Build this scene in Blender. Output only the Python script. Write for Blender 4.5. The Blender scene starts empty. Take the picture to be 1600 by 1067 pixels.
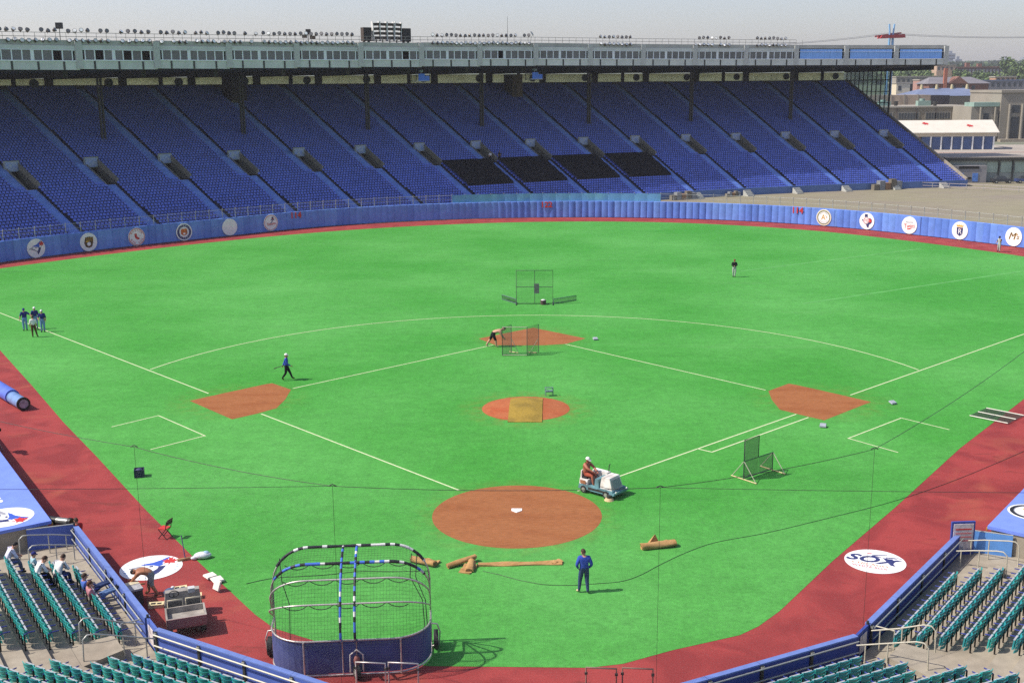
import bpy, bmesh, math, random
from mathutils import Vector, Matrix, Euler
random.seed(7)
S = bpy.context.scene
COL = S.collection
R = math.radians

# ---------------------------------------------------------------- camera
CAM = (1.8224, -50.3628, 19.6595)
YAW, PIT, ROLL = -0.03894, 0.22147, -0.0091
cam_d = bpy.data.cameras.new('camera')
cam_d.sensor_width = 36.0
cam_d.lens = 1760.33 / 1600 * 36
cam_d.clip_start = 0.5
cam_d.clip_end = 9000
cam = bpy.data.objects.new('camera', cam_d)
COL.objects.link(cam)
_F = Vector((math.sin(YAW) * math.cos(PIT), math.cos(YAW) * math.cos(PIT), -math.sin(PIT)))
_R = Vector((math.cos(YAW), -math.sin(YAW), 0))
_U = _R.cross(_F)
_R2 = math.cos(ROLL) * _R + math.sin(ROLL) * _U
_U2 = -math.sin(ROLL) * _R + math.cos(ROLL) * _U
M = Matrix((_R2, _U2, -_F)).transposed().to_4x4()
M.translation = Vector(CAM)
cam.matrix_world = M
S.camera = cam

# ---------------------------------------------------------------- sky, sun, exposure
SUN_EL = R(49)
SUN_DIR = Vector((-0.985, -0.17, 0)).normalized()           # horizontal direction towards the sun
w = bpy.data.worlds.new('World')
S.world = w
w.use_nodes = True
nt = w.node_tree
nt.nodes.clear()
sky = nt.nodes.new('ShaderNodeTexSky')
sky.sky_type = 'NISHITA'
sky.sun_disc = False
sky.sun_elevation = SUN_EL
sky.sun_rotation = math.atan2(SUN_DIR.x, SUN_DIR.y)
sky.altitude = 80
sky.air_density = 1.0
sky.dust_density = 1.7
sky.ozone_density = 1.0
bg = nt.nodes.new('ShaderNodeBackground')
bg.inputs['Strength'].default_value = 0.128
wo = nt.nodes.new('ShaderNodeOutputWorld')
tint = nt.nodes.new('ShaderNodeMixRGB'); tint.blend_type = 'MULTIPLY'; tint.inputs[0].default_value = 1.0; tint.inputs[2].default_value = (1.0, .935, 1.01, 1)
nt.links.new(sky.outputs[0], tint.inputs[1]); nt.links.new(tint.outputs[0], bg.inputs[0])
nt.links.new(bg.outputs[0], wo.inputs[0])
sd = bpy.data.lights.new('sun', 'SUN')
sd.energy = 4.3
sd.angle = R(0.6)
sd.color = (1.0, 0.95, 0.87)
sun = bpy.data.objects.new('sun', sd)
COL.objects.link(sun)
to_sun = Vector((SUN_DIR.x * math.cos(SUN_EL), SUN_DIR.y * math.cos(SUN_EL), math.sin(SUN_EL)))
sun.rotation_euler = to_sun.to_track_quat('Z', 'Y').to_euler()
sun.location = (-60, -20, 80)
S.view_settings.view_transform = 'Standard'
S.view_settings.look = 'None'
S.view_settings.exposure = 0.42
S.view_settings.gamma = 1.0
S.view_settings.use_curve_mapping = False
S.cycles.max_bounces = 6
S.cycles.transparent_max_bounces = 12
S.cycles.volume_bounces = 0
S.cycles.use_denoising = False
# ---------------------------------------------------------------- helpers
def link(o, parent=None):
    COL.objects.link(o)
    if parent is not None:
        o.parent = parent
    return o
def tag(o, label=None, cat=None, group=None, kind=None):
    if label: o['label'] = label
    if cat: o['category'] = cat
    if group: o['group'] = group
    if kind: o['kind'] = kind
    return o
def thing(name, label, cat, loc=(0, 0, 0), rz=0.0, group=None):
    o = bpy.data.objects.new(name, None)
    o.empty_display_size = 0.2
    COL.objects.link(o)
    o.location = loc
    o.rotation_euler = (0, 0, rz)
    return tag(o, label, cat, group)
def inst(name, mesh, parent=None, loc=(0, 0, 0), rot=(0, 0, 0), sc=None):
    o = bpy.data.objects.new(name, mesh)
    link(o, parent)
    o.location = loc
    o.rotation_euler = rot
    if sc is not None: o.scale = sc
    return o
def copy_tree(o, parent=None):
    c = o.copy()
    COL.objects.link(c)
    c.parent = parent
    for ch in o.children:
        copy_tree(ch, c)
    return c

class MB:
    def __init__(s):
        s.v = []; s.f = []; s.m = []; s.sm = []
    def add(s, vs, fs, m=0, smooth=False):
        b = len(s.v)
        s.v.extend(tuple(x) for x in vs)
        for f in fs:
            s.f.append(tuple(i + b for i in f)); s.m.append(m); s.sm.append(smooth)
        return s
    def box(s, x0, x1, y0, y1, z0, z1, m=0, T=None):
        vs = [(x0, y0, z0), (x1, y0, z0), (x1, y1, z0), (x0, y1, z0), (x0, y0, z1), (x1, y0, z1), (x1, y1, z1), (x0, y1, z1)]
        if T is not None: vs = [T @ Vector(v) for v in vs]
        return s.add(vs, [(0, 3, 2, 1), (4, 5, 6, 7), (0, 1, 5, 4), (1, 2, 6, 5), (2, 3, 7, 6), (3, 0, 4, 7)], m)
    def hexa(s, b, t, m=0):
        vs = list(b) + list(t)
        return s.add(vs, [(0, 3, 2, 1), (4, 5, 6, 7), (0, 1, 5, 4), (1, 2, 6, 5), (2, 3, 7, 6), (3, 0, 4, 7)], m)
    def tube(s, pts, r, n=6, m=0, caps=True, closed=False, smooth=True):
        pts = [Vector(p) for p in pts]
        rs = r if isinstance(r, (list, tuple)) else [r] * len(pts)
        rings = []
        up = None
        N = len(pts)
        for i, p in enumerate(pts):
            if closed: d = pts[(i + 1) % N] - pts[i - 1]
            elif i == 0: d = pts[1] - p
            elif i == N - 1: d = p - pts[i - 1]
            else: d = pts[i + 1] - pts[i - 1]
            d = d.normalized() if d.length > 1e-9 else Vector((0, 0, 1))
            if up is None:
                up = Vector((0, 0, 1)) if abs(d.z) < .9 else Vector((1, 0, 0))
            a = d.cross(up)
            if a.length < 1e-6: a = d.cross(Vector((1, 0.3, 0)))
            a.normalize(); b = a.cross(d).normalized(); up = b
            rings.append([p + rs[i] * (math.cos(2 * math.pi * k / n) * a + math.sin(2 * math.pi * k / n) * b) for k in range(n)])
        vs = [v for g in rings for v in g]
        fs = []
        for i in range(N if closed else N - 1):
            j = (i + 1) % N
            for k in range(n):
                fs.append((i * n + k, i * n + (k + 1) % n, j * n + (k + 1) % n, j * n + k))
        s.add(vs, fs, m, smooth)
        if caps and not closed:
            s.add(rings[0], [tuple(reversed(range(n)))], m)
            s.add(rings[-1], [tuple(range(n))], m)
        return s
    def cyl(s, c, r, z0, z1, n=16, m=0, r2=None, T=None, smooth=True):
        r2 = r if r2 is None else r2
        a = [Vector((c[0] + r * math.cos(2 * math.pi * k / n), c[1] + r * math.sin(2 * math.pi * k / n), z0)) for k in range(n)]
        b = [Vector((c[0] + r2 * math.cos(2 * math.pi * k / n), c[1] + r2 * math.sin(2 * math.pi * k / n), z1)) for k in range(n)]
        if T is not None:
            a = [T @ v for v in a]; b = [T @ v for v in b]
        s.add(a + b, [(k, (k + 1) % n, n + (k + 1) % n, n + k) for k in range(n)], m, smooth)
        s.add(a, [tuple(reversed(range(n)))], m); s.add(b, [tuple(range(n))], m)
        return s
    def ell(s, c, r, nu=12, nv=8, m=0, T=None):
        vs = []; fs = []
        for j in range(nv + 1):
            th = math.pi * j / nv
            for i in range(nu):
                ph = 2 * math.pi * i / nu
                v = Vector((c[0] + r[0] * math.sin(th) * math.cos(ph), c[1] + r[1] * math.sin(th) * math.sin(ph), c[2] + r[2] * math.cos(th)))
                vs.append(T @ v if T is not None else v)
        for j in range(nv):
            for i in range(nu):
                fs.append((j * nu + i, (j + 1) * nu + i, (j + 1) * nu + (i + 1) % nu, j * nu + (i + 1) % nu))
        return s.add(vs, fs, m, True)
    def prism(s, pts, z0, z1, m=0):
        n = len(pts)
        a = sum(pts[i][0] * pts[(i + 1) % n][1] - pts[(i + 1) % n][0] * pts[i][1] for i in range(n))
        if a < 0: pts = list(reversed(pts))
        vs = [(p[0], p[1], z0) for p in pts] + [(p[0], p[1], z1) for p in pts]
        s.add(vs, [tuple(range(n, 2 * n))] + [(i, (i + 1) % n, n + (i + 1) % n, n + i) for i in range(n)], m)
        return s.add([(p[0], p[1], z0) for p in pts], [tuple(reversed(range(n)))], m)
    def mesh(s, name, mats):
        me = bpy.data.meshes.new(name)
        me.from_pydata([tuple(v) for v in s.v], [], s.f)
        for mt in (mats if isinstance(mats, (list, tuple)) else [mats]):
            me.materials.append(mt)
        me.polygons.foreach_set('material_index', s.m)
        me.polygons.foreach_set('use_smooth', s.sm)
        me.update()
        return me
    def build(s, name, mats, parent=None, loc=(0, 0, 0), rot=(0, 0, 0)):
        return inst(name, s.mesh(name, mats), parent, loc, rot)

def poly_sheet(name, pts, z, mat, kind='structure', label=None):
    """one flat polygon (triangulated) at height z"""
    bm = bmesh.new()
    vs = [bm.verts.new((p[0], p[1], z)) for p in pts]
    f = bm.faces.new(vs)
    if f.calc_area() and f.normal.z < 0: f.normal_flip()
    bm.normal_update()
    if f.normal.z < 0: f.normal_flip()
    bmesh.ops.triangulate(bm, faces=bm.faces[:])
    me = bpy.data.meshes.new(name); bm.to_mesh(me); bm.free()
    me.materials.append(mat)
    o = inst(name, me)
    return tag(o, label, None, None, kind)

def text_mesh(txt, size, depth, mat, squash=1.0, shear=0.0, spacing=1.0, bold=0.0):
    cu = bpy.data.curves.new('lettering', 'FONT')
    cu.body = txt; cu.size = size; cu.extrude = depth / 2
    cu.align_x = 'CENTER'; cu.align_y = 'CENTER'; cu.shear = shear; cu.space_character = spacing
    cu.resolution_u = 3; cu.offset = bold
    ob = bpy.data.objects.new('lettering', cu)
    COL.objects.link(ob)
    dg = bpy.context.evaluated_depsgraph_get()
    me = bpy.data.meshes.new_from_object(ob.evaluated_get(dg))
    bpy.data.objects.remove(ob)
    for v in me.vertices: v.co.x *= squash
    me.materials.clear(); me.materials.append(mat)
    return me

# ---------------------------------------------------------------- materials
def srgb(r, g, b, k=1.0):
    def f(c):
        c /= 255.0
        return (c / 12.92 if c <= .04045 else ((c + .055) / 1.055) ** 2.4) * k
    return (f(r), f(g), f(b))
MATS = {}
def mat(name, col, rough=.7, metal=0.0, spec=.35, var=0.12, scale=3.0, var2=0.0, scale2=.2, bump=0.0, bscale=40.0, sheen=0.0, col2=None, stretch=None):
    """principled material whose colour wanders a little: fine noise (var, scale) and broad noise (var2, scale2), world-space metres"""
    if name in MATS: return MATS[name]
    m = bpy.data.materials.new(name); m.use_nodes = True
    t = m.node_tree; t.nodes.clear(); N = t.nodes.new; L = t.links.new
    out = N('ShaderNodeOutputMaterial'); p = N('ShaderNodeBsdfPrincipled')
    L(p.outputs[0], out.inputs[0])
    p.inputs['Roughness'].default_value = rough; p.inputs['Metallic'].default_value = metal
    p.inputs['Specular IOR Level'].default_value = spec
    p.inputs['Base Color'].default_value = (*col, 1)
    if var or var2 or bump:
        g = N('ShaderNodeNewGeometry'); pos = g.outputs['Position']
        if stretch:
            mp = N('ShaderNodeMapping'); mp.inputs['Scale'].default_value = stretch
            L(pos, mp.inputs[0]); pos = mp.outputs[0]
        prev = None
        rgb = N('ShaderNodeRGB'); rgb.outputs[0].default_value = (*col, 1); prev = rgb.outputs[0]
        if col2:
            nz = N('ShaderNodeTexNoise'); nz.inputs['Scale'].default_value = scale2; nz.inputs['Detail'].default_value = 4
            L(pos, nz.inputs['Vector'])
            rp = N('ShaderNodeMapRange'); rp.inputs[1].default_value = .42; rp.inputs[2].default_value = .66
            L(nz.outputs[0], rp.inputs[0])
            mx = N('ShaderNodeMixRGB'); L(rp.outputs[0], mx.inputs[0]); L(prev, mx.inputs[1]); mx.inputs[2].default_value = (*col2, 1)
            prev = mx.outputs[0]
        for v, sc, det in ((var, scale, 3), (var2, scale2, 4)):
            if not v: continue
            nz = N('ShaderNodeTexNoise'); nz.inputs['Scale'].default_value = sc; nz.inputs['Detail'].default_value = det
            L(pos, nz.inputs['Vector'])
            mr = N('ShaderNodeMapRange'); mr.inputs[1].default_value = .25; mr.inputs[2].default_value = .75
            mr.inputs[3].default_value = 1 - v; mr.inputs[4].default_value = 1 + v
            L(nz.outputs[0], mr.inputs[0])
            mu = N('ShaderNodeVectorMath'); mu.operation = 'SCALE'
            L(prev, mu.inputs[0]); L(mr.outputs[0], mu.inputs['Scale']); prev = mu.outputs[0]
        L(prev, p.inputs['Base Color'])
        if bump:
            nz = N('ShaderNodeTexNoise'); nz.inputs['Scale'].default_value = bscale
            L(pos, nz.inputs['Vector'])
            bp = N('ShaderNodeBump'); bp.inputs['Strength'].default_value = bump; bp.inputs['Distance'].default_value = .02
            L(nz.outputs[0], bp.inputs['Height']); L(bp.outputs[0], p.inputs['Normal'])
    MATS[name] = m
    return m
def cloth(name, col, **k):
    return mat(name, col, rough=.9, spec=.15, var=.18, scale=9, bump=.3, bscale=14, **k)
def paint(name, col, **k):
    k.setdefault('rough', .5); k.setdefault('var', .08)
    return mat(name, col, **k)

# turf: artificial grass with faint roll seams, scuffed paler streaks and blotches
def turf_material():
    m = bpy.data.materials.new('turf'); m.use_nodes = True
    t = m.node_tree; t.nodes.clear(); N = t.nodes.new; L = t.links.new
    out = N('ShaderNodeOutputMaterial'); p = N('ShaderNodeBsdfPrincipled'); L(p.outputs[0], out.inputs[0])
    p.inputs['Roughness'].default_value = .85; p.inputs['Specular IOR Level'].default_value = .12
    g = N('ShaderNodeNewGeometry')
    def noise(scale, det=4, stretch=None, rough=.55):
        nz = N('ShaderNodeTexNoise'); nz.inputs['Scale'].default_value = scale; nz.inputs['Detail'].default_value = det
        nz.inputs['Roughness'].default_value = rough
        src = g.outputs['Position']
        if stretch:
            mp = N('ShaderNodeMapping'); mp.inputs['Scale'].default_value = stretch; mp.inputs['Rotation'].default_value = (0, 0, R(8)); L(src, mp.inputs[0]); src = mp.outputs[0]
        L(src, nz.inputs['Vector']); return nz.outputs[0]
    def rng(x, a, b, c, d):
        mr = N('ShaderNodeMapRange'); mr.inputs[1].default_value = a; mr.inputs[2].default_value = b; mr.inputs[3].default_value = c; mr.inputs[4].default_value = d
        L(x, mr.inputs[0]); return mr.outputs[0]
    mix = N('ShaderNodeMixRGB'); mix.inputs[1].default_value = (.048, .245, .034, 1); mix.inputs[2].default_value = (.082, .305, .062, 1)
    L(rng(noise(.06, 5), .38, .66, 0, 1), mix.inputs[0])
    prev = mix.outputs[0]
    def scale(v):
        nonlocal prev
        mu = N('ShaderNodeVectorMath'); mu.operation = 'SCALE'; L(prev, mu.inputs[0]); L(v, mu.inputs['Scale']); prev = mu.outputs[0]
    scale(rng(noise(5.0, 3), .3, .7, .86, 1.14))
    scale(rng(noise(26.0, 2), .3, .7, .72, 1.28)); scale(rng(noise(1.3, 4), .3, .7, .90, 1.10))
    scale(rng(noise(.5, 5, (.35, 1.2, 1)), .3, .7, .955, 1.045))
    # pale dusty drag marks
    st = N('ShaderNodeMixRGB'); st.inputs[2].default_value = (.20, .38, .16, 1)
    L(rng(noise(.12, 6, (.22, 1.6, 1), .6), .62, .80, 0, .28), st.inputs[0]); L(prev, st.inputs[1]); prev = st.outputs[0]
    # clay trodden and blown on to the turf round the dirt areas
    for cx_, cy_, r0, r1, am in ((0, 17.75, 2.7, 4.6, .55), (0.03, -.28, 3.95, 5.2, .30), (0, 38.2, 3.2, 5.2, .28), (-18.8, 19.5, 3.0, 5.0, .28), (18.8, 19.5, 3.0, 5.0, .28)):
        ds = N('ShaderNodeVectorMath'); ds.operation = 'DISTANCE'; L(g.outputs['Position'], ds.inputs[0]); ds.inputs[1].default_value = (cx_, cy_, 0)
        fall = rng(ds.outputs['Value'], r0, r1, 1, 0)
        mu_ = N('ShaderNodeMath'); mu_.operation = 'MULTIPLY'; L(fall, mu_.inputs[0]); L(rng(noise(1.6, 5), .40, .72, 0, am), mu_.inputs[1])
        dm = N('ShaderNodeMixRGB'); dm.inputs[2].default_value = (.22, .115, .03, 1); L(mu_.outputs[0], dm.inputs[0]); L(prev, dm.inputs[1]); prev = dm.outputs[0]
    # roll seams every 4.6 m
    sep = N('ShaderNodeSeparateXYZ'); L(g.outputs['Position'], sep.inputs[0])
    wv = N('ShaderNodeMath'); wv.operation = 'PINGPONG'; wv.inputs[1].default_value = 2.3; L(sep.outputs[0], wv.inputs[0])
    scale(rng(wv.outputs[0], 0.0, .05, .93, 1.0))
    L(prev, p.inputs['Base Color'])
    nb = noise(60, 2); bp = N('ShaderNodeBump'); bp.inputs['Strength'].default_value = .35; bp.inputs['Distance'].default_value = .02
    L(nb, bp.inputs['Height']); L(bp.outputs[0], p.inputs['Normal'])
    return m
TURF = turf_material()
def track_material():
    m = bpy.data.materials.new('red_track'); m.use_nodes = True
    t = m.node_tree; t.nodes.clear(); N = t.nodes.new; L = t.links.new
    out = N('ShaderNodeOutputMaterial'); p = N('ShaderNodeBsdfPrincipled'); L(p.outputs[0], out.inputs[0])
    p.inputs['Roughness'].default_value = .8; p.inputs['Specular IOR Level'].default_value = .2
    g = N('ShaderNodeNewGeometry')
    def noise(scale, det=4, stretch=None, dist=0.0):
        nz = N('ShaderNodeTexNoise'); nz.inputs['Scale'].default_value = scale; nz.inputs['Detail'].default_value = det; nz.inputs['Distortion'].default_value = dist
        src = g.outputs['Position']
        if stretch:
            mp = N('ShaderNodeMapping'); mp.inputs['Scale'].default_value = stretch; L(src, mp.inputs[0]); src = mp.outputs[0]
        L(src, nz.inputs['Vector']); return nz.outputs[0]
    def rng(x, a, b, c, d):
        mr = N('ShaderNodeMapRange'); mr.inputs[1].default_value = a; mr.inputs[2].default_value = b; mr.inputs[3].default_value = c; mr.inputs[4].default_value = d
        L(x, mr.inputs[0]); return mr.outputs[0]
    mix = N('ShaderNodeMixRGB'); mix.inputs[1].default_value = (.290, .043, .039, 1); mix.inputs[2].default_value = (.215, .030, .029, 1)
    L(rng(noise(.42, 6, None, .8), .42, .62, 0, 1), mix.inputs[0])
    m2 = N('ShaderNodeMixRGB'); m2.inputs[2].default_value = (.33, .085, .050, 1); L(mix.outputs[0], m2.inputs[1])
    L(rng(noise(.25, 6, (1, 1, 1), 1.2), .58, .74, 0, .6), m2.inputs[0])
    m3 = N('ShaderNodeMixRGB'); m3.inputs[2].default_value = (.13, .03, .022, 1); L(m2.outputs[0], m3.inputs[1])
    L(rng(noise(.9, 6, (.5, 1.3, 1), 1.5), .60, .74, 0, .6), m3.inputs[0])
    mu = N('ShaderNodeVectorMath'); mu.operation = 'SCALE'; L(m3.outputs[0], mu.inputs[0]); L(rng(noise(18, 2), .3, .7, .85, 1.15), mu.inputs['Scale'])
    L(mu.outputs[0], p.inputs['Base Color'])
    return m
TRACK = track_material()
DIRT = mat('infield_dirt', (.305, .118, .046), rough=.95, spec=.1, var=.16, scale=5, col2=(.225, .080, .030), scale2=.55, var2=.16, stretch=(.55, 1.5, 1), bump=.4, bscale=25)
DIRT_ORANGE = mat('mound_clay', (.36, .115, .048), rough=.95, spec=.1, var=.12, scale=5, col2=(.34, .085, .035), scale2=.8, bump=.4, bscale=25)
CHALK = mat('line_paint', (.56, .60, .36), rough=.9, var=.1, scale=4)
WHITE = paint('white_paint', (.80, .79, .76))
CREAM = paint('cream_paint', (.62, .54, .36))
CONC = mat('concrete', (.33, .285, .215), rough=.9, col2=(.24, .20, .15), var=.16, scale=2.5, var2=.15, scale2=.5, bump=.25, bscale=18)
CONC_GREY = mat('grey_concrete', (.27, .26, .235), rough=.9, var=.12, scale=2.0, var2=.15, scale2=.3)
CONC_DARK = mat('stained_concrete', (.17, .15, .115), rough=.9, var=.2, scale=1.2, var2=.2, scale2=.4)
PAD_BLUE = mat('blue_padding', (.12, .225, .60), rough=.5, spec=.4, var=.12, scale=1.5, var2=.12, scale2=.3)
WALL_BLUE = mat('blue_wall_paint', (.075, .125, .40), rough=.55, var=.1, scale=2, var2=.12, scale2=.5)
WALL_NAVY = mat('blue_wall_back', (.035, .06, .26), rough=.6, var=.12, scale=2)
SEAT_BLUE = mat('blue_seat', (.115, .172, .58), rough=.36, spec=.5, var=.25, scale=1.1, var2=.10, scale2=.05)
AISLE_BLUE = mat('aisle_blue', (.20, .32, .66), rough=.75, var=.16, scale=.8)
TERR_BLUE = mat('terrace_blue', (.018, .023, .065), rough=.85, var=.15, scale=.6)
STEEL = mat('galvanised_steel', (.42, .42, .38), rough=.45, metal=.55, var=.12, scale=4)
STEEL_DARK = mat('dark_steel', (.055, .055, .05), rough=.5, metal=.4, var=.1, scale=4)
RAIL_TAN = paint('tan_rail', (.46, .42, .32))
BLACK = paint('black_paint', (.012, .012, .012), rough=.5)
RUBBER = mat('black_rubber', (.02, .02, .02), rough=.75, var=.15)
NETCORD = mat('net_cord', (.035, .045, .035), rough=.9, var=0)
NETPALE = mat('pale_net_cord', (.20, .23, .20), rough=.9, var=0)
# ---------------------------------------------------------------- ground and field
GROUND = mat('city_ground', (.20, .185, .155), rough=.95, var=.15, scale=.08, var2=.2, scale2=.01, col2=(.13, .15, .09))
LOT = mat('gravel_lot', (.25, .225, .145), rough=.95, var=.12, scale=.5, col2=(.20, .17, .13), scale2=.07, var2=.15, stretch=(.6, 1.6, 1))
g = MB(); g.add([(-4000, -1500, -.12), (4000, -1500, -.12), (4000, 8000, -.12), (-4000, 8000, -.12)], [(0, 1, 2, 3)])
tag(g.build('ground', GROUND), kind='structure')
WALL_BASE = [(-70.5, 67.0), (-67.6, 72.6), (-63.9, 79.2), (-60.7, 83.6), (-56.9, 88.6), (-52.6, 93.6), (-47.9, 98.4), (-43.1, 103.2), (-38.4, 108.0), (-35.2, 111.1), (-28.3, 116.0), (-20.2, 119.9),
             (-9.7, 122.9), (0.6, 124.0), (10.0, 123.7), (19.7, 121.9), (28.9, 118.6), (37.0, 114.0), (43.1, 108.9), (48.1, 103.4), (52.9, 97.5), (57.0, 91.7), (60.4, 86.2), (64.2, 79.0), (67.8, 71.5)]
def smooth_path(P, n=12):
    out = []
    for i in range(len(P) - 1):
        p0 = P[max(i - 1, 0)]; p1 = P[i]; p2 = P[i + 1]; p3 = P[min(i + 2, len(P) - 1)]
        for k in range(n):
            t = k / n
            q = []
            for a in (0, 1):
                q.append(.5 * ((2 * p1[a]) + (-p0[a] + p2[a]) * t + (2 * p0[a] - 5 * p1[a] + 4 * p2[a] - p3[a]) * t * t + (-p0[a] + 3 * p1[a] - 3 * p2[a] + p3[a]) * t ** 3))
            out.append(tuple(q))
    out.append(P[-1])
    return out
def relax(P, it=3):
    for _ in range(it):
        P = [P[0]] + [tuple((P[i - 1][a] + 2 * P[i][a] + P[i + 1][a]) / 4 for a in (0, 1)) for i in range(1, len(P) - 1)] + [P[-1]]
    return P
WALL = relax(smooth_path(WALL_BASE, 8), 10)
WLEN = [0.0]
for i in range(1, len(WALL)):
    WLEN.append(WLEN[-1] + math.dist(WALL[i], WALL[i - 1]))
def wall_at(s):
    """point and heading (angle of the tangent) at arc length s along the outfield wall"""
    s = min(max(s, 0), WLEN[-1] - 1e-4)
    i = max(k for k in range(len(WLEN)) if WLEN[k] <= s)
    i = min(i, len(WALL) - 2)
    t = (s - WLEN[i]) / (WLEN[i + 1] - WLEN[i])
    a, b = WALL[i], WALL[i + 1]
    return (a[0] + (b[0] - a[0]) * t, a[1] + (b[1] - a[1]) * t), math.atan2(b[1] - a[1], b[0] - a[0])
def wall_near(x, y):
    return WLEN[min(range(len(WALL)), key=lambda k: (WALL[k][0] - x) ** 2 + (WALL[k][1] - y) ** 2)]
track = list(WALL) + [(58, 55), (27, 4), (19.4, -6.0), (12.6, -15.2), (5.2, -19.2), (-5.2, -19.2), (-12.6, -15.2), (-19.6, -5.6), (-30, 8), (-58, 50)]
poly_sheet('warning_track', track, -.008, TRACK)
turf_out = [(-61.63, 75.02), (-59.08, 78.6), (-55.15, 83.85), (-51.3, 88.5), (-45.7, 94.8), (-38.9, 101.1), (-34.2, 104.9), (-28.0, 109.2), (-19.4, 113.6), (-9.3, 117.0), (.6, 118.5), (9.8, 118.5), (19.2, 116.8), (28.0, 113.1), (36.0, 107.9), (41.7, 102.5), (46.2, 96.9), (50.6, 90.9), (54.4, 84.9), (56.6, 81.0), (60.5, 72.5)]
turf_out = relax(smooth_path([(-66, 68.5)] + turf_out, 4), 6)
turf = turf_out + [(52, 48), (31.76, 20.16), (24.22, 10.01), (18.05, .95), (13.55, -5.42), (10.45, -10.1), (9.4, -11.4), (8.6, -12.1), (6.0, -13.3), (4.2, -14.3), (3.0, -14.6), (-2.6, -14.6), (-4.2, -14.2), (-6.5, -13.1), (-8.7, -11.9), (-9.7, -10.8), (-13.9, -5.3), (-17.8, 0.0), (-23.5, 8.1), (-28.1, 14.5), (-34.0, 23.1), (-41.4, 33.7), (-56, 54.5)]
tag(poly_sheet('turf', turf, 0.0, TURF), kind='structure')
poly_sheet('gravel_lot', [(20, 125), (40, 114), (60, 88), (110, 60), (190, 150), (170, 230), (90, 186), (40, 168), (6, 145)], -.05, LOT)

def offset_wall(s0, s1, d, st=3.0):
    out = []; s = s0
    while s <= s1:
        p, a = wall_at(s); out.append((p[0] - math.sin(a) * d, p[1] + math.cos(a) * d)); s += st
    return out
s0_ = wall_near(24, 120.5)
poly_sheet('service_road', offset_wall(s0_, WLEN[-1] - 1, .8) + list(reversed(offset_wall(s0_, WLEN[-1] - 1, 13))), -.040, mat('worn_asphalt', (.155, .145, .125), rough=.95, var=.2, scale=.6, col2=(.22, .20, .15), scale2=.12))
# dirt cut-outs, home circle, mound
for nm, pts in (('third_base_dirt', [(-21.9, 19.4), (-20.0, 21.5), (-18.0, 23.6), (-17.6, 23.9), (-15.9, 22.2), (-15.72, 19.8), (-15.8, 17.7), (-16.8, 16.4), (-17.95, 15.25), (-19.9, 17.3)]),
                ('first_base_dirt', [(21.9, 19.4), (20.0, 21.5), (18.0, 23.6), (17.6, 23.9), (15.9, 22.0), (15.72, 19.8), (15.8, 17.6), (16.8, 16.5), (18.0, 15.3), (19.9, 17.3)]),
                ('second_base_dirt', [(-4.3, 37.95), (-2.2, 40.0), (0, 42.1), (2.1, 40.1), (4.3, 37.95), (2.7, 36.0), (1.0, 35.55), (-1.0, 35.5), (-2.8, 35.55)])):
    poly_sheet(nm, pts, .004, DIRT)
poly_sheet('home_plate_dirt', [(4.0 * math.cos(a * math.pi / 48) + .03, 4.0 * math.sin(a * math.pi / 48) - .28) for a in range(96)], .004, DIRT)
mm = MB()                                                       # pitcher's mound: a low dome
for j in range(9):
    rr = 2.76 * (1 - j / 8.0); zz = .006 + .25 * min(1, (j / 8.0) * 1.5)
    for k in range(40):
        a = 2 * math.pi * k / 40
        mm.v.append((rr * math.cos(a), 17.75 + rr * math.sin(a), zz))
for j in range(8):
    for k in range(40):
        mm.f.append((j * 40 + k, j * 40 + (k + 1) % 40, (j + 1) * 40 + (k + 1) % 40, (j + 1) * 40 + k)); mm.m.append(0); mm.sm.append(True)
tag(mm.build('pitcher_mound', DIRT_ORANGE), kind='structure')

def strip(mb, a, b, wd=.1, z=.006):
    a = Vector((*a, 0)); b = Vector((*b, 0)); d = (b - a).normalized(); n = Vector((-d.y, d.x, 0)) * wd / 2
    mb.add([(p.x, p.y, z) for p in (a - n, b - n, b + n, a + n)], [(0, 1, 2, 3)])
for nm, segs in (('left_foul_line', [((-2.95, 2.95), (-16.45, 16.45)), ((-21.2, 21.2), (-69.2, 69.2))]),
                 ('right_foul_line', [((2.95, 2.95), (16.6, 16.6)), ((21.0, 21.0), (68, 68))]),
                 ('runner_lane_line', [((9.75, 9.75), (10.5, 9.15)), ((10.47, 9.17), (17.2, 15.9))]),
                 ('third_coach_box_line', [((-24.8, 13.6), (-22.75, 16.05)), ((-22.78, 16.02), (-18.55, 11.85)), ((-18.6, 11.88), (-20.9, 9.3))]),
                 ('first_coach_box_line', [((24.8, 13.45), (22.7, 15.85)), ((22.73, 15.82), (18.5, 11.7)), ((18.54, 11.72), (20.6, 9.2))]),
                 ('base_path_line', [((-15.85, 22.5), (-3.0, 35.65)), ((2.65, 35.9), (15.75, 22.2))])):
    mb = MB()
    for i, (a, b) in enumerate(segs): strip(mb, a, b, .095 if 'coach' not in nm else .08, .006 + .0015 * i)
    tag(mb.build(nm, CHALK), kind='structure')
mb = MB(); arc = []
for k in range(65):
    a = R(18.6) + R(142.8) * k / 64
    arc.append((28.96 * math.cos(a), 18.44 + 28.96 * math.sin(a)))
for i in range(64):
    p, q = arc[i], arc[i + 1]
    a = [((1 + s * .052 / 28.96) * (x)) for s in (-1, 1) for x in (1,)]
    vs = []
    for pt in (p, q):
        for s in (-.052, .052):
            d = Vector((pt[0], pt[1] - 18.44)); d = d / d.length
            vs.append((pt[0] + d.x * s, pt[1] + d.y * s, .009))
    mb.add(vs, [(0, 1, 3, 2)])
tag(mb.build('infield_arc_line', CHALK), kind='structure')
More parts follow.
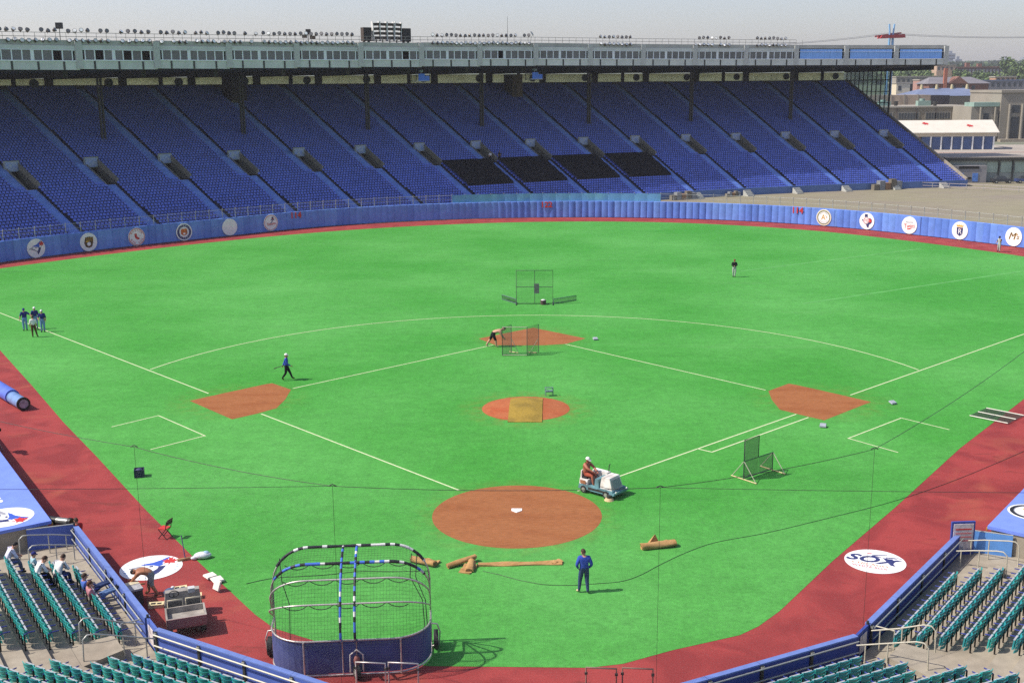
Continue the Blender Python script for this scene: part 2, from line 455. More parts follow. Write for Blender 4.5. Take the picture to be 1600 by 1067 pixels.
# ghost of an old yard line, and a shadow painted as a dark strip in left field
OLDL = mat('worn_line', (.085, .30, .066), rough=.9, var=.25, scale=.9, col2=(.075, .30, .06), scale2=.5)
mb = MB(); strip(mb, (24.6, 52.6), (61.5, 77.5), .42, .003); tag(mb.build('old_field_line', OLDL), kind='structure')
mb = MB(); strip(mb, (22.0, 71.5), (46.5, 88.3), .5, .003); tag(mb.build('faded_field_line', OLDL), kind='structure')
mb = MB(); strip(mb, (-61.5, 72.3), (-47.2, 74.0), .13, .003); tag(mb.build('painted_shadow_line', mat('shadow_dark', (.03, .13, .025), rough=.9)), kind='structure')
# plate
mb = MB(); mb.prism([(-.25, .46), (.25, .46), (.25, .2), (0, -.06), (-.25, .2)], .004, .028)
tag(mb.build('home_plate', WHITE), 'white five-sided home plate set in the dirt circle', 'home plate')
# tarp mat over the mound
MATCLOTH = cloth('mustard_mat', (.30, .20, .035), col2=(.22, .15, .03), scale2=.9)
mb = MB(); nx, ny = 8, 14
for j in range(ny + 1):
    for i in range(nx + 1):
        x = -1.02 + 2.07 * i / nx; y = 14.75 + 5.05 * j / ny
        d = math.hypot(x, y - 17.75); z = .006 + .25 * min(1, max(0, (1 - d / 2.76)) * 1.5)
        mb.v.append((x, y, z + .035 + .008 * math.sin(5 * x + 3 * y)))
for j in range(ny):
    for i in range(nx):
        a = j * (nx + 1) + i; mb.f.append((a, a + 1, a + nx + 2, a + nx + 1)); mb.m.append(0); mb.sm.append(True)
n0 = len(mb.v)
top = mb.v[:]
for i in range(nx): mb.add([top[i], top[i + 1], (top[i + 1][0], top[i + 1][1] - .01, .0), (top[i][0], top[i][1] - .01, .0)], [(0, 3, 2, 1)])
tag(mb.build('mound_cover', MATCLOTH), 'mustard canvas cover laid over the pitching mound', 'mound cover')
# ---------------------------------------------------------------- outfield wall
WH = 2.5
ow = thing('outfield_wall', 'long curved blue padded outfield wall around the green turf', 'wall', (0, 0, 0))
core = MB()
for i in range(len(WALL) - 1):
    a, b = WALL[i], WALL[i + 1]
    d = Vector((b[0] - a[0], b[1] - a[1])).normalized(); n = Vector((-d.y, d.x))
    q = lambda p, s: (p[0] + n.x * s, p[1] + n.y * s)
    core.hexa([(*q(a, .16), -.01), (*q(b, .16), -.01), (*q(b, .42), -.01), (*q(a, .42), -.01)], [(*q(a, .16), WH - .02), (*q(b, .16), WH - .02), (*q(b, .42), WH - .02), (*q(a, .42), WH - .02)])
core.build('backing', WALL_NAVY, ow)
def pad_mesh(name, bulge, mt):
    mb = MB(); wd = 1.0; prof = []
    for k in range(7):
        t = k / 6.0
        prof.append((-.498 + .996 * t, -.02 - bulge * math.sin(math.pi * t) ** .7))
    lo = [(x, y, .07) for x, y in prof]; hi = [(x, y, WH - .03) for x, y in prof]; tp = [(x, y * .4 + .03, WH + .02) for x, y in prof]
    n = 7
    for i in range(n - 1):
        mb.add([lo[i], lo[i + 1], hi[i + 1], hi[i]], [(0, 1, 2, 3)], 0, False)
        mb.add([hi[i], hi[i + 1], tp[i + 1], tp[i]], [(0, 1, 2, 3)], 0, False)
        mb.add([tp[i], tp[i + 1], (tp[i + 1][0], .18, WH + .02), (tp[i][0], .18, WH + .02)], [(0, 1, 2, 3)])
    for x, s in ((-.498, 0), (.498, 6)):
        mb.add([lo[s], hi[s], (x, .18, WH), (x, .18, .07)], [(0, 1, 2, 3)])
    return mb.mesh(name, mt)
PADS = [pad_mesh('pad', .10, PAD_BLUE), pad_mesh('pad', .07, mat('blue_padding_faded', (.14, .26, .64), rough=.5, var=.12, scale=1.5, var2=.12, scale2=.3)), pad_mesh('pad', .12, mat('blue_padding_deep', (.10, .195, .56), rough=.5, var=.12, scale=1.5, var2=.12, scale2=.3))]
s = .5; rnd = random.Random(3)
while s < WLEN[-1] - .5:
    p, a = wall_at(s)
    inst('pad', PADS[rnd.choice((0, 0, 1, 2))], ow, (p[0], p[1], 0), (rnd.uniform(-.012, .012), 0, a + rnd.uniform(-.02, .02)))
    s += 1.0
# ---------------------------------------------------------------- fence on top of the wall
fence = thing('wall_top_fence', 'wire mesh fence on slim posts along the outfield wall top', 'fence', (0, 0, 0))
pm = MB(); pm.tube([(0, .05, 0), (0, .05, 1.15), (0, -.1, 1.32)], .04, 6); POSTM = pm.mesh('post', mat('pale_post', (.46, .48, .44), rough=.5, metal=.3, var=.1))
wire = MB(); s = 1.0; k = 0
S0, S1 = wall_near(-15.0, 121.4), wall_near(18.0, 122.3)
screen_pts = []
while s < WLEN[-1] - 1:
    p, a = wall_at(s)
    n = Vector((-math.sin(a), math.cos(a)))
    inst('post', POSTM, fence, (p[0] + n.x * .3, p[1] + n.y * .3, WH - .02), (0, 0, a))
    if S0 <= s <= S1: screen_pts.append((p[0] + n.x * .29, p[1] + n.y * .29))
    s += 2.0; k += 1
top = []; s = 1.0
while s < WLEN[-1] - 1:
    p, a = wall_at(s); n = Vector((-math.sin(a), math.cos(a))); q = (p[0] + n.x * .36, p[1] + n.y * .36)
    if not (S0 <= s <= S1):
        wire.tube([(q[0], q[1], WH), (q[0], q[1], WH + 1.15)], .0045, 3, caps=False, smooth=False)
    if not top or math.dist(top[-1], q) > 1.9: top.append(q)
    s += .14
wire.build('wire_mesh', mat('fence_wire', (.34, .35, .33), rough=.6, var=0), fence)['kind'] = 'stuff'
for nm, z in (('top_rail', WH + 1.15), ('mid_rail', WH + .55)):
    MB().tube([(x, y, z) for x, y in top], .012 if nm == 'mid_rail' else .02, 5).build(nm, MATS['pale_post'], fence)
sc = MB(); hb = WH + .02; ht = WH + 1.2
dense = []
for i in range(len(screen_pts) - 1):
    for t in (0, .25, .5, .75):
        dense.append((screen_pts[i][0] + (screen_pts[i + 1][0] - screen_pts[i][0]) * t, screen_pts[i][1] + (screen_pts[i + 1][1] - screen_pts[i][1]) * t, t))
dense.append((*screen_pts[-1], 0))
for i in range(len(dense) - 1):
    a, b = dense[i], dense[i + 1]; da = -.05 * math.sin(math.pi * a[2]); db = -.05 * math.sin(math.pi * b[2])
    sc.add([(a[0], a[1] + da, hb), (b[0], b[1] + db, hb), (b[0], b[1] + db, ht), (a[0], a[1] + da, ht)], [(0, 1, 2, 3)])
    sc.add([(a[0], a[1] + da + .012, hb), (b[0], b[1] + db + .012, hb), (b[0], b[1] + db + .012, ht), (a[0], a[1] + da + .012, ht)], [(3, 2, 1, 0)])
    sc.add([(a[0], a[1] + da, ht), (b[0], b[1] + db, ht), (b[0], b[1] + db + .012, ht), (a[0], a[1] + da + .012, ht)], [(0, 1, 2, 3)])
tag(sc.build('windscreen', cloth('teal_windscreen', (.13, .30, .52), col2=(.15, .36, .48), scale2=.4)), 'pale teal windscreen cloth stretched along the fence at centre field', 'windscreen')

# ---------------------------------------------------------------- round team signs
RED = paint('print_red', (.52, .03, .025)); NAVY = paint('print_navy', (.03, .035, .13)); ROYAL = paint('print_blue', (.04, .10, .48)); GOLD = paint('print_gold', (.62, .34, .03)); BROWN = paint('print_brown', (.09, .045, .015)); GREENP = paint('print_green', (.10, .12, .04)); GREYP = paint('print_grey', (.30, .30, .33)); LBLUE = paint('print_light_blue', (.10, .26, .62)); ORANGE = paint('print_orange', (.60, .16, .02)); PINK = paint('print_pink', (.55, .16, .16))
def disc(n=40, r=1.15, z0=0, z1=.05, m=WHITE, name='disc'):
    return MB().cyl((0, 0), r, z0, z1, n).mesh(name, m)
def ring(r0, r1, z0, z1, n=40):
    mb = MB()
    for k in range(n):
        a, b = 2 * math.pi * k / n, 2 * math.pi * (k + 1) / n
        c = [(r0 * math.cos(a), r0 * math.sin(a)), (r1 * math.cos(a), r1 * math.sin(a)), (r1 * math.cos(b), r1 * math.sin(b)), (r0 * math.cos(b), r0 * math.sin(b))]
        mb.hexa([(x, y, z0) for x, y in c], [(x, y, z1) for x, y in c])
    return mb
def shape(parent, pts, m, lvl=1, name='emblem', base=.05, st=.012):
    return MB().prism(pts, base - .004, base + st * lvl).build(name, m, parent)
def letters(parent, txt, x, y, size, m, lvl=1, rot=0, squash=1, shear=0, base=.05, st=.012, name='lettering'):
    return inst(name, text_mesh(txt, size, st, m, squash, shear), parent, (x, y, base + st * lvl - st / 2), (0, 0, rot))
def round_text(parent, txt, r, a0, da, size, m, flip=False, base=.05):
    n = len(txt)
    for i, ch in enumerate(txt):
        if ch == ' ': continue
        a = a0 + (i - (n - 1) / 2) * da * (1 if flip else -1)
        letters(parent, ch, r * math.cos(a), r * math.sin(a), size, m, 1, a + (math.pi / 2 if flip else -math.pi / 2), base=base)
def sc_pts(pts, k, dx=0, dy=0): return [(x * k + dx, y * k + dy) for x, y in pts]
LEAF = [(0, -.28), (.03, -.10), (.22, -.14), (.17, -.02), (.30, .10), (.16, .12), (.15, .22), (.06, .13), (.08, .34), (0, .26), (-.08, .34), (-.06, .13), (-.15, .22), (-.16, .12), (-.30, .10), (-.17, -.02), (-.22, -.14), (-.03, -.10)]
def art_jay(o, k=1.0, base=.05, st=.012, ky=1.0):
    f = lambda p: [(x * k, y * k * ky) for x, y in p]
    shape(o, f([(-.52, .22), (-.30, .34), (0, .42), (.30, .62), (.62, .92), (.56, .62), (.40, .36), (.46, .20), (.30, .06), (.05, .18), (-.25, .20)]), ROYAL, 1, base=base, st=st)
    shape(o, f([(-.95, -.02), (-.52, .14), (-.30, .08), (-.50, -.06), (-.90, -.10)]), GREYP, 1, base=base, st=st)
    shape(o, f([(.30, .06), (.60, .10), (.52, -.22), (.40, -.50), (.18, -.78), (.08, -.42), (.28, -.16)]), NAVY, 2, base=base, st=st)
    shape(o, f([(-.30, -.10), (.08, -.36), (.12, -.46), (-.34, -.20), (-.62, -.14), (-.60, -.08)]), NAVY, 1, base=base, st=st)
    shape(o, f([(-.10, .12), (.04, .14), (.08, .04), (-.08, .02)]), NAVY, 2, base=base, st=st)
    shape(o, [(x * k * 1.15 + .70 * k, (y * k * 1.15 + .45 * k) * ky) for x, y in LEAF], RED, 3, base=base, st=st)
def art_mitt(o):
    shape(o, [(-.52, .30), (-.60, -.10), (-.42, -.58), (0, -.74), (.42, -.58), (.60, -.10), (.56, .42), (.36, .52), (-.34, .52)], BROWN, 1)
    for i in range(4):
        x = -.44 + .27 * i
        shape(o, [(x, .30), (x, .62 + (.06 if 0 < i < 3 else 0)), (x + .2, .62 + (.06 if 0 < i < 3 else 0)), (x + .2, .30)], BROWN, 2)
        shape(o, [(x + .19, .1), (x + .19, .58), (x + .25, .58), (x + .25, .1)], GOLD, 3)
    shape(o, [(-.42, .02), (-.30, .18), (.10, .18), (.06, .06), (-.24, -.02)], GOLD, 3)
    o2 = MB().cyl((0, -.24), .24, .05, .1, 20).build('emblem', WHITE, o)
def art_sock(o):
    MB.build(ring(1.02, 1.09, .048, .062), 'ring', RED, o)
    round_text(o, 'BOSTON', .84, R(90), R(22), .36, RED); round_text(o, 'RED SOX', .84, R(-90), R(21), .36, RED, True)
    shape(o, [(-.30, .40), (.02, .44), (.06, 0), (.30, -.24), (.26, -.38), (.02, -.34), (-.24, -.10)], RED, 1)
    shape(o, [(.08, .02), (.40, -.22), (.34, -.34), (.12, -.16)], RED, 2)
def art_tiger(o):
    MB.build(ring(.70, 1.0, .048, .062), 'ring', NAVY, o)
    round_text(o, 'DETROIT', .84, R(90), R(20), .24, WHITE, base=.06); round_text(o, 'TIGERS', .84, R(-90), R(20), .24, WHITE, True, base=.06)
    shape(o, [(-.46, .30), (-.30, .46), (0, .40), (.30, .46), (.46, .30), (.46, -.20), (.20, -.46), (-.20, -.46), (-.46, -.20)], ORANGE, 1)
    for i in range(3):
        shape(o, [(-.44, .2 - .2 * i), (-.12, .14 - .2 * i), (-.44, .1 - .2 * i)], RED, 2); shape(o, [(.44, .2 - .2 * i), (.12, .14 - .2 * i), (.44, .1 - .2 * i)], NAVY, 2)
    shape(o, [(-.18, -.12), (.18, -.12), (.10, -.34), (-.10, -.34)], WHITE, 2)
def art_hat(o):
    MB.build(ring(.98, 1.06, .048, .062), 'ring', PINK, o)
    letters(o, 'Yankees', 0, -.16, .56, RED, 2, R(4), .82, .2)
    shape(o, [(.02, .28), (.0, .40), (.58, .48), (.60, .36)], NAVY, 1); shape(o, [(.12, .42), (.16, .78), (.44, .82), (.46, .44)], NAVY, 1); shape(o, [(.15, .46), (.15, .56), (.46, .6), (.46, .5)], RED, 2)
    shape(o, [(-.10, -.02), (.30, .26), (.36, .20), (-.04, -.08)], NAVY, 3); shape(o, [(-.5, -.42), (.2, -.30), (.2, -.35), (-.5, -.47)], GREYP, 1)
def art_as(o):
    MB.build(ring(.86, .97, .048, .062), 'ring', GREENP, o); MB.build(ring(.97, 1.1, .048, .056), 'rim', CREAM, o)
    letters(o, 'A', -.06, .02, 1.05, GOLD, 2, 0, .9); letters(o, "'s", .40, .12, .5, GOLD, 2)
    round_text(o, 'OAKLAND', .70, R(90), R(15), .17, GREENP); round_text(o, 'ATHLETICS', .70, R(-90), R(12), .15, GREENP, True)
def art_state(o):
    shape(o, [(-.34, .95), (.10, .95), (.12, .50), (.30, .42), (.56, .40), (.78, .26), (.80, -.06), (.70, -.26), (.40, -.46), (.30, -.94), (.08, -.82), (-.10, -.46), (-.40, -.34), (-.52, -.18), (-.78, .12), (-.76, .18), (-.36, .16)], NAVY, 1)
    shape(o, [(.2, .36), (.52, .34), (.74, .2), (.74, -.06), (.5, -.2), (.3, 0)], RED, 2)
    MB().cyl((-.10, .08), .46, .05, .085, 24).build('emblem', WHITE, o)
    letters(o, 'TEXAS', -.10, .20, .24, RED, 4); letters(o, 'RANGERS', -.10, -.02, .17, RED, 4); MB.build(ring(.36, .42, .08, .092, 24), 'ring', PINK, o, (-.10, .08, 0))
def art_twins(o):
    letters(o, 'Twins', .02, -.10, .80, RED, 2, R(6), .86, .12); letters(o, 'Minnesota', 0, .40, .25, NAVY, 1, R(4))
    shape(o, [(-.30, -.46), (.50, -.34), (.10, -.56), (-.22, -.60)], RED, 1)
def art_shield(o):
    shape(o, [(-.46, .40), (.46, .40), (.42, -.44), (0, -.72), (-.42, -.44)], NAVY, 1); letters(o, 'R', .02, -.14, .95, WHITE, 2, 0, 1.0)
    shape(o, [(-.46, .48), (.46, .48), (.50, .80), (.28, .62), (.14, .82), (0, .62), (-.14, .82), (-.28, .62), (-.50, .80)], GOLD, 1); letters(o, 'Royals', .06, .30, .2, ORANGE, 3)
def art_ms(o):
    letters(o, 'M', -.22, .02, 1.25, GOLD, 1, 0, 1.0, .3); letters(o, 'M', -.26, .05, 1.22, BROWN, 2, 0, 1.0, .3); letters(o, "'s", .48, .04, .9, BROWN, 2, 0, 1, .3); letters(o, "'s", .52, .01, .9, GOLD, 1, 0, 1, .3)
def wall_frame(x, y, z, off=.16):
    p, a = wall_at(wall_near(x, y))
    n = Vector((-math.sin(a), math.cos(a)))
    return (p[0] - n.x * off, p[1] - n.y * off, z), (math.pi / 2, 0, a)
DISC = disc()
flat_panel = MB().box(-1.6, 1.6, -1.18, 1.2, -.14, -.03).mesh('backing_panel', PAD_BLUE)
for x, y, z, art, lab in (
        (-61.2, 83.0, 1.2, art_jay, 'white round wall sign with a blue jay head and red maple leaf'),
        (-57.0, 88.5, 1.2, art_mitt, 'white round wall sign with a brown ball-in-glove emblem'),
        (-52.6, 93.6, 1.2, art_sock, 'white round wall sign with hanging red socks and circling red letters'),
        (-47.9, 98.4, 1.2, art_tiger, 'round wall sign with navy lettered ring and orange animal face'),
        (-43.2, 103.1, 1.25, None, 'plain white round sign on the outfield wall'),
        (-38.6, 107.8, 1.3, art_hat, 'round wall sign with red script, top hat and pink rim'),
        (40.1, 111.6, 1.25, art_as, 'round wall sign with gold letter A inside a dark ring'),
        (45.0, 107.0, 1.25, art_state, 'white round wall sign with a navy and red state outline'),
        (49.6, 101.7, 1.25, art_twins, 'white round wall sign reading Twins in red script'),
        (54.0, 96.0, 1.25, art_shield, 'white round wall sign with navy R shield under gold crown'),
        (58.3, 89.8, 1.25, art_ms, "white round wall sign with brown and gold M's letters")):
    loc, rot = wall_frame(x, y, z)
    o = thing('round_sign', lab, 'sign', loc); o.rotation_euler = rot
    inst('disc', DISC, o)
    if x > 0: inst('backing_panel', flat_panel, o)
    if art: art(o)
for x, y, t, lab in ((-35.6, 110.8, '114', 'red 114 distance figure beside the pink-rimmed round sign'), (.6, 124, '122', 'red 122 distance figure below the teal windscreen'), (37.4, 113.9, '114', 'red 114 distance figure beside the gold letter sign')):
    loc, rot = wall_frame(x, y, 1.98, .15)
    o = thing('distance_figure', lab, 'sign', loc); o.rotation_euler = rot
    inst('outline', text_mesh(t, 1.2, .02, PINK, 1.0, bold=.04), o, (0, 0, .0)); inst('digits', text_mesh(t, 1.2, .03, RED, 1.0, bold=.02), o, (0, 0, .018))
# ---------------------------------------------------------------- far grandstand (an arc)
GX, GY, GR0, GST, GP15, GSL, GDP, GDT, GZ0 = 151.107, -99.4145, 283.294, .0378005, 1.834252, .384878, 15.75, 50.5, .8
def gphi(i): return GP15 + GST * (15 - i)
def pol(D, t, z, ph=0.0):
    """local polar point: depth D behind the front row, t metres to the (viewer's) left along the arc"""
    r = GR0 + D; a = ph + t / r
    return (r * math.cos(a), r * math.sin(a), z)
gs = thing('grandstand', 'huge curved roofed grandstand with rows of blue seats behind the outfield', 'grandstand', (GX, GY, 0))
ROWD = GDT / 62.0
def zrow(k): return GZ0 + GSL * ROWD * k
def tang(r): return GST * r
NP = 19                                                  # rows in the lower block
PDEP = 8                                                 # rows swallowed by a portal
def block(k0, k1, notch):
    """seats and terrace of one wedge: from the aisle at t=0 rightwards to the next aisle"""
    se = MB(); te = MB()
    for k in range(k0, k1):
        D = k * ROWD; r = GR0 + D; z = zrow(k); wid = tang(r)
        off = 1.75 if k >= NP else .45                    # aisle centre, left of the portal corner
        a = off - .76 - (1.6 if (notch and k < NP + PDEP) else 0)
        b = off - wid + .61
        steps = 6
        for j in range(steps):
            t0 = b + (a - b) * j / steps; t1 = b + (a - b) * (j + 1) / steps
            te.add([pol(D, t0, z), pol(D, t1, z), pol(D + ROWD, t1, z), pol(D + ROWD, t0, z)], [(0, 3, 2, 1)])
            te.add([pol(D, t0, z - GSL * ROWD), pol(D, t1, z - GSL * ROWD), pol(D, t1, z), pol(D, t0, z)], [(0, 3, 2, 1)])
        n = int((a - b - .1) / .5)
        for j in range(n):
            tc = b + (a - b - n * .5) / 2 + .25 + j * .5
            h = .19
            q = lambda t, d, zz: pol(D + d, tc + t, z + zz)
            # back: front face, top, sides, rear
            tilt = .08
            vs = [q(-h, .44, .34), q(h, .44, .34), q(h * .92, .44 + tilt, .61), q(-h * .92, .44 + tilt, .61), q(-h, .49, .32), q(h, .49, .32), q(h * .92, .51 + tilt, .61), q(-h * .92, .51 + tilt, .61)]
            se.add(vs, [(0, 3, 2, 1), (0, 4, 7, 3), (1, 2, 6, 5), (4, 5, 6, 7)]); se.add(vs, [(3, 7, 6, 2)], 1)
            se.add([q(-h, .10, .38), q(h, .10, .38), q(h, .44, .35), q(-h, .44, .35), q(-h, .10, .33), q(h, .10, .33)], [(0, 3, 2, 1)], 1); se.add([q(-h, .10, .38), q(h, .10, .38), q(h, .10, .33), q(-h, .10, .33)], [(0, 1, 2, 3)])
    return se.mesh('seat_block', [SEAT_BLUE, mat('blue_seat_lit_top', (.24, .33, .78), rough=.4, spec=.5, var=.3, scale=1.1, var2=.1, scale2=.05)]), te.mesh('terrace', TERR_BLUE)  # lighter blue paints the sky's light onto seat tops and pans
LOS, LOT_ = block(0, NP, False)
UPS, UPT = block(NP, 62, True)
def aisle_mesh(k0, k1, off):
    mb = MB()
    for k in range(k0, k1):
        for h in (0, 1):
            D = (k + h * .5) * ROWD; z = zrow(k) + h * GSL * ROWD / 2
            t0, t1 = off - .75, off + .6
            mb.add([pol(D, t0, z), pol(D, t1, z), pol(D + ROWD / 2, t1, z), pol(D + ROWD / 2, t0, z)], [(0, 3, 2, 1)])
            mb.add([pol(D, t0, z - GSL * ROWD), pol(D, t1, z - GSL * ROWD), pol(D, t1, z), pol(D, t0, z)], [(0, 3, 2, 1)])
    return mb.mesh('aisle_steps', [AISLE_BLUE])
LOA = aisle_mesh(0, NP, .45); UPA = aisle_mesh(NP, 62, 1.75)
# portals: an opening with concrete cheeks, floor and a pale sign over the doorway
pz = zrow(NP) - .05; D0 = NP * ROWD; D1 = (NP + PDEP) * ROWD
pm = MB()
for t0, t1, hh in ((-.95, -.72, 0), (.86, .99, -.62)):
    D2 = D1 + 2.5; e2 = GSL * (D2 - D1) - (1.0 if hh == 0 else .3)
    pm.hexa([pol(D1, t0, pz - .6), pol(D1, t1, pz - .6), pol(D2, t1, pz - .6), pol(D2, t0, pz - .6)], [pol(D1, t0, pz + 2.3), pol(D1, t1, pz + 2.3), pol(D2, t1, pz + 2.9), pol(D2, t0, pz + 2.9)], 1)
    pm.hexa([pol(D0, t0, pz - .4), pol(D0, t1, pz - .4), pol(D1, t1, pz - .4), pol(D1, t0, pz - .4)], [pol(D0, t0, pz + .75 + hh), pol(D0, t1, pz + .75 + hh), pol(D1, t1, pz + GSL * (D1 - D0) + .8 + hh), pol(D1, t0, pz + GSL * (D1 - D0) + .8 + hh)])
pm.add([pol(D0, -.9, pz), pol(D0, 1.1, pz), pol(D1 + 3, 1.1, pz - .3), pol(D1 + 3, -.9, pz - .3)], [(0, 3, 2, 1)], 1)
pm.hexa([pol(D1 + 2.4, -1.2, pz - .6), pol(D1 + 2.4, 1.4, pz - .6), pol(D1 + 2.6, 1.4, pz - .6), pol(D1 + 2.6, -1.2, pz - .6)], [pol(D1 + 2.4, -1.2, pz + 3), pol(D1 + 2.4, 1.4, pz + 3), pol(D1 + 2.6, 1.4, pz + 3), pol(D1 + 2.6, -1.2, pz + 3)], 1)
PORT = pm.mesh('portal', [mat('portal_concrete', (.27, .25, .20), rough=.9, var=.2, scale=1.2), mat('portal_shade', (.045, .04, .035), rough=.9, var=.2)])  # near-black slot paints shade on floor and walls inside the opening
pm = MB(); pm.hexa([pol(D1 - .2, -.95, pz + 2.0), pol(D1 - .2, 1.18, pz + 2.0), pol(D1 + .1, 1.18, pz + 2.0), pol(D1 + .1, -.95, pz + 2.0)], [pol(D1 - .2, -.95, pz + 3.55), pol(D1 - .2, 1.18, pz + 3.55), pol(D1 + .1, 1.18, pz + 3.55), pol(D1 + .1, -.95, pz + 3.55)])
LINT = pm.mesh('lintel', mat('pale_lintel', (.40, .41, .36), rough=.8, var=.1))
pm = MB(); pm.hexa([pol(D1 - .5, -.70, pz + 2.1), pol(D1 - .5, 1.05, pz + 2.1), pol(D1 - .22, 1.05, pz + 2.1), pol(D1 - .22, -.70, pz + 2.1)], [pol(D1 - .3, -.70, pz + 3.4), pol(D1 - .3, 1.05, pz + 3.4), pol(D1 - .22, 1.05, pz + 3.4), pol(D1 - .22, -.70, pz + 3.4)])
SIGN = pm.mesh('section_sign', mat('mottled_sign', (.44, .48, .54), rough=.6, var=.0, col2=(.24, .32, .60), scale2=2.6, var2=.1))
I0 = -2
for i in range(I0, 16):
    ph = gphi(i)
    rot = (0, 0, ph)
    if i >= I0 + 0:
        inst('aisle_steps', LOA, gs, rot=rot); inst('aisle_steps', UPA, gs, rot=rot)
        po = inst('portal', PORT, gs, rot=rot); inst('lintel', LINT, po); inst('section_sign', SIGN, po)
    if i < 15:
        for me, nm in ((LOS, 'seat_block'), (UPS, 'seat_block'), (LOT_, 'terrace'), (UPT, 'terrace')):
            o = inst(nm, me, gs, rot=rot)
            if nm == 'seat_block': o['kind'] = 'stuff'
# last half wedge at the far end: clip the wedge meshes
def clipped(me, name):
    bm = bmesh.new(); bm.from_mesh(me)
    lim = -GST * .5
    kill = [f for f in bm.faces if math.atan2(f.calc_center_median().y, f.calc_center_median().x) < lim + .0004]
    bmesh.ops.delete(bm, geom=kill, context='FACES')
    m2 = bpy.data.meshes.new(name); bm.to_mesh(m2); bm.free()
    for mt in me.materials: m2.materials.append(mt)
    return m2
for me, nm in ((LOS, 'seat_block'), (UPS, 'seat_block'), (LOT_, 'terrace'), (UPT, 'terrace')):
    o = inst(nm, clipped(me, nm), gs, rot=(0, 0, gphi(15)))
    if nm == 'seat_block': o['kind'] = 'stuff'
PHE = gphi(15.5); PHL = gphi(I0) + .004
def arc_wall(name, D0, D1, z0, z1, m, i0=I0, i1=15.5, n=44, zs=None):
    mb = MB()
    a0, a1 = gphi(i0), gphi(i1)
    for k in range(n):
        p, q = a0 + (a1 - a0) * k / n, a0 + (a1 - a0) * (k + 1) / n
        mb.hexa([pol(D0, 0, z0, p), pol(D1, 0, z0, p), pol(D1, 0, z0, q), pol(D0, 0, z0, q)], [pol(D0, 0, z1, p), pol(D1, 0, z1, p), pol(D1, 0, z1, q), pol(D0, 0, z1, q)])
    return mb.build(name, m, gs)
arc_wall('front_wall', -.55, -.35, -.1, 1.25, mat('stand_front_blue', (.10, .17, .36), rough=.7, var=.15, scale=.8))
arc_wall('front_walk', -.34, -.02, -.1, GZ0 - .33, CONC_GREY)
# stair ends at the foot of each aisle on the lot side
fm = MB()
for k in range(4): fm.box(-2.0 + .4 * k, -1.6 + .4 * k, -.7, .7, -.1, .2 + .25 * k)
FOOT = fm.mesh('foot_steps', mat('pale_steps', (.42, .42, .38), var=.1))
for i in range(9, 16):
    r = GR0 - .6; a = gphi(i) + .45 / GR0
    o = inst('foot_steps', FOOT, gs, (r * math.cos(a), r * math.sin(a), 0), (0, 0, a))
# end kerb of the stand (pale coping down the open end)
ek = MB()
for k in range(0, 62, 2):
    D0_, D1_ = k * ROWD, (k + 2) * ROWD
    ek.hexa([pol(D0_, -.0, -.1 if k < 1 else zrow(k) - 1.5, PHE), pol(D0_, -.35, zrow(k) - 1.5, PHE), pol(D1_, -.35, zrow(k + 2) - 1.5, PHE), pol(D1_, 0, zrow(k + 2) - 1.5, PHE)],
            [pol(D0_, 0, zrow(k) + .75, PHE), pol(D0_, -.35, zrow(k) + .75, PHE), pol(D1_, -.35, zrow(k + 2) + .75, PHE), pol(D1_, 0, zrow(k + 2) + .75, PHE)])
ek.build('end_coping', CONC, gs)
em = MB()
em.add([pol(0, -.2, -.1, PHE), pol(GDT, -.2, -.1, PHE), pol(GDT, -.2, zrow(62) - .2, PHE), pol(0, -.2, zrow(0) - .2, PHE)], [(0, 1, 2, 3)])
em.add([pol(0, -.1, -.1, PHE), pol(GDT, -.1, -.1, PHE), pol(GDT, -.1, zrow(62) - .2, PHE), pol(0, -.1, zrow(0) - .2, PHE)], [(3, 2, 1, 0)])
em.build('end_wall', CONC_GREY, gs)
# ------------------------------------------------------------- roof
FASC = mat('fascia_panel', (.60, .61, .56), rough=.7, var=.10, scale=.7, var2=.12, scale2=.15)
FASC_D = mat('fascia_concrete', (.44, .43, .39), rough=.85, var=.15, scale=.6, var2=.15, scale2=.2)
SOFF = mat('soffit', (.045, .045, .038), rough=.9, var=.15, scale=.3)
GLAZ = mat('booth_glass', (.13, .13, .13), rough=.2, spec=.5, var=.3, scale=.25)
FRAME = paint('booth_frame', (.80, .82, .82))
ROOFT = mat('roof_top', (.22, .22, .21), rough=.9)
DR = 10.0
ZB, ZS, ZW, ZT = 23.35, 24.55, 25.85, 27.15
def rz(i): return -.95 * max(0, (7.5 - i) / 8.0)
HB = GST / 2
def bayhex(mb, d0, d1, a0, a1, z0, z1, n=2, m=0):
    for k in range(n):
        p, q = a0 + (a1 - a0) * k / n, a0 + (a1 - a0) * (k + 1) / n
        mb.hexa([pol(d0, 0, z0, p), pol(d0, 0, z0, q), pol(d1, 0, z0, q), pol(d1, 0, z0, p)], [pol(d0, 0, z1, p), pol(d0, 0, z1, q), pol(d1, 0, z1, q), pol(d1, 0, z1, p)], m)
mb = MB(); bayhex(mb, DR, DR + 3.5, -HB, HB, ZB, ZS - .12); SPAN = mb.mesh('spandrel', FASC)
mb = MB(); bayhex(mb, DR - .06, DR + .01, -.00045, .00045, ZB + .02, ZS - .14, 1); JOIN = mb.mesh('panel_joint', STEEL_DARK)
mb = MB(); bayhex(mb, DR - .12, DR + .3, -HB, HB, ZS - .12, ZS + .02); bayhex(mb, DR - .05, DR + .3, -HB, HB, ZW + .0, ZW + .06); SILL = mb.mesh('window_ledge', FRAME)
mb = MB(); bayhex(mb, DR + .02, DR + 3.4, -HB, HB, ZW + .06, ZW + .62); HEAD = mb.mesh('head_panel', FASC)
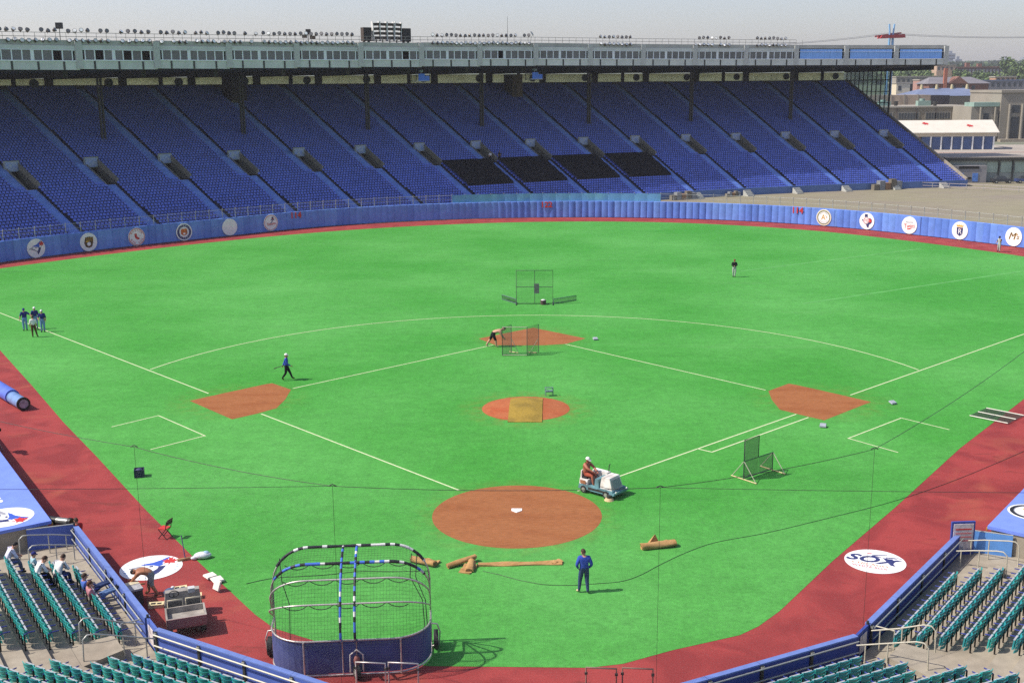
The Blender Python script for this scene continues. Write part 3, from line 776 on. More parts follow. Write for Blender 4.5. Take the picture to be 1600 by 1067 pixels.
mb = MB(); bayhex(mb, DR + .15, DR + 3.45, -HB, HB, ZW + .62, ZT); TOPB = mb.mesh('roof_edge', FASC_D)
mb = MB(); bayhex(mb, DR - .14, DR + .4, HB - .0016, HB + .0016, ZB + .03, ZT - .15, 1); PIER = mb.mesh('pier', mat('pier_concrete', (.50, .50, .46), rough=.8, var=.12))
WN = 7; ww = (2 * HB - .006) / WN
mb = MB()
for k in range(WN + 1):
    a = -HB + .003 + ww * k; bayhex(mb, DR + .02, DR + .16, a - (.00026 if k != 4 else .0008), a + (.00026 if k != 4 else .0008), ZS + .02, ZW, 1)
MULL = mb.mesh('mullion', FRAME)
mb = MB(); bayhex(mb, DR + .11, DR + .14, ww * .04, ww * .96, ZS + .02, ZW, 1); PANE = mb.mesh('pane', GLAZ)
mb = MB(); bayhex(mb, DR + .11, DR + .2, ww * .01, ww * .99, ZS + .02, ZW + .50, 1); BLUEP = mb.mesh('blue_infill', mat('blue_infill', (.24, .46, .90), rough=.6, var=.14, scale=1.5, stretch=(4, 4, .4)))
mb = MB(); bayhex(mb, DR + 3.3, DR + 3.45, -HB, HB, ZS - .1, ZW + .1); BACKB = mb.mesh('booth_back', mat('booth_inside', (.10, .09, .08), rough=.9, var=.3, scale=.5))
rnd = random.Random(11)
SPANR = range(I0, 16)
for i in SPANR:
    rot = (0, 0, gphi(i)); z = rz(i)
    b = inst('roof_bay', SPAN, gs, (0, 0, z), rot)
    for a_ in (-.62, 0, .62): inst('panel_joint', JOIN, b, rot=(0, 0, a_ * HB))
    for me, nm in (((SILL, 'window_ledge'), (TOPB, 'roof_edge'), (PIER, 'pier'), (BACKB, 'booth_back')) + (((HEAD, 'head_panel'),) if i < 13 else ())):
        inst(nm, me, b)
    if i < 13:
        inst('mullion', MULL, b)
        for k in range(WN):
            if rnd.random() < .07: continue
            inst('pane', PANE, b, rot=(0, 0, -HB + .003 + ww * k))
    else:
        for k in range(WN):
            inst('infill_panel', BLUEP, b, rot=(0, 0, -HB + .003 + ww * k))
inst('pier', PIER, gs, rot=(0, 0, gphi(16)))
# roof slab with its dark soffit, falling slightly to the back
rf = MB(); n = 50
for k in range(n):
    i0 = I0 - .5 + (16 - I0) * k / n; i1 = I0 - .5 + (16 - I0) * (k + 1) / n
    a, b = gphi(i0), gphi(i1)
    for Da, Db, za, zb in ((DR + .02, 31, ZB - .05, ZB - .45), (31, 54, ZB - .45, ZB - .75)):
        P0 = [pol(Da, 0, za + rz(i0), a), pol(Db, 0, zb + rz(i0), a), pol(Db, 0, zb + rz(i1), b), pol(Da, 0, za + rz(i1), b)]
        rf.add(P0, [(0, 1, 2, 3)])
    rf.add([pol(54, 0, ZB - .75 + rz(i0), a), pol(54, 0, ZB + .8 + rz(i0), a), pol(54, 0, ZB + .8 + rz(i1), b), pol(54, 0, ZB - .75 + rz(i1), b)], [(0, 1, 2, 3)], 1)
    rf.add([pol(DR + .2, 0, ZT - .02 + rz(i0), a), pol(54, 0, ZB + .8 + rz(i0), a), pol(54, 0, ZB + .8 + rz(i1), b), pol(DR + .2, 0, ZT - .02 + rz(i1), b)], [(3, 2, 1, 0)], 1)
for a, s in ((gphi(15.5), 1), (gphi(I0 - .5), -1)):
    i = 15.5 if s == 1 else I0 - .5
    P0 = [pol(DR + .02, 0, ZB - .05 + rz(i), a), pol(54, 0, ZB - .75 + rz(i), a), pol(54, 0, ZB + .8 + rz(i), a), pol(DR + .02, 0, ZT - .02 + rz(i), a)]
    rf.add(P0, [(0, 1, 2, 3) if s == 1 else (3, 2, 1, 0)], 1)
roof = rf.build('roof', [SOFF, ROOFT], gs)
# soffit beams
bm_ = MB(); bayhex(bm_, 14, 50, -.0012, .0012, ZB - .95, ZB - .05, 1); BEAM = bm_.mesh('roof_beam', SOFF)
# columns
cm = MB()
zc = zrow(36)
for s in (-.24, .24):
    cm.box(GR0 + 29.6, GR0 + 30.0, s - .12, s + .12, zc - .5, ZB - .3)
for k in range(5): cm.box(GR0 + 29.7, GR0 + 29.9, -.16, .16, zc + 1 + k * 1.6, zc + 1.15 + k * 1.6)
COLM = cm.mesh('column', mat('column_paint', (.085, .08, .075), rough=.8, var=.12))
for i in range(-2, 16, 2):
    z = rz(i + 1.47)
    inst('column', COLM, gs, (0, 0, 0), (0, 0, gphi(i - .53 + (.0 if i < 14 else 0))))
for i in SPANR:
    inst('roof_beam', BEAM, gs, (0, 0, rz(i)), (0, 0, gphi(i + .47)))
# rear wall: translucent pale panels between dark posts, round fans
def transl(name, col):
    m = bpy.data.materials.new(name); m.use_nodes = True; t = m.node_tree; t.nodes.clear()
    o = t.nodes.new('ShaderNodeOutputMaterial'); a = t.nodes.new('ShaderNodeBsdfDiffuse'); b = t.nodes.new('ShaderNodeBsdfTranslucent'); x = t.nodes.new('ShaderNodeMixShader')
    nz = t.nodes.new('ShaderNodeTexNoise'); nz.inputs['Scale'].default_value = .4; g_ = t.nodes.new('ShaderNodeNewGeometry'); t.links.new(g_.outputs['Position'], nz.inputs['Vector'])
    mr = t.nodes.new('ShaderNodeMapRange'); mr.inputs[3].default_value = .75; mr.inputs[4].default_value = 1.2; t.links.new(nz.outputs[0], mr.inputs[0])
    mu = t.nodes.new('ShaderNodeVectorMath'); mu.operation = 'SCALE'; mu.inputs[0].default_value = col; t.links.new(mr.outputs[0], mu.inputs['Scale'])
    t.links.new(mu.outputs[0], a.inputs[0]); t.links.new(mu.outputs[0], b.inputs[0])
    x.inputs[0].default_value = .75
    t.links.new(a.outputs[0], x.inputs[1]); t.links.new(b.outputs[0], x.inputs[2]); t.links.new(x.outputs[0], o.inputs[0])
    return m
FIBRE = transl('fibreglass_panel', (.78, .80, .62))
ZR = zrow(62)
mb = MB(); bayhex(mb, 51.21, 51.27, -HB * .96, HB * .9, ZR + .1, ZB - .95, 2); REARP = mb.mesh('rear_panel', FIBRE)
mb = MB(); bayhex(mb, 50.6, 51.4, HB * .92, HB * 1.12, ZR - .6, ZB - .2, 1); REARC = mb.mesh('rear_post', SOFF)
mb = MB(); bayhex(mb, 50.7, 51.1, HB * -.12, HB * -.02, ZR - .6, ZB - .2, 1); REARC2 = mb.mesh('rear_mullion', SOFF)
mb = MB(); bayhex(mb, 50.55, 51.2, -HB, HB, ZR - 1.2, ZR + .45, 2); REARW = mb.mesh('rear_parapet', mat('rear_dark', (.06, .05, .05), rough=.9))
fm = MB(); Tm = Matrix.Rotation(math.pi / 2, 4, 'Y'); fm.cyl((0, 0), .75, -.15, .15, 20, 0, None, Tm); fm.tube([(-.2, .62 * math.cos(a * math.pi / 8), .62 * math.sin(a * math.pi / 8)) for a in range(16)], .09, 5, 1, closed=True)
for a in range(3):
    c, s_ = math.cos(a * math.pi / 3) * .6, math.sin(a * math.pi / 3) * .6
    fm.tube([(-.22, c, s_), (-.22, -c, -s_)], .05, 4, 1)
FAN = fm.mesh('fan', [SOFF, mat('fan_grille', (.18, .20, .22), rough=.6, metal=.3, var=.1)])
for i in SPANR:
    rot = (0, 0, gphi(i)); z = rz(i) * .8
    rp = inst('rear_panel', REARP, gs, (0, 0, z), rot); inst('rear_post', REARC, gs, (0, 0, z), rot); inst('rear_parapet', REARW, gs, (0, 0, 0), rot)
    if i % 2: inst('rear_mullion', REARC2, gs, (0, 0, z), rot)
    a = gphi(i) - HB * .55; r = GR0 + 50.2
    inst('fan', FAN, gs, (r * math.cos(a), r * math.sin(a), ZR + 1.35 + z), (0, 0, a))
# glazed wind wall at the open end
GLZ = bpy.data.materials.new('wind_glass'); GLZ.use_nodes = True
_t = GLZ.node_tree; _t.nodes.clear(); _o = _t.nodes.new('ShaderNodeOutputMaterial'); _a = _t.nodes.new('ShaderNodeBsdfTransparent'); _b = _t.nodes.new('ShaderNodeBsdfGlossy'); _x = _t.nodes.new('ShaderNodeMixShader')
_a.inputs[0].default_value = (.88, .95, .95, 1); _b.inputs['Roughness'].default_value = .08; _x.inputs[0].default_value = .12
_t.links.new(_a.outputs[0], _x.inputs[1]); _t.links.new(_b.outputs[0], _x.inputs[2]); _t.links.new(_x.outputs[0], _o.inputs[0])
ND = 10
for k in range(ND + 1):
    D = 31 + 19.5 * k / ND
    wd = .10 if k else .28
    z0 = GZ0 + GSL * D + .4
    mb = MB(); mb.hexa([pol(D - wd, -.3, z0, PHE), pol(D + wd, -.3, z0, PHE), pol(D + wd, -.12, z0, PHE), pol(D - wd, -.12, z0, PHE)], [pol(D - wd, -.3, ZB - .4, PHE), pol(D + wd, -.3, ZB - .4, PHE), pol(D + wd, -.12, ZB - .4, PHE), pol(D - wd, -.12, ZB - .4, PHE)])
    mb.build('wind_mullion', STEEL_DARK, gs)
for z in (15.6, 18.0, 20.5):
    Dm = min(50, (z - .6 - GZ0) / GSL)
    mb = MB(); mb.hexa([pol(31, -.28, z, PHE), pol(Dm, -.28, z, PHE), pol(Dm, -.14, z, PHE), pol(31, -.14, z, PHE)], [pol(31, -.28, z + .16, PHE), pol(Dm, -.28, z + .16, PHE), pol(Dm, -.14, z + .16, PHE), pol(31, -.14, z + .16, PHE)])
    mb.build('wind_rail', STEEL_DARK, gs)
for k in range(ND):
    Da, Db = 31 + 19.5 * k / ND + .1, 31 + 19.5 * (k + 1) / ND - .1
    mb = MB(); mb.hexa([pol(Da, -.22, GZ0 + GSL * Da + .5, PHE), pol(Db, -.22, GZ0 + GSL * Db + .5, PHE), pol(Db, -.20, GZ0 + GSL * Db + .5, PHE), pol(Da, -.20, GZ0 + GSL * Da + .5, PHE)], [pol(Da, -.22, ZB - .45, PHE), pol(Db, -.22, ZB - .45, PHE), pol(Db, -.20, ZB - .45, PHE), pol(Da, -.20, ZB - .45, PHE)])
    mb.build('wind_pane', GLZ, gs)
# roof railing and floodlights
rl = MB()
for zz in (.45, .95): rl.tube([pol(DR + .3, 0, ZT + rz(i_) + zz, gphi(i_)) for i_ in [I0 - .5 + .25 * q for q in range(61)]], .035, 5)
for q in range(122):
    i_ = I0 - .5 + .125 * q
    rl.tube([pol(DR + .3, 0, ZT + rz(i_) - .05, gphi(i_)), pol(DR + .3, 0, ZT + rz(i_) + .95, gphi(i_))], .03, 4)
rl.build('roof_railing', mat('roof_rail', (.20, .20, .19), metal=.3, var=0), gs)
lm = MB(); Tl = Matrix.Rotation(R(-62), 4, 'Y')
lm.cyl((0, 0), .18, -.34, -.05, 10, 0, .30, Tl); lm.cyl((0, 0), .32, -.05, .12, 12, 0, .34, Tl); lm.cyl((0, 0), .29, .11, .15, 12, 1, .27, Tl)
lm.tube([(.15, 0, -.45), (.1, 0, -.1)], .04, 4, 0)
LAMP_BODY = mat('lamp_body', (.10, .085, .07), rough=.35, metal=.7, var=.2, scale=1.0)
LAMP_GLINT = mat('lamp_glass_glint', (.80, .79, .76), rough=.3, var=.5, scale=1.2)  # white lens colour paints in the reflected glint; the dim copy lacks it
FLOOD = lm.mesh('floodlight', [LAMP_BODY, mat('lamp_glass_dim', (.16, .15, .14), rough=.2, spec=.8, var=.6, scale=1.2)]); FLOOD2 = lm.mesh('floodlight', [LAMP_BODY, LAMP_GLINT])
groups = [(I0, -.55), (-.45, .28), (.36, .92), (1.02, 1.46), (1.54, 1.95), (2.02, 2.95), (2.98, 4.42), (5.66, 7.42), (8.66, 9.3), (10.46, 11.2), (11.68, 12.32)]
for a, b in groups:
    n = max(3, int((b - a) * 13.0))
    for up in (0, 1):
        for k in range(n):
            if rnd.random() < .06: continue
            i_ = a + (b - a) * (k + .5) / n
            ph = gphi(i_); r = GR0 + DR + (.12 if up else -.05)
            inst('floodlight', FLOOD if up and rnd.random() < .8 else FLOOD2, gs, (r * math.cos(ph), r * math.sin(ph), ZT + rz(i_) + (1.22 if up else -.05) + rnd.uniform(-.08, .08)), (0, rnd.uniform(-.2, .2), ph + rnd.uniform(-.8, .8)), (.86,) * 3)
def gpos(D, i, z): return Vector(pol(D, 0, z, gphi(i))) + Vector((GX, GY, 0))
# loudspeaker cluster on the roof
ls = thing('loudspeaker_cluster', 'cluster of loudspeaker horn columns between two black cabinets on the stand roof', 'loudspeaker', gpos(DR + 2, 5.02, ZT + rz(5)), gphi(5.02) + math.pi / 2)
SPK = mat('speaker_brown', (.05, .035, .025), rough=.7, var=.2)
for x in (-3.6, 3.6):
    mb = MB(); mb.box(-.72, .72, -.5, .5, .25, 2.35); mb.box(-.66, .66, .5, .53, .32, 2.28, 1); mb.box(-.5, -.35, -.3, .3, -.1, .25); mb.box(.35, .5, -.3, .3, -.1, .25); mb.build('cabinet', [SPK, BLACK], ls, (x, 0, 0))
PANEL = paint('speaker_white', (.62, .61, .58))
for j, x in enumerate((-1.95, -.70, .62, 1.75)):
    hc = MB()
    for s_ in (-.62, .55): hc.box(s_, s_ + .10, -.25, .4, .35, 3.35, 0)
    for k in range(4):
        z = .55 + .70 * k
        hc.hexa([(-.52, .42, z), (.52, .42, z), (.3, -.2, z + .12), (-.3, -.2, z + .12)], [(-.52, .42, z + .44), (.52, .42, z + .44), (.3, -.2, z + .36), (-.3, -.2, z + .36)], 1)
    hc.box(-.06, .06, -.2, .0, -.1, .5, 1)
    hc.build('horn_column', [PANEL, SPK], ls, (x, 0, 0), (0, (-.06, 0, 0, .06)[j], 0))
MB().box(-2.9, 2.9, -.25, .1, .25, .36).build('platform', STEEL_DARK, ls)
sb = thing('roof_spotlight', 'small dark box spotlight on a thin pole above the stand roof', 'spotlight', gpos(DR + 2, .37, ZT + rz(.4)))
MB().tube([(0, 0, -.3), (0, 0, 1.6)], .05, 6).build('pole', STEEL_DARK, sb); MB().box(-.42, .42, -.25, .25, 1.5, 2.3).build('lamp_box', BLACK, sb)
sb = thing('roof_spotlight', 'jumble of dark lamp heads on a roof tripod beside the speaker cabinets', 'spotlight', gpos(DR + 2, 3.78, ZT + rz(3.8)))
MB().tube([(0, 0, -.3), (0, 0, 1.2)], .06, 6).build('pole', STEEL_DARK, sb); MB().box(-.9, -.2, -.25, .25, .7, 1.2).build('lamp_box', SPK, sb); MB().box(-.3, .4, -.25, .25, 1.2, 2.0).build('lamp_box', BLACK, sb); MB().box(.3, 1.1, -.25, .25, .5, 1.0).build('lamp_box', SPK, sb)
sb = thing('roof_antenna', 'tilted pale dish lamp at the end of a floodlight row', 'lamp', gpos(DR + 1, 7.45, ZT + rz(7.4)))
MB().tube([(0, 0, -.3), (.2, 0, 1.2)], .06, 6).build('pole', STEEL, sb); MB().cyl((0, 0), .55, -.12, .12, 16, 0, .3, Matrix.Translation((.35, 0, 1.6)) @ Matrix.Rotation(R(60), 4, 'Y')).build('lamp_dish', STEEL, sb)
sb = thing('roof_mast', 'thin bare antenna mast on the stand roof', 'antenna', gpos(DR + 4, 7.2, ZT + rz(7.2)))
MB().tube([(0, 0, -.4), (0, 0, 4.6)], [.05, .025], 6).build('mast', STEEL_DARK, sb); MB().box(-.2, .2, -.2, .2, -.45, -.3).build('base', STEEL_DARK, sb)
# hanging television platforms
def tv_platform(i, lab):
    o = thing('camera_platform', lab, 'platform', gpos(13, i, 21.0 + rz(i)), gphi(i) + math.pi / 2)
    MB().box(-1.3, 1.3, -.9, .9, 0, .12).build('deck', STEEL, o)
    mb = MB()
    for x in (-1.25, 1.25):
        for y in (-.85, .85): mb.tube([(x, y, 0), (x, y, 2.6)], .05, 5)
    for y in (-.85, .85): mb.tube([(-1.25, y, 1.0), (1.25, y, 1.0)], .04, 5)
    mb.build('hanger', STEEL_DARK, o)
    MB().box(-.35, .85, .86, .92, .1, 1.25).build('tarpaulin', cloth('tv_tarp', (.10, .22, .68)), o)
    MB().box(-1.2, -.4, .86, .9, .1, .9).build('tarpaulin', MATS['tv_tarp'], o)
    cb = MB(); cb.box(-.25, .25, -.1, .5, 1.5, 1.85); cb.tube([(0, .5, 1.68), (0, .8, 1.68)], .1, 8); cb.tube([(0, .2, .1), (0, .2, 1.5)], .06, 6); cb.build('camera', mat('tv_camera', (.34, .42, .44), var=.2), o)
tv_platform(5.62, 'blue television platform hanging under the roof beside the loudspeakers')
tv_platform(7.62, 'blue television platform hanging under the roof by a concrete stair tower')
for i, wd, lab in ((8.72, 1.7, 'brown concrete stair tower under the roof by a blue platform'), (3.95, 2.4, 'dark stair tower under the roof among the rear windows')):
    o = thing('stair_tower', lab, 'stair tower', gpos(45.5, i, zrow(54)), gphi(i) + math.pi / 2)
    MB().box(-wd / 2 - .3, wd / 2 + .3, -2.0, 2.0, -1.5, 4.6).build('wall', mat('tower_brown' if i > 5 else 'tower_dark', (.16, .13, .10) if i > 5 else (.055, .05, .06), rough=.9, var=.2, scale=.7), o)
    MB().box(-wd / 2 - .4, wd / 2 + .4, 2.0, 2.15, -.2, .1).build('landing', CONC_DARK, o)
    MB().box(wd * .15, wd * .45, 2.0, 2.06, .3, 2.4).build('doorway', BLACK, o)
# black covers over the seats at the batter's eye
COVER = cloth('black_cover', (.012, .011, .014))
for j, lab in enumerate(('black seat cover at the end of the dark row towards the loudspeaker cluster', 'black seat cover second along from the blue television platform side', 'black seat cover third along, next to the last of the dark row', 'black seat cover at the end of the dark row towards the bare gravel lot')):
    i = 6 + j; mb = MB(); K0, K1, nj = 8, 19, 16
    o = thing('seat_cover', lab, 'seat cover', (GX, GY, 0), gphi(i))
    for k in range(K0 * 2, K1 * 2 + 1):
        D = k / 2 * ROWD
        for q in range(nj + 1):
            a = .45 - 1.25; b = .45 - tang(GR0 + D) + .65
            t = b + (a - b) * q / nj
            mb.v.append(pol(D + .1, t, zrow(k / 2) + .68 + .05 * math.sin(q * 1.3 + k) + .03 * math.sin(k * 1.9)))
    nr = (K1 - K0) * 2 + 1
    for k in range(nr - 1):
        for q in range(nj):
            c_ = k * (nj + 1) + q; mb.f.append((c_, c_ + nj + 1, c_ + nj + 2, c_ + 1)); mb.m.append(0); mb.sm.append(True)
    mb.build('sheet', COVER, o)
    ed = MB(); v = mb.v
    for q in range(nj): ed.add([v[q], v[q + 1], (v[q + 1][0], v[q + 1][1], v[q + 1][2] - .5), (v[q][0], v[q][1], v[q][2] - .5)], [(0, 1, 2, 3)])
    ed.build('hem', COVER, o)
# ---------------------------------------------------------------- near stands
def proj(p):
    d = Vector(p) - Vector(CAM); z = d.dot(_F)
    return (800 + 1760.33 * d.dot(_R2) / z, 533.5 - 1760.33 * d.dot(_U2) / z) if z > .1 else (-9e3, -9e3)
def in_view(p, mx=25):
    u, v = proj(p)
    return -mx < u < 1600 + mx and -mx < v < 1067 + mx
A0 = Vector((-12.05, -14.7)); UL = Vector((-.5889, .8082)); NL = Vector((-.8082, -.5889)); C0 = Vector((-4.8, -18.6)); UB = (C0 - A0).normalized(); NB = Vector((UB.y, -UB.x))
if NB.y > 0: NB = -NB
def LP(u, n, z, s=-1):            # point in the wing section (s=-1 third-base side, s=1 first-base side)
    p = A0 + UL * u + NL * n; return Vector((p.x * -s, p.y, z))
def BP(u, n, z, s=-1):            # point in the corner section behind the plate
    p = A0 + UB * u + NB * n; return Vector((p.x * -s, p.y, z))
def mit(n):
    """the wall path moved n metres away from the field, with mitred corners"""
    E = A0 + UL * 8.85
    p0 = E + NL * n
    d = (NL + NB).normalized(); p1 = A0 + d * (n / d.dot(NL))
    NC = Vector((0, -1)); d2 = (NB + NC).normalized(); p2 = C0 + d2 * (n / d2.dot(NB))
    left = [p0, p1, p2]
    return left + [Vector((-q.x, q.y)) for q in reversed(left)]
lower = thing('lower_seating_terrace', 'stepped concrete seating terrace behind the blue field wall', 'terrace', (0, 0, 0))
ROWN, RISE = .76, .20
def zt(k): return .5 + RISE * k
bounds = [.14] + [.45 + ROWN * k for k in range(1, 13)]
for k in range(12):
    a, b = mit(bounds[k]), mit(bounds[k + 1])
    z = zt(k); zb = z - .45
    mb = MB()
    for i in range(5):
        mb.hexa([(*a[i], zb), (*a[i + 1], zb), (*b[i + 1], zb), (*b[i], zb)], [(*a[i], z), (*a[i + 1], z), (*b[i + 1], z), (*b[i], z)])
    mb.build('step', CONC, lower)
# flat landings beside the dugouts and stair pits at the corners
for s in (-1, 1):
    mb = MB(); q = [LP(8.86, .14, 0, s), LP(12.24, .14, 0, s), LP(12.24, 10.0, 0, s), LP(8.86, 10.0, 0, s)]
    if s == 1: q.reverse()
    mb.hexa([(p.x, p.y, -.05) for p in q], [(p.x, p.y, .5) for p in q]); mb.build('landing', CONC, lower)
    for j in range(3):
        q = [LP(8.87, 1.3 + .3 * j, 0, s), LP(10.0, 1.3 + .3 * j, 0, s), LP(10.0, 1.62 + .3 * j, 0, s), LP(8.87, 1.62 + .3 * j, 0, s)]
        if s == 1: q.reverse()
        MB().hexa([(p.x, p.y, .501) for p in q], [(p.x, p.y, .63 + .13 * j) for p in q]).build('stair', CONC, lower)
    mb = MB(); q = [LP(-.3, 1.25, 0, s), LP(1.0, 1.25, 0, s), LP(1.0, 3.4, 0, s), LP(-.9, 3.4, 0, s)]
    if s == 1: q.reverse()
    mb.hexa([(p.x, p.y, .4) for p in q], [(p.x, p.y, 1.08) for p in q]); mb.build('landing', CONC, lower)

# blue field walls, one thing per straight run
WTOP = 1.3
def field_wall(p, q, label, inner, railm, rails=(1.22, .82), outer=PAD_BLUE, post=STEEL_DARK):
    p = Vector(p); q = Vector(q); d = q - p; Ln = d.length; d.normalize()
    n = Vector((d.y, -d.x))                                   # away from the field
    if n.dot(Vector((p.x + q.x, (p.y + q.y) + 4)) ) < 0: n = -n
    ang = math.atan2(d.y, d.x)
    o = thing('field_wall', label, 'wall', (p.x, p.y, 0), ang)
    sgn = 1 if (Matrix.Rotation(ang, 2) @ Vector((0, 1))).dot(n) > 0 else -1
    m = max(1, round(Ln / 2.35)); w_ = Ln / m
    pan = MB().box(.02, w_ - .02, -.10, .10, -.02, WTOP).mesh('panel', [inner])
    cap = MB().box(-.01, w_ + .01, -.105, .105, WTOP, WTOP + .05).mesh('cap', mat('wall_cap', (.13, .19, .44), rough=.5, var=.12))
    pst = MB().box(-.05, .05, sgn * .11 - .04, sgn * .11 + .04, .3, WTOP + .0).mesh('post', post)
    for j in range(m):
        a = inst('panel', pan, o, (w_ * j, 0, 0)); inst('cap', cap, a)
        inst('post', pst, o, (w_ * j + .06, 0, 0))
    for z in rails:
        MB().tube([(.05, sgn * .22, z), (Ln - .05, sgn * .22, z)], .028, 6).build('rail', railm, o)
        br = MB()
    brm = MB().box(-.06, .06, -.02, .06, -.03, .05).mesh('bracket', STEEL)
    for j in range(m): inst('bracket', brm, o, (w_ * j + .06, sgn * .16, rails[0]))
    return o
PALE_RAIL = paint('cream_rail', (.62, .58, .44))
pl = [A0 + UL * 11.6, A0 + UL * 1.15]; 
field_wall(pl[0], pl[1], 'blue field wall in front of the seated spectators', WALL_BLUE, STEEL)
field_wall(A0 + UL * .05, C0, 'blue field wall with cream rails behind the batting cage', WALL_BLUE, PALE_RAIL)
field_wall(C0, Vector((-C0.x, C0.y)), 'blue field wall straight behind home plate', WALL_BLUE, PALE_RAIL)
mx = lambda v: Vector((-v.x, v.y))
field_wall(mx(C0), mx(A0 + UL * .05), 'navy-backed field wall in front of empty seats behind the plate', WALL_NAVY, STEEL)
field_wall(mx(pl[1]), mx(pl[0]), 'navy-backed field wall running up to the white notice board', WALL_NAVY, STEEL)
# corner gates in the wall
NOTICE = mat('notice_paper', (.62, .55, .52), rough=.8, var=.1, col2=(.45, .38, .38), scale2=6)
for s, lab in ((-1, 'narrow blue gate with white panel in the wall corner by the batting cage'), (1, 'narrow blue gate with white panel in the wall corner beside empty seats')):
    a = LP(1.12, 0, 0, s); b = LP(.08, 0, 0, s)
    ang = math.atan2(b.y - a.y, b.x - a.x); Lg = (b - a).length
    o = thing('field_gate', lab, 'gate', a, ang); sg = -s
    MB().box(.03, Lg - .03, -.05, .05, .02, WTOP + .03).build('leaf', WALL_BLUE if s < 0 else WALL_NAVY, o)
    MB().box(.25, Lg - .2, sg * -.08 - .01, sg * -.08 + .01, .55, 1.2).build('panel', NOTICE, o)
    MB().tube([(.0, 0, 0), (0, 0, 1.45)], .05, 6).build('hinge_post', STEEL_DARK, o)
# notice board at the end of the first-base wall
o = thing('notice_board', 'white printed notice board in a navy frame at the end of the wall', 'notice board', LP(11.2, .15, 0, 1), R(6))
MB().box(-.5, .5, -.05, .05, .2, 1.95).build('frame', WALL_NAVY, o); MB().box(-.42, .42, -.08, -.052, .75, 1.86).build('paper', NOTICE, o)
for z_ in (1.6, 1.42, 1.26, 1.1): MB().box(-.34, .34, -.09, -.082, z_, z_ + .06).build('print_line', PINK if z_ < 1.5 else RED, o)
# blue panels closing the gap between wall end and dugout
for s, lab, m_ in ((-1, 'blue sheet panel closing the gap between dugout and field wall', WALL_BLUE), (1, 'bright blue sheet panel between dugout end and notice board', mat('bright_blue_panel', (.11, .28, .62), rough=.6, var=.1))):
    a = LP(11.65, .05, 0, s); b = LP(12.15, 1.9, 0, s)
    ang = math.atan2(b.y - a.y, b.x - a.x); Lg = (b - a).length
    o = thing('blue_barrier', lab, 'barrier', a, ang)
    MB().box(0, Lg, -.04, .04, .0, 1.42).build('sheet', m_, o)
    MB().tube([(0, 0, 1.44), (Lg, 0, 1.44)], .03, 6).build('top_rail', STEEL, o); MB().tube([(0, 0, 0), (0, 0, 1.5)], .05, 6).build('post', STEEL_DARK, o)

# ---------------------------------------------------------------- seats
TEAL = mat('teal_seat', (.028, .33, .285), rough=.32, spec=.55, var=.18, scale=2.0, var2=.12, scale2=.4)
TEAL_D = mat('teal_seat_weathered', (.02, .25, .26), rough=.4, spec=.5, var=.18, scale=2.0)
SEATFR = paint('seat_frame_blue', (.022, .035, .20), rough=.4)
PANG = mat('seat_pan_grey', (.36, .37, .38), rough=.4, var=.15, scale=3)
def slat_mesh(m_, z0, z1, y):
    mb = MB(); n = 6
    for k in range(n):
        x0, x1 = -.225 + .45 * k / n, -.225 + .45 * (k + 1) / n
        f = lambda x: y - .075 * (x / .225) ** 2
        dz = .012 * 0
        mb.hexa([(x0, f(x0), z0), (x1, f(x1), z0), (x1, f(x1) + .022, z0), (x0, f(x0) + .022, z0)], [(x0, f(x0) + .02, z1), (x1, f(x1) + .02, z1), (x1, f(x1) + .045, z1), (x0, f(x0) + .045, z1)])
    return mb.mesh('slat', m_)
def seat_proto(m_, foot):
    sl = [slat_mesh(m_, .26 + .138 * k, .26 + .138 * k + .108, -.012 + .02 * k) for k in range(4)]
    pan = MB(); pan.hexa([(-.2, -.15, .36), (.2, -.15, .36), (.2, -.10, .36), (-.2, -.10, .36)], [(-.2, -.11, .70), (.2, -.11, .70), (.2, -.065, .70), (-.2, -.065, .70)], 0)
    pan.box(-.2, .2, -.118, -.06, .70, .715, 1)
    pan = pan.mesh('seat_pan', [m_, PANG])
    arm = MB(); arm.tube([(-.25, .03, .58), (-.25, -.16, .63), (-.25, -.34, .62)], .022, 5); arm.box(-.262, -.238, -.02, .03, .0, .60, 1); arm = arm.mesh('armrest', [SEATFR, BLACK])
    ft = None
    if foot:
        f_ = MB(); f_.ell((-.25, .17, .16), (.055, .04, .10), 8, 6); ft = f_.mesh('foot_bracket', CREAM)
    return sl, pan, arm, ft
PROTO = {(-1): [seat_proto(TEAL, False), seat_proto(TEAL_D, False)], 1: [seat_proto(TEAL_D, True), seat_proto(TEAL, True)]}
nseat = [0]
ORD = 'first second third fourth fifth sixth seventh eighth ninth tenth eleventh twelfth thirteenth fourteenth fifteenth sixteenth seventeenth eighteenth nineteenth twentieth'.split()
def seat(p, ang, s, label, group, rnd=random.Random(5)):
    if not in_view(p + Vector((0, 0, .6)), 30): return
    sl, pan, arm, ft = PROTO[s][0 if rnd.random() < .75 else 1]
    o = thing('stadium_seat', label, 'seat', p, ang, group)
    for m_ in sl: inst('slat', m_, o)
    inst('seat_pan', pan, o); inst('armrest', arm, o)
    if ft: inst('foot_bracket', ft, o)
    nseat[0] += 1
PITCH = .50
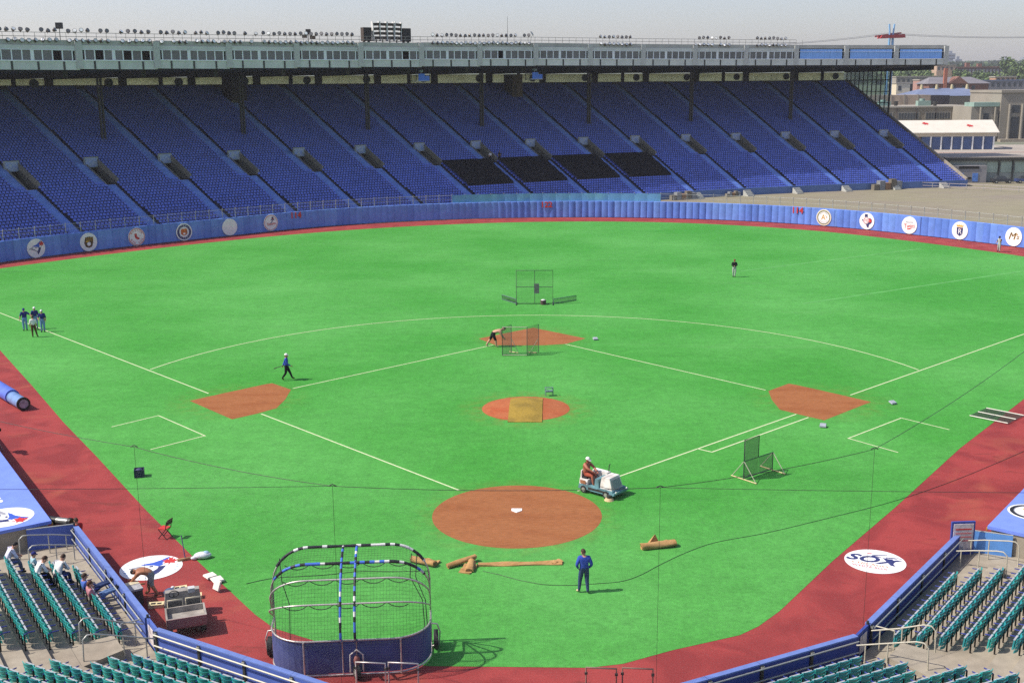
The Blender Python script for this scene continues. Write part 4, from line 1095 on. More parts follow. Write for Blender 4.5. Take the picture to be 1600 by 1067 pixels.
for s in (-1, 1):
    side = 'third-base' if s < 0 else 'first-base'
    aL = math.atan2(NL.y, NL.x * -s) - math.pi / 2
    aB = math.atan2(NB.y, NB.x * -s) - math.pi / 2
    for k in range(0, 9):
        n = 1.05 + ROWN * k
        u0, u1 = (1.35, (7.6, 7.9, 8.3, 8.5, 8.5, 8.5, 8.5, 8.5, 8.5)[k])
        u = u0
        while u < u1:
            seat(LP(u, n, zt(k), s), aL, s, 'teal seat, %s from the corner gate in %s wing row on %s side' % (ORD[round((u - u0) / PITCH)], ORD[k], side), 'wing seats %s side' % side)
            u += PITCH
        st = (1.25, 1.0, .78, .5, -.1, -.35, -.55, -.75, -.95)[k] + (.0 if s < 0 else -.35)
        if k == 3: st = .9
        u = st
        while u < 8.0:
            seat(BP(u, n, zt(k), s), aB, s, 'teal seat, %s from the corner steps in %s plate row on %s side' % (ORD[round((u - st) / PITCH)], ORD[k], side), 'rows behind the plate %s side' % side)
            u += PITCH

# ---------------------------------------------------------------- handrails
def handrail(label, path, posts, m_=STEEL, group=None):
    o = thing('handrail', label, 'handrail', path[0], 0, group)
    P0 = Vector(path[0])
    MB().tube([Vector(p) - P0 for p in path], .026, 7).build('rail', m_, o)
    pm_ = MB()
    for a, b in posts:
        MB().tube([Vector(a) - P0, Vector(b) - P0], .024, 6).build('post', m_, o)
    return o
for s in (-1, 1):
    sd_ = 'third-base' if s < 0 else 'first-base'
    for nm, u, h, n1 in (('landing', 9.95, .0, 2.2), ('dugout', 11.3, .0, 2.3)):
        pts = [LP(u, .3, 1.1, s), LP(u, 1.0, 1.3, s), LP(u, n1 - .35, 1.5, s), LP(u, n1 - .1, 1.52, s), LP(u, n1 + .05, 1.4, s), LP(u, n1 + .08, .5, s)]
        handrail('looped steel handrail by the %s side of the %s dugout steps' % (nm, sd_), pts, [(LP(u, .5, .5, s), LP(u, .5, 1.16, s)), (LP(u, 1.2, .5, s), LP(u, 1.2, 1.35, s))], STEEL if s < 0 else RAIL_TAN)
    for nm, u, n1 in (('seat', .98, 2.3), ('plate', -.35, 2.5)):
        pts = [LP(u, .2, 1.2, s), LP(u, 1.1, 1.55, s), LP(u, n1 - .35, 1.95, s), LP(u, n1 - .1, 1.98, s), LP(u, n1 + .05, 1.85, s), LP(u, n1 + .08, 1.05, s)]
        handrail('looped steel handrail on the %s side of the %s corner gate steps' % (nm, sd_), pts, [(LP(u, .5, .5, s), LP(u, .5, 1.3, s)), (LP(u, 1.25, .9, s), LP(u, 1.25, 1.62, s))], STEEL if s < 0 else RAIL_TAN)
    pts = [LP(1.25, .25, 1.28, s), LP(1.28, .9, 1.28, s)]
    handrail('short straight rail from the %s wall to the first seat row' % sd_, pts, [(LP(1.28, .9, .5, s), LP(1.28, .9, 1.28, s))], STEEL if s < 0 else RAIL_TAN)

# ---------------------------------------------------------------- dugouts
ROOFBLUE = mat('dugout_roof_blue', (.155, .235, .66), rough=.6, var=.08, scale=2, var2=.08, scale2=.4)
YEL = paint('yellow_edge', (.42, .22, .03))
def dugout(s, lab):
    base = LP(12.2, .85, 0, s)
    o = thing('dugout', lab, 'dugout', base, 0)
    def W(u, n, z): return LP(u, n, z, s) - base
    def slab(name, u0, u1, n0, n1, z0, z1, m_):
        q = [W(u0, n0, 0), W(u1, n0, 0), W(u1, n1, 0), W(u0, n1, 0)]
        if s == 1: q.reverse()
        return MB().hexa([(p.x, p.y, z0) for p in q], [(p.x, p.y, z1) for p in q]).build(name, m_, o)
    slab('roof', 12.2, 34, .85, 4.4, 1.46, 1.6, ROOFBLUE)
    slab('end_wall', 12.25, 12.5, 1.0, 4.4, -.05, 1.455, CONC)
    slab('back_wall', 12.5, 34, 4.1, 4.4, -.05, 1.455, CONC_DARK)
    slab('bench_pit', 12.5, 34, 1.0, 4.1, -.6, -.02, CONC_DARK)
    slab('front_step', 12.5, 34, .9, 1.1, -.1, .35, CONC_DARK)
    slab('yellow_edge', 12.2, 34, .80, .86, 1.40, 1.50, YEL)
    for u in (12.6, 16, 20, 24): slab('prop', u, u + .12, .95, 1.07, .36, 1.455, STEEL_DARK)
    return o
dl = dugout(-1, 'blue-roofed dugout with painted bird emblem on the third-base side')
dr = dugout(1, 'blue-roofed dugout with dark-ringed round emblem on the first-base side')
for s, o in ((-1, dl), (1, dr)):
    c = LP(13.75 if s < 0 else 14.9, 2.45 if s < 0 else 1.9, 1.604, s) - LP(12.2, .85, 0, s)
    # painted roundel, reads from the field
    r = inst('roundel', MB().cyl((0, 0), 1.2 if s < 0 else .95, 0, .006, 40).mesh('roundel', WHITE), o, c, (0, 0, math.atan2(NL.y, NL.x * -s) + math.pi / 2))
    if s < 0:
        art = bpy.data.objects.new('emblem', None); COL.objects.link(art); art.parent = o; art.location = c + Vector((0, 0, .006)); art.rotation_euler = (0, 0, math.atan2(-NL.y, -NL.x) + math.pi / 2)
        art_jay(art, 1.0, .004, .003)
        for ch in list(art.children):
            ch.parent = r; ch.location = (0, 0, .006); ch.rotation_euler = (0, 0, 0)
        bpy.data.objects.remove(art)
        t_ = inst('lettering', text_mesh('BLUE JAYS', 1.25, .006, WHITE, 1.0), o, LP(18.6, 2.6, 1.606, s) - LP(12.2, .85, 0, s), (0, 0, math.atan2(UL.y, UL.x) + math.pi))
    else:
        MB.build(ring(.70, .86, 0, .004), 'ring', BLACK, r, (0, 0, .006)); MB.build(ring(.66, .70, 0, .004), 'ring', GREYP, r, (0, 0, .006)); shape(r, [(-.1, -.3), (.2, -.25), (.25, .1), (.0, .3), (-.2, .1)], BROWN, 1, base=.01, st=.004); shape(r, [(.1, .1), (.4, .2), (.3, .4), (.05, .35)], GOLD, 1, base=.01, st=.004)

# ---------------------------------------------------------------- backstop net on its poles
net = thing('backstop_net', 'tall fine backstop net hung on cables behind home plate', 'net', (0, 0, 0))
NP_ = [(-12.25, -14.85), (-4.85, -18.55), (4.95, -18.55), (12.25, -14.85)]
NZ = 8.05
cord = MB(); edge = MB()
for a, b in zip(NP_[:-1], NP_[1:]):
    a = Vector(a); b = Vector(b); Ln = (b - a).length; m = int(Ln / .055)
    for k in range(1, m):
        t = k / m; q = a + (b - a) * t; sag = -.35 * 4 * t * (1 - t) * .25
        cord.tube([(q.x, q.y, 1.4), (q.x, q.y, NZ + sag)], .00042, 3, caps=False, smooth=False)
    for j in range(120):
        z = 1.45 + (NZ - 1.5) * j / 120
        cord.tube([(a.x, a.y, z), (b.x, b.y, z)], .00042, 3, caps=False, smooth=False)
cb = cord.build('netting', NETPALE, net); cb['kind'] = 'stuff'
def cable(pts, r=.022, name='cable', n=12, sag=.3):
    out = []
    for a, b in zip(pts[:-1], pts[1:]):
        a = Vector(a); b = Vector(b)
        for k in range(n):
            t = k / n; p = a + (b - a) * t; p.z -= sag * 4 * t * (1 - t); out.append(p)
    out.append(Vector(pts[-1]))
    return MB().tube(out, r, 5).build(name, STEEL_DARK, net)
top = [(x, y, NZ) for x, y in NP_]
cable(top, .010, 'head_cable', 10, .12)
cable([top[1], (-26, -22, 9.2)], .008, 'guy_cable', 10, .1); cable([top[2], (26, -22, 9.3)], .008, 'guy_cable', 10, .1)
cable([top[3], (27.5, 2.0, 10.9)], .010, 'guy_cable', 14, .5); cable([top[0], (-27.5, -8.0, 9.0)], .010, 'guy_cable', 14, .3)
for x, y in NP_:
    MB().tube([(x, y, 1.25), (x, y, NZ)], .006, 6).build('drop_rope', STEEL_DARK, net)
    MB().tube([(x - .12, y, NZ), (x, y, NZ + .06), (x + .12, y, NZ)], .018, 5).build('pulley', STEEL_DARK, net)
# ---------------------------------------------------------------- batting cage
cg = thing('batting_cage', 'wheeled clamshell batting cage with blue canvas skirt and striped padded hoops', 'batting cage', (-5.42, -13.3, 0), R(6.3))
HW, ZP = 2.78, 1.33
def hoop(Ld, th, n=9, rc=1.35, w=HW):
    """U-shaped hoop of depth Ld hinged on the side pivots, raised th degrees from flat-back"""
    pts = [(-w, 0.0)]
    for k in range(n + 1):
        a = math.pi + math.pi / 2 * k / n
        pts.append((-w + rc + rc * math.cos(a), -(Ld - rc) + rc * math.sin(a)))
    for k in range(1, 12): pts.append((-w + rc + (2 * w - 2 * rc) * k / 12, -Ld))
    for k in range(n + 1):
        a = -math.pi / 2 + math.pi / 2 * k / n
        pts.append((w - rc + rc * math.cos(a), -(Ld - rc) + rc * math.sin(a)))
    pts.append((w, 0.0))
    c, s_ = math.cos(R(th)), math.sin(R(th))
    return [(x, y * c, ZP - y * s_) for x, y in pts]
PIPE = mat('cage_pipe', (.55, .50, .45), rough=.4, metal=.5, var=.15, scale=5)
# banded padding: blue, black and white sleeves on the pipe
PADW = paint('pad_white', (.62, .62, .58)); PADK = paint('pad_black', (.016, .016, .02)); PADB = paint('pad_blue', (.05, .13, .50))
def resample(pts, step):
    pts = [Vector(p) for p in pts]; out = [pts[0]]; acc = 0
    for a, b in zip(pts[:-1], pts[1:]):
        L_ = (b - a).length; d = step - acc
        while d <= L_:
            out.append(a + (b - a) * (d / L_)); d += step
        acc = L_ - (d - step)
    out.append(pts[-1]); return out
def sleeve(pts, r, parent, name, seed, palette, step=.17):
    q = resample(pts, step); rr = random.Random(seed); mb = MB()
    for i in range(len(q) - 1):
        mb.tube([q[i], q[i + 1]], r * rr.uniform(.9, 1.12), 7, palette[rr.randrange(len(palette))])
    return mb.build(name, [PADB, PADK, PADW], parent)
L_R, L_H = 2.05, 2.58
MB().tube(hoop(L_R, 0), .035, 7).build('rim_pipe', PIPE, cg)
base = [(x, y, .06) for x, y, z in hoop(L_R, 0)]
MB().tube(base, .03, 7).build('base_pipe', PIPE, cg)
for th in (33, 52): MB().tube(hoop(L_H, th), .03, 7).build('hoop', PIPE, cg)
for th, seed, pal in ((67, 1, (0, 0, 1, 1, 1, 2)), (90, 2, (1, 1, 1, 2))):
    h = hoop(L_H, th); MB().tube(h, .028, 6).build('hoop', PIPE, cg)
    n_ = len(h); sleeve(h[4:n_ - 4], .052, cg, 'padding', seed, pal)
for x in (-.24, .24):
    rib = [(x, -L_H * math.cos(R(t)), ZP + L_H * math.sin(R(t))) for t in range(6, 91, 6)]
    rib = [(x, -L_R, .1), (x, -L_R, ZP)] + rib
    MB().tube(rib, .026, 6).build('rib', PIPE, cg); sleeve(rib[1:], .045, cg, 'padding', 5 + int(x > 0), (0, 0, 1, 1, 2))
skirt = MB(); rimp = hoop(L_R, 0); CANV = mat('navy_canvas', (.055, .070, .19), rough=.85, var=.12, scale=3, col2=(.085, .105, .26), scale2=1.1)
for i in range(len(rimp) - 1):
    if i in (0, len(rimp) - 2): continue
    a, b = rimp[i], rimp[i + 1]; w1 = w2 = 0.0
    ca, cb2 = Vector((a[0], a[1] + 1.0)), Vector((b[0], b[1] + 1.0))
    ia = Vector((a[0], a[1])) - ca.normalized() * .012; ib = Vector((b[0], b[1])) - cb2.normalized() * .012
    skirt.hexa([(a[0], a[1], .12), (b[0], b[1], .12), (ib.x, ib.y, .12), (ia.x, ia.y, .12)], [(a[0], a[1], ZP - .03), (b[0], b[1], ZP - .03), (ib.x, ib.y, ZP - .03), (ia.x, ia.y, ZP - .03)])
sk = skirt.build('canvas_skirt', CANV, cg)
for x in (-1.55, 1.75): MB().tube([(x, -L_R - .04, .06), (x, -L_R - .04, ZP)], .032, 6).build('upright', PIPE, cg)
for x in (-HW, HW): MB().tube([(x, 0, .06), (x, 0, ZP)], .032, 6).build('upright', PIPE, cg)
cn = MB()
ths = [0, 12, 24, 36, 48, 60, 72, 84, 90]
for t in range(3, 90, 3): cn.tube(hoop(L_H - .03, t, 5), .0035, 3, caps=False, smooth=False)
for k in range(-24, 25):
    x = k * .11
    cn.tube([(x, -(L_H - .03 - max(0, abs(x) - (HW - 1.0)) * .6) * math.cos(R(t)), ZP + (L_H - .03 - max(0, abs(x) - (HW - 1.0)) * .6) * math.sin(R(t))) for t in ths], .0035, 3, caps=False, smooth=False)
o_ = cn.build('netting', NETCORD, cg); o_['kind'] = 'stuff'
for j, (th, dx) in enumerate(((67, 0), (52, .3), (33, .2))):
    h = hoop(L_H, th); mb = MB(); pts = []
    for seg in range(5):
        x0, x1 = -2.2 + .88 * seg, -2.2 + .88 * (seg + 1)
        for k in range(6):
            t = k / 6; pts.append((x0 + (x1 - x0) * t, -L_H * math.cos(R(th)) + .1, ZP + L_H * math.sin(R(th)) - .05 - .18 * 4 * t * (1 - t)))
    mb.tube(pts, .016, 4).build('lacing_cord', NETCORD, cg)
for x0, x1 in ((-2.5, -2.2), (2.35, 2.6), (2.15, 2.5)):
    MB().tube([(x0, .02, ZP + 2.2), (x0 * .97, -.2, ZP + 1.4), (x1, -.2, ZP + .5), (x1 * 1.03, -.1, .4)], .016, 4).build('hanging_rope', NETCORD, cg)
# wheels: side pair with guards, one castor at the back
def wheel(parent, loc, r, wd, rot):
    T = Matrix.Rotation(math.pi / 2, 4, 'Y')
    w_ = inst('wheel', MB().cyl((0, 0), r, -wd / 2, wd / 2, 18, 0, None, T).mesh('wheel', RUBBER), parent, loc, rot)
    MB().cyl((0, 0), r * .55, -wd / 2 - .01, wd / 2 + .01, 14, 0, None, T).build('hub', STEEL, w_)
    return w_
for sx in (-1, 1):
    wheel(cg, (sx * (HW + .17), -.28, .34), .34, .16, (0, 0, 0))
    MB().tube([(sx * HW, -.28, .95), (sx * (HW + .22), -.28, .92), (sx * (HW + .32), -.28, .62), (sx * (HW + .28), -.28, .12), (sx * HW, -.28, .06)], .028, 6).build('wheel_guard', PIPE, cg)
wheel(cg, (.24, -L_R - .22, .24), .24, .14, (0, 0, .4))
MB().tube([(.02, -L_R - .2, .25), (.02, -L_R - .12, .85), (.24, -L_R - .1, 1.02), (.46, -L_R - .12, .85), (.46, -L_R - .2, .25)], .03, 6).build('castor_fork', PIPE, cg)
MB().ell((.24, -L_R - .12, .62), (.12, .08, .22), 8, 6).build('jack', mat('jack_red', (.30, .12, .10), var=.2), cg)
# steel crowd frames lying against the wall under the cage
for x, lab in ((-4.35, 'square steel frame standing by the wall beside the cage castor'), (-3.25, 'square steel frame standing by the wall, second from the castor'), (3.35, 'rusty square steel frame behind home plate, nearer the plate'), (4.55, 'rusty square steel frame behind home plate, farther from the cage')):
    o = thing('steel_frame', lab, 'frame', (x, -16.15 if x < 0 else -16.35, 0), R(-4))
    mb = MB(); mb.tube([(-.5, 0, 0), (-.5, 0, .95), (.5, 0, .95), (.5, 0, 0)], .032, 6); mb.build('tube_frame', PIPE if x < 0 else mat('rusty_pipe', (.20, .12, .09), metal=.2, var=.2), o)
    for sx in (-.5, .5):
        MB().box(sx - .05, sx + .05, -.03, .03, .70, .78).build('clip', STEEL_DARK, o); MB().box(sx - .1, sx + .1, -.25, .25, .0, .04).build('foot', STEEL_DARK, o)

# ---------------------------------------------------------------- turf sweeper
sw = thing('turf_sweeper', 'white and teal ride-on turf sweeper beside the home plate circle', 'sweeper', (4.15, 2.75, 0), R(-38)); sw.scale = (.82, .82, .86)
MW = mat('sweeper_white', (.76, .73, .68), rough=.45, var=.10, scale=2.5, col2=(.55, .50, .44), scale2=1.6); MT = mat('sweeper_teal', (.13, .28, .31), rough=.5, var=.15, scale=3, col2=(.09, .17, .18), scale2=1.8); MG = mat('sweeper_grille', (.26, .27, .26), rough=.6, var=.2, scale=12)
def bevbox(x0, x1, y0, y1, z0, z1, tx=0, ty=0, tx2=None):
    """box whose top is drawn in by tx (front), tx2 (rear), ty (sides)"""
    tx2 = tx if tx2 is None else tx2
    return MB().hexa([(x0, y0, z0), (x1, y0, z0), (x1, y1, z0), (x0, y1, z0)], [(x0 + tx2, y0 + ty, z1), (x1 - tx, y0 + ty, z1), (x1 - tx, y1 - ty, z1), (x0 + tx2, y1 - ty, z1)])
bevbox(-1.25, 1.3, -.72, .72, .22, .50, .05, .02).build('chassis', MT, sw)
bevbox(.28, 1.18, -.62, .50, .502, 1.18, .22, .05, .12).build('hood', MW, sw)
fg = MB(); fg.hexa([(1.19, -.5, .58), (1.19, .38, .58), (1.22, .38, .58), (1.22, -.5, .58)], [(1.02, -.46, 1.08), (1.02, .34, 1.08), (1.04, .34, 1.08), (1.04, -.46, 1.08)]); fg.build('grille', MG, sw)
bevbox(-.05, .27, -.70, .70, .502, 1.02, .04, .02).build('dash_panel', MT, sw)
bevbox(-.95, .25, .22, .70, .505, 1.16, .06, .05).build('side_hopper', MW, sw)
bevbox(-1.2, -.62, -.66, .18, .502, .80, .0, .04).build('seat_box', MW, sw)
bevbox(-1.12, -.72, -.55, .05, .802, .92, .04, .04).build('seat_cushion', BLACK, sw); bevbox(-1.22, -1.12, -.55, .05, .70, 1.25, .02, .04).build('seat_back', MW, sw)
MB().tube([(.02, -.25, 1.0), (-.25, -.25, 1.15)], .025, 6).build('steering_column', BLACK, sw)
MB().tube([(-.25 + .04 * math.cos(a), -.25 + .19 * math.sin(a), 1.15 + .17 * math.cos(a)) for a in [k * math.pi / 8 for k in range(16)]], .018, 5, closed=True).build('steering_wheel', BLACK, sw)
bevbox(1.3, 1.42, -.74, .74, .28, .42, 0, 0).build('bumper', MT, sw)
for x in (-.85, .8):
    for y in (-.66, .66):
        wheel(sw, (x, y, .22), .22, .16, (0, 0, math.pi / 2))
br = MB(); br.cyl((0, 0), .16, .12, .30, 14, 0); br.cyl((0, 0), .30, .0, .14, 20, 1, .2); br.build('side_brush', [STEEL_DARK, mat('brush_straw', (.55, .38, .20), var=.25, scale=20)], sw, (1.1, -.78, 0))
MB().box(-.5, 1.0, -.735, -.722, .30, .42).build('skirt', STEEL_DARK, sw)
for y in (-.55, .55): MB().cyl((0, 0), .07, 0, .05, 10, 0, None, Matrix.Translation((1.42, y, .44)) @ Matrix.Rotation(math.pi / 2, 4, 'Y')).build('headlight', mat('lamp_clear', (.6, .6, .55), rough=.2, var=0), sw)
MB().box(.30, 1.16, -.628, -.60, .60, .615).build('hood_seam', BLACK, sw); MB().box(.62, .63, -.60, .48, 1.165, 1.186).build('hood_seam', BLACK, sw); MB().tube([(.1, .55, 1.1), (.1, .62, 1.5), (.16, .62, 1.6)], .03, 6).build('exhaust_pipe', STEEL_DARK, sw)
MB().box(-1.1, -.7, -.725, -.70, .55, .75).build('grime_panel', mat('rust_panel', (.30, .13, .06), var=.3, scale=6), sw)

# ---------------------------------------------------------------- protective screens
BAR = paint('screen_bar', (.055, .07, .06)); BARP = paint('screen_bar_pale', (.42, .40, .30)); BASEY = paint('screen_skid', (.50, .42, .20))
def net_panel(mb, x0, x1, z0, z1, st=.055, r=.006, y=0):
    x = x0 + st
    while x < x1 - .01:
        mb.tube([(x, y, z0), (x, y, z1)], r, 3, caps=False, smooth=False); x += st
    z = z0 + st
    while z < z1 - .01:
        mb.tube([(x0, y, z), (x1, y, z)], r, 3, caps=False, smooth=False); z += st
sc_ = thing('pitching_screen', 'L-shaped pitching screen with dark net on yellow skids', 'screen', (12.32, 5.4, 0), math.atan2(1.5, 1.74))
MB().tube([(-1.15, 0, .05), (-1.15, 0, 2.15), (-.02, 0, 2.15), (-.02, 0, 1.0), (1.15, 0, 1.0), (1.15, 0, .05)], .028, 6).build('frame', BAR, sc_)
MB().tube([(-1.15, 0, .10), (1.15, 0, .10)], .03, 6).build('bottom_bar', BAR, sc_); MB().tube([(-1.15, 0, 1.0), (0, 0, 1.0)], .02, 6).build('cross_bar', BAR, sc_)
n_ = MB(); net_panel(n_, -1.15, -.02, .1, 2.15, .05, .0075); net_panel(n_, -.02, 1.15, .1, 1.0, .05, .0075); o_ = n_.build('netting', NETCORD, sc_); o_['kind'] = 'stuff'
for x in (-1.15, 1.15):
    MB().tube([(x, -.85, .04), (x, .8, .04)], .035, 6).build('skid', BASEY, sc_)
    for y in (-.8, .75): MB().tube([(x, y, .06), (x, 0, 1.0)], .02, 6).build('brace', BARP, sc_)
sc_ = thing('infield_screen', 'three-sided net screen standing in front of second base', 'screen', (-.75, 32.3, 0))
def wing(x0, y0, x1, y1, nm):
    d = Vector((x1 - x0, y1 - y0)); a = math.atan2(d.y, d.x); L_ = d.length
    o = inst(nm, MB().tube([(0, 0, .05), (0, 0, 2.2), (L_, 0, 2.2), (L_, 0, .05), (0, 0, .05)], .028, 6).mesh(nm, BAR), sc_, (x0 + .75, y0 - 32.3, 0), (0, 0, a))
    n_ = MB(); net_panel(n_, 0, L_, .08, 2.18, .07, .006); w_ = n_.build('netting', NETCORD, o); w_['kind'] = 'stuff'
wing(-2.12, 31.96, -1.47, 32.85, 'wing_frame'); wing(-.26, 31.96, .6, 33.0, 'wing_frame')
MB().tube([(-1.37, -.34, 2.2), (.49, -.34, 2.2)], .025, 6).build('top_bar', BARP, sc_); MB().tube([(-1.37, -.34, .06), (.49, -.34, .06)], .025, 6).build('bottom_bar', BARP, sc_)
for a, b in (((-.9, .9, .04), (-.2, .5, .04)), ((.55, .7, .04), (1.2, .5, .04))): MB().tube([a, b], .04, 6).build('skid', BASEY, sc_)
for a, b in (((-.7, .5, 1.1), (-.2, .55, .06)), ((1.3, .6, 1.1), (.7, .6, .06))): MB().tube([a, b], .02, 6).build('brace', BARP, sc_)
n_ = MB(); net_panel(n_, -1.37, .49, .08, 2.18, .09, .0016, -.34); o_ = n_.build('netting', NETPALE, sc_); o_['kind'] = 'stuff'
sc_ = thing('outfield_screen', 'tall square net screen with low side wings in shallow centre field', 'screen', (-.05, 52.75, 0))
MB().tube([(-1.7, 0, .05), (-1.7, 0, 3.15), (1.7, 0, 3.15), (1.7, 0, .05), (-1.7, 0, .05)], .035, 6).build('frame', BAR, sc_)
MB().tube([(0, 0, .05), (0, 0, 3.15)], .028, 6).build('middle_post', BAR, sc_); MB().tube([(-1.7, 0, 1.6), (1.7, 0, 1.6)], .028, 6).build('cross_bar', BAR, sc_)
n_ = MB(); net_panel(n_, -1.7, 1.7, .08, 3.12, .12, .0035); o_ = n_.build('netting', NETCORD, sc_); o_['kind'] = 'stuff'
MB().box(-.05, .42, -.05, .05, 1.0, 1.9).build('pouch', mat('pouch_grey', (.12, .13, .12), var=.3, scale=8), sc_)
for x in (-1.7, 1.7): MB().tube([(x, -.75, .05), (x, .5, .05)], .05, 6).build('foot', BAR, sc_)
for a, b in (((-1.75, .1), (-3.15, 2.3)), ((1.75, .1), (3.9, 1.8))):
    d = Vector((b[0] - a[0], b[1] - a[1])); L_ = d.length
    o = inst('side_wing', MB().tube([(0, 0, .04), (0, 0, .45), (L_, 0, .45), (L_, 0, .04), (0, 0, .04)], .03, 6).mesh('side_wing', mat('wing_teal', (.10, .16, .16), var=.1)), sc_, (a[0], a[1], 0), (0, 0, math.atan2(d.y, d.x)))
    n_ = MB(); net_panel(n_, 0, L_, .04, .45, .06, .008); w_ = n_.build('netting', NETCORD, o); w_['kind'] = 'stuff'
bk = thing('ball_bucket', 'dark bucket of balls by the square outfield screen', 'bucket', (.75, 52.45, 0)); MB().cyl((0, 0), .24, 0, .42, 16, 0, .28).build('pail', mat('bucket_brown', (.09, .05, .05), var=.2), bk); MB().ell((0, 0, .42), (.22, .22, .08), 10, 6).build('ball_heap', PADW, bk)
# flat training frame lying across the turf edge
o = thing('lying_frame', 'flat white-railed net frame lying over the turf edge by the warning track', 'frame', (28.55, 16.2, .03), math.atan2(1.55, 1.5))
FR = mat('frame_white', (.60, .58, .48), rough=.6, var=.1)
for y in (-1.15, 0, 1.15): MB().tube([(-1.15, y, .03), (1.15, y, .03)], .035, 6).build('long_bar', FR, o, rot=(0, 0, -math.pi / 2))
n_ = MB(); net_panel(n_, -1.15, 1.15, -1.1, 1.1, .06, .0065); o_ = n_.build('netting', NETCORD, o, (0, 0, .02), (math.pi / 2, 0, 0)); o_['kind'] = 'stuff'
for x in (-1.15, 0.1, 1.15): MB().tube([(-1.15, x, .02), (1.15, x, .02)], .02, 6).build('short_bar', BAR, o)
# hoses
hose = [(27.49, 9.48), (22.51, 5.06), (18.33, 1.81), (14.73, -.41), (11.42, -2.32), (8.97, -3.46), (7.58, -4.54), (6.27, -5.9), (5.32, -7.0), (4.5, -7.6), (3.45, -7.84), (2.41, -8.0), (1.38, -7.95), (.33, -7.53), (-.48, -7.04), (-1.17, -6.7)]
hp = smooth_path(hose, 6)
tag(MB().tube([(x, y, .012) for x, y in hp], .011, 6).build('water_hose', mat('hose_green', (.035, .05, .03), rough=.4, var=.1)), 'dark garden hose curving across turf and track past the blue-jacketed person', 'hose')
hp = smooth_path([(-10.77, -8.09), (-9.72, -7.52), (-7.92, -7.24), (-6.38, -6.83), (-4.78, -6.8), (-3.44, -6.71)], 5)
tag(MB().tube([(x, y, .015) for x, y in hp], .012, 6).build('thin_rope', MATS['hose_green']), 'thin dark rope lying on turf beyond the batting cage', 'rope')
# ---------------------------------------------------------------- coir mats and rolls
COIR = cloth('coir', (.40, .235, .095), col2=(.32, .17, .06), scale2=2.2)
def wavy_strip(name, L_, W_, amp, parent, loc, rz_, seed, thick=.03, curl=0.0):
    rr = random.Random(seed); n = 22; mb = MB(); top = []
    ph = rr.uniform(0, 6)
    for i in range(n + 1):
        t = i / n; x = -L_ / 2 + L_ * t
        for j in range(4):
            y = -W_ / 2 + W_ * j / 3
            z = thick + amp * (.5 + .5 * math.sin(ph + t * 11 + j * .8)) * (.4 + .6 * abs(math.sin(3 * t + ph)))
            top.append((x, y + .02 * math.sin(9 * t + ph), z))
    fs = []
    for i in range(n):
        for j in range(3):
            a = i * 4 + j; fs.append((a, a + 4, a + 5, a + 1))
    mb.add(top, fs, 0, True)
    for j in (0, 3):
        for i in range(n):
            a, b = top[i * 4 + j], top[(i + 1) * 4 + j]
            mb.add([a, b, (b[0], b[1], 0), (a[0], a[1], 0)], [(0, 1, 2, 3) if j else (3, 2, 1, 0)])
    for i in (0, n):
        for j in range(3):
            a, b = top[i * 4 + j], top[i * 4 + j + 1]; mb.add([a, b, (b[0], b[1], 0), (a[0], a[1], 0)], [(0, 1, 2, 3)])
    return mb.build(name, COIR, parent, loc, (0, 0, rz_))
def roll_mesh(L_, r, flat=.7, seed=0):
    rr = random.Random(seed); mb = MB(); n = 14; pts = []
    for i in range(9):
        t = i / 8; ring_ = []
        for k in range(n):
            a = 2 * math.pi * k / n; q = r * (1 + .1 * math.sin(3 * a + t * 5 + seed))
            ring_.append((-L_ / 2 + L_ * t + .03 * math.sin(a * 2 + seed), q * math.cos(a), max(0, r * flat + q * flat * math.sin(a))))
        pts += ring_
    fs = [(i * n + k, i * n + (k + 1) % n, (i + 1) * n + (k + 1) % n, (i + 1) * n + k) for i in range(8) for k in range(n)]
    mb.add(pts, fs, 0, True)
    sp = [(-L_ / 2 - .01, r * (1 - q / 26) * .95 * math.cos(q * .6), r * flat + r * flat * (1 - q / 26) * .95 * math.sin(q * .6)) for q in range(24)]
    mb.add(pts[:n], [tuple(reversed(range(n)))]); mb.add(pts[-n:], [tuple(range(n))])
    mb.tube(sp, .015, 4)
    mb.tube([(-x, y, z) for x, y, z in sp], .015, 4)
    return mb
o = thing('coir_mat', 'long tan coir runner stretched flat on the turf behind the plate', 'mat', (.35, -5.95, 0), R(4))
wavy_strip('runner', 3.55, .36, .06, o, (0, 0, 0), 0, 4); wavy_strip('loose_end', .5, .3, .05, o, (1.55, .1, .02), .3, 9)
o = thing('coir_mat', 'crumpled tan mat pile with crossed rolls at the runner end', 'mat', (-2.0, -6.35, 0), R(20))
roll_mesh(1.35, .13, .8, 3).build('roll', COIR, o, (0, .35, .05), (0, -.08, .25)); roll_mesh(.8, .17, .7, 5).build('roll', COIR, o, (.25, -.15, .0), (0, -.1, 1.15)); wavy_strip('fold', .8, .5, .14, o, (.1, -.25, 0), .9, 12)
o = thing('coir_mat', 'tan rolled mat beside the top hoop of the batting cage', 'mat', (-3.75, -6.0, 0), R(-28))
roll_mesh(1.15, .17, .75, 2).build('roll', COIR, o); wavy_strip('loose_end', .9, .45, .08, o, (.1, .25, 0), .1, 21)
o = thing('coir_mat', 'lone tan rolled mat on the turf nearer the first-base line', 'mat', (6.35, -4.1, 0), R(16))
roll_mesh(1.55, .19, .75, 7).build('roll', COIR, o); wavy_strip('loose_end', 1.3, .5, .10, o, (.0, .32, 0), .05, 31)
MB().add([(-.3, .35, .1), (.15, .35, .1), (-.05, .32, .52), (-.3, .5, .1), (.15, .5, .1)], [(0, 1, 2), (1, 4, 2), (4, 3, 2), (3, 0, 2)]).build('raised_fold', COIR, o)
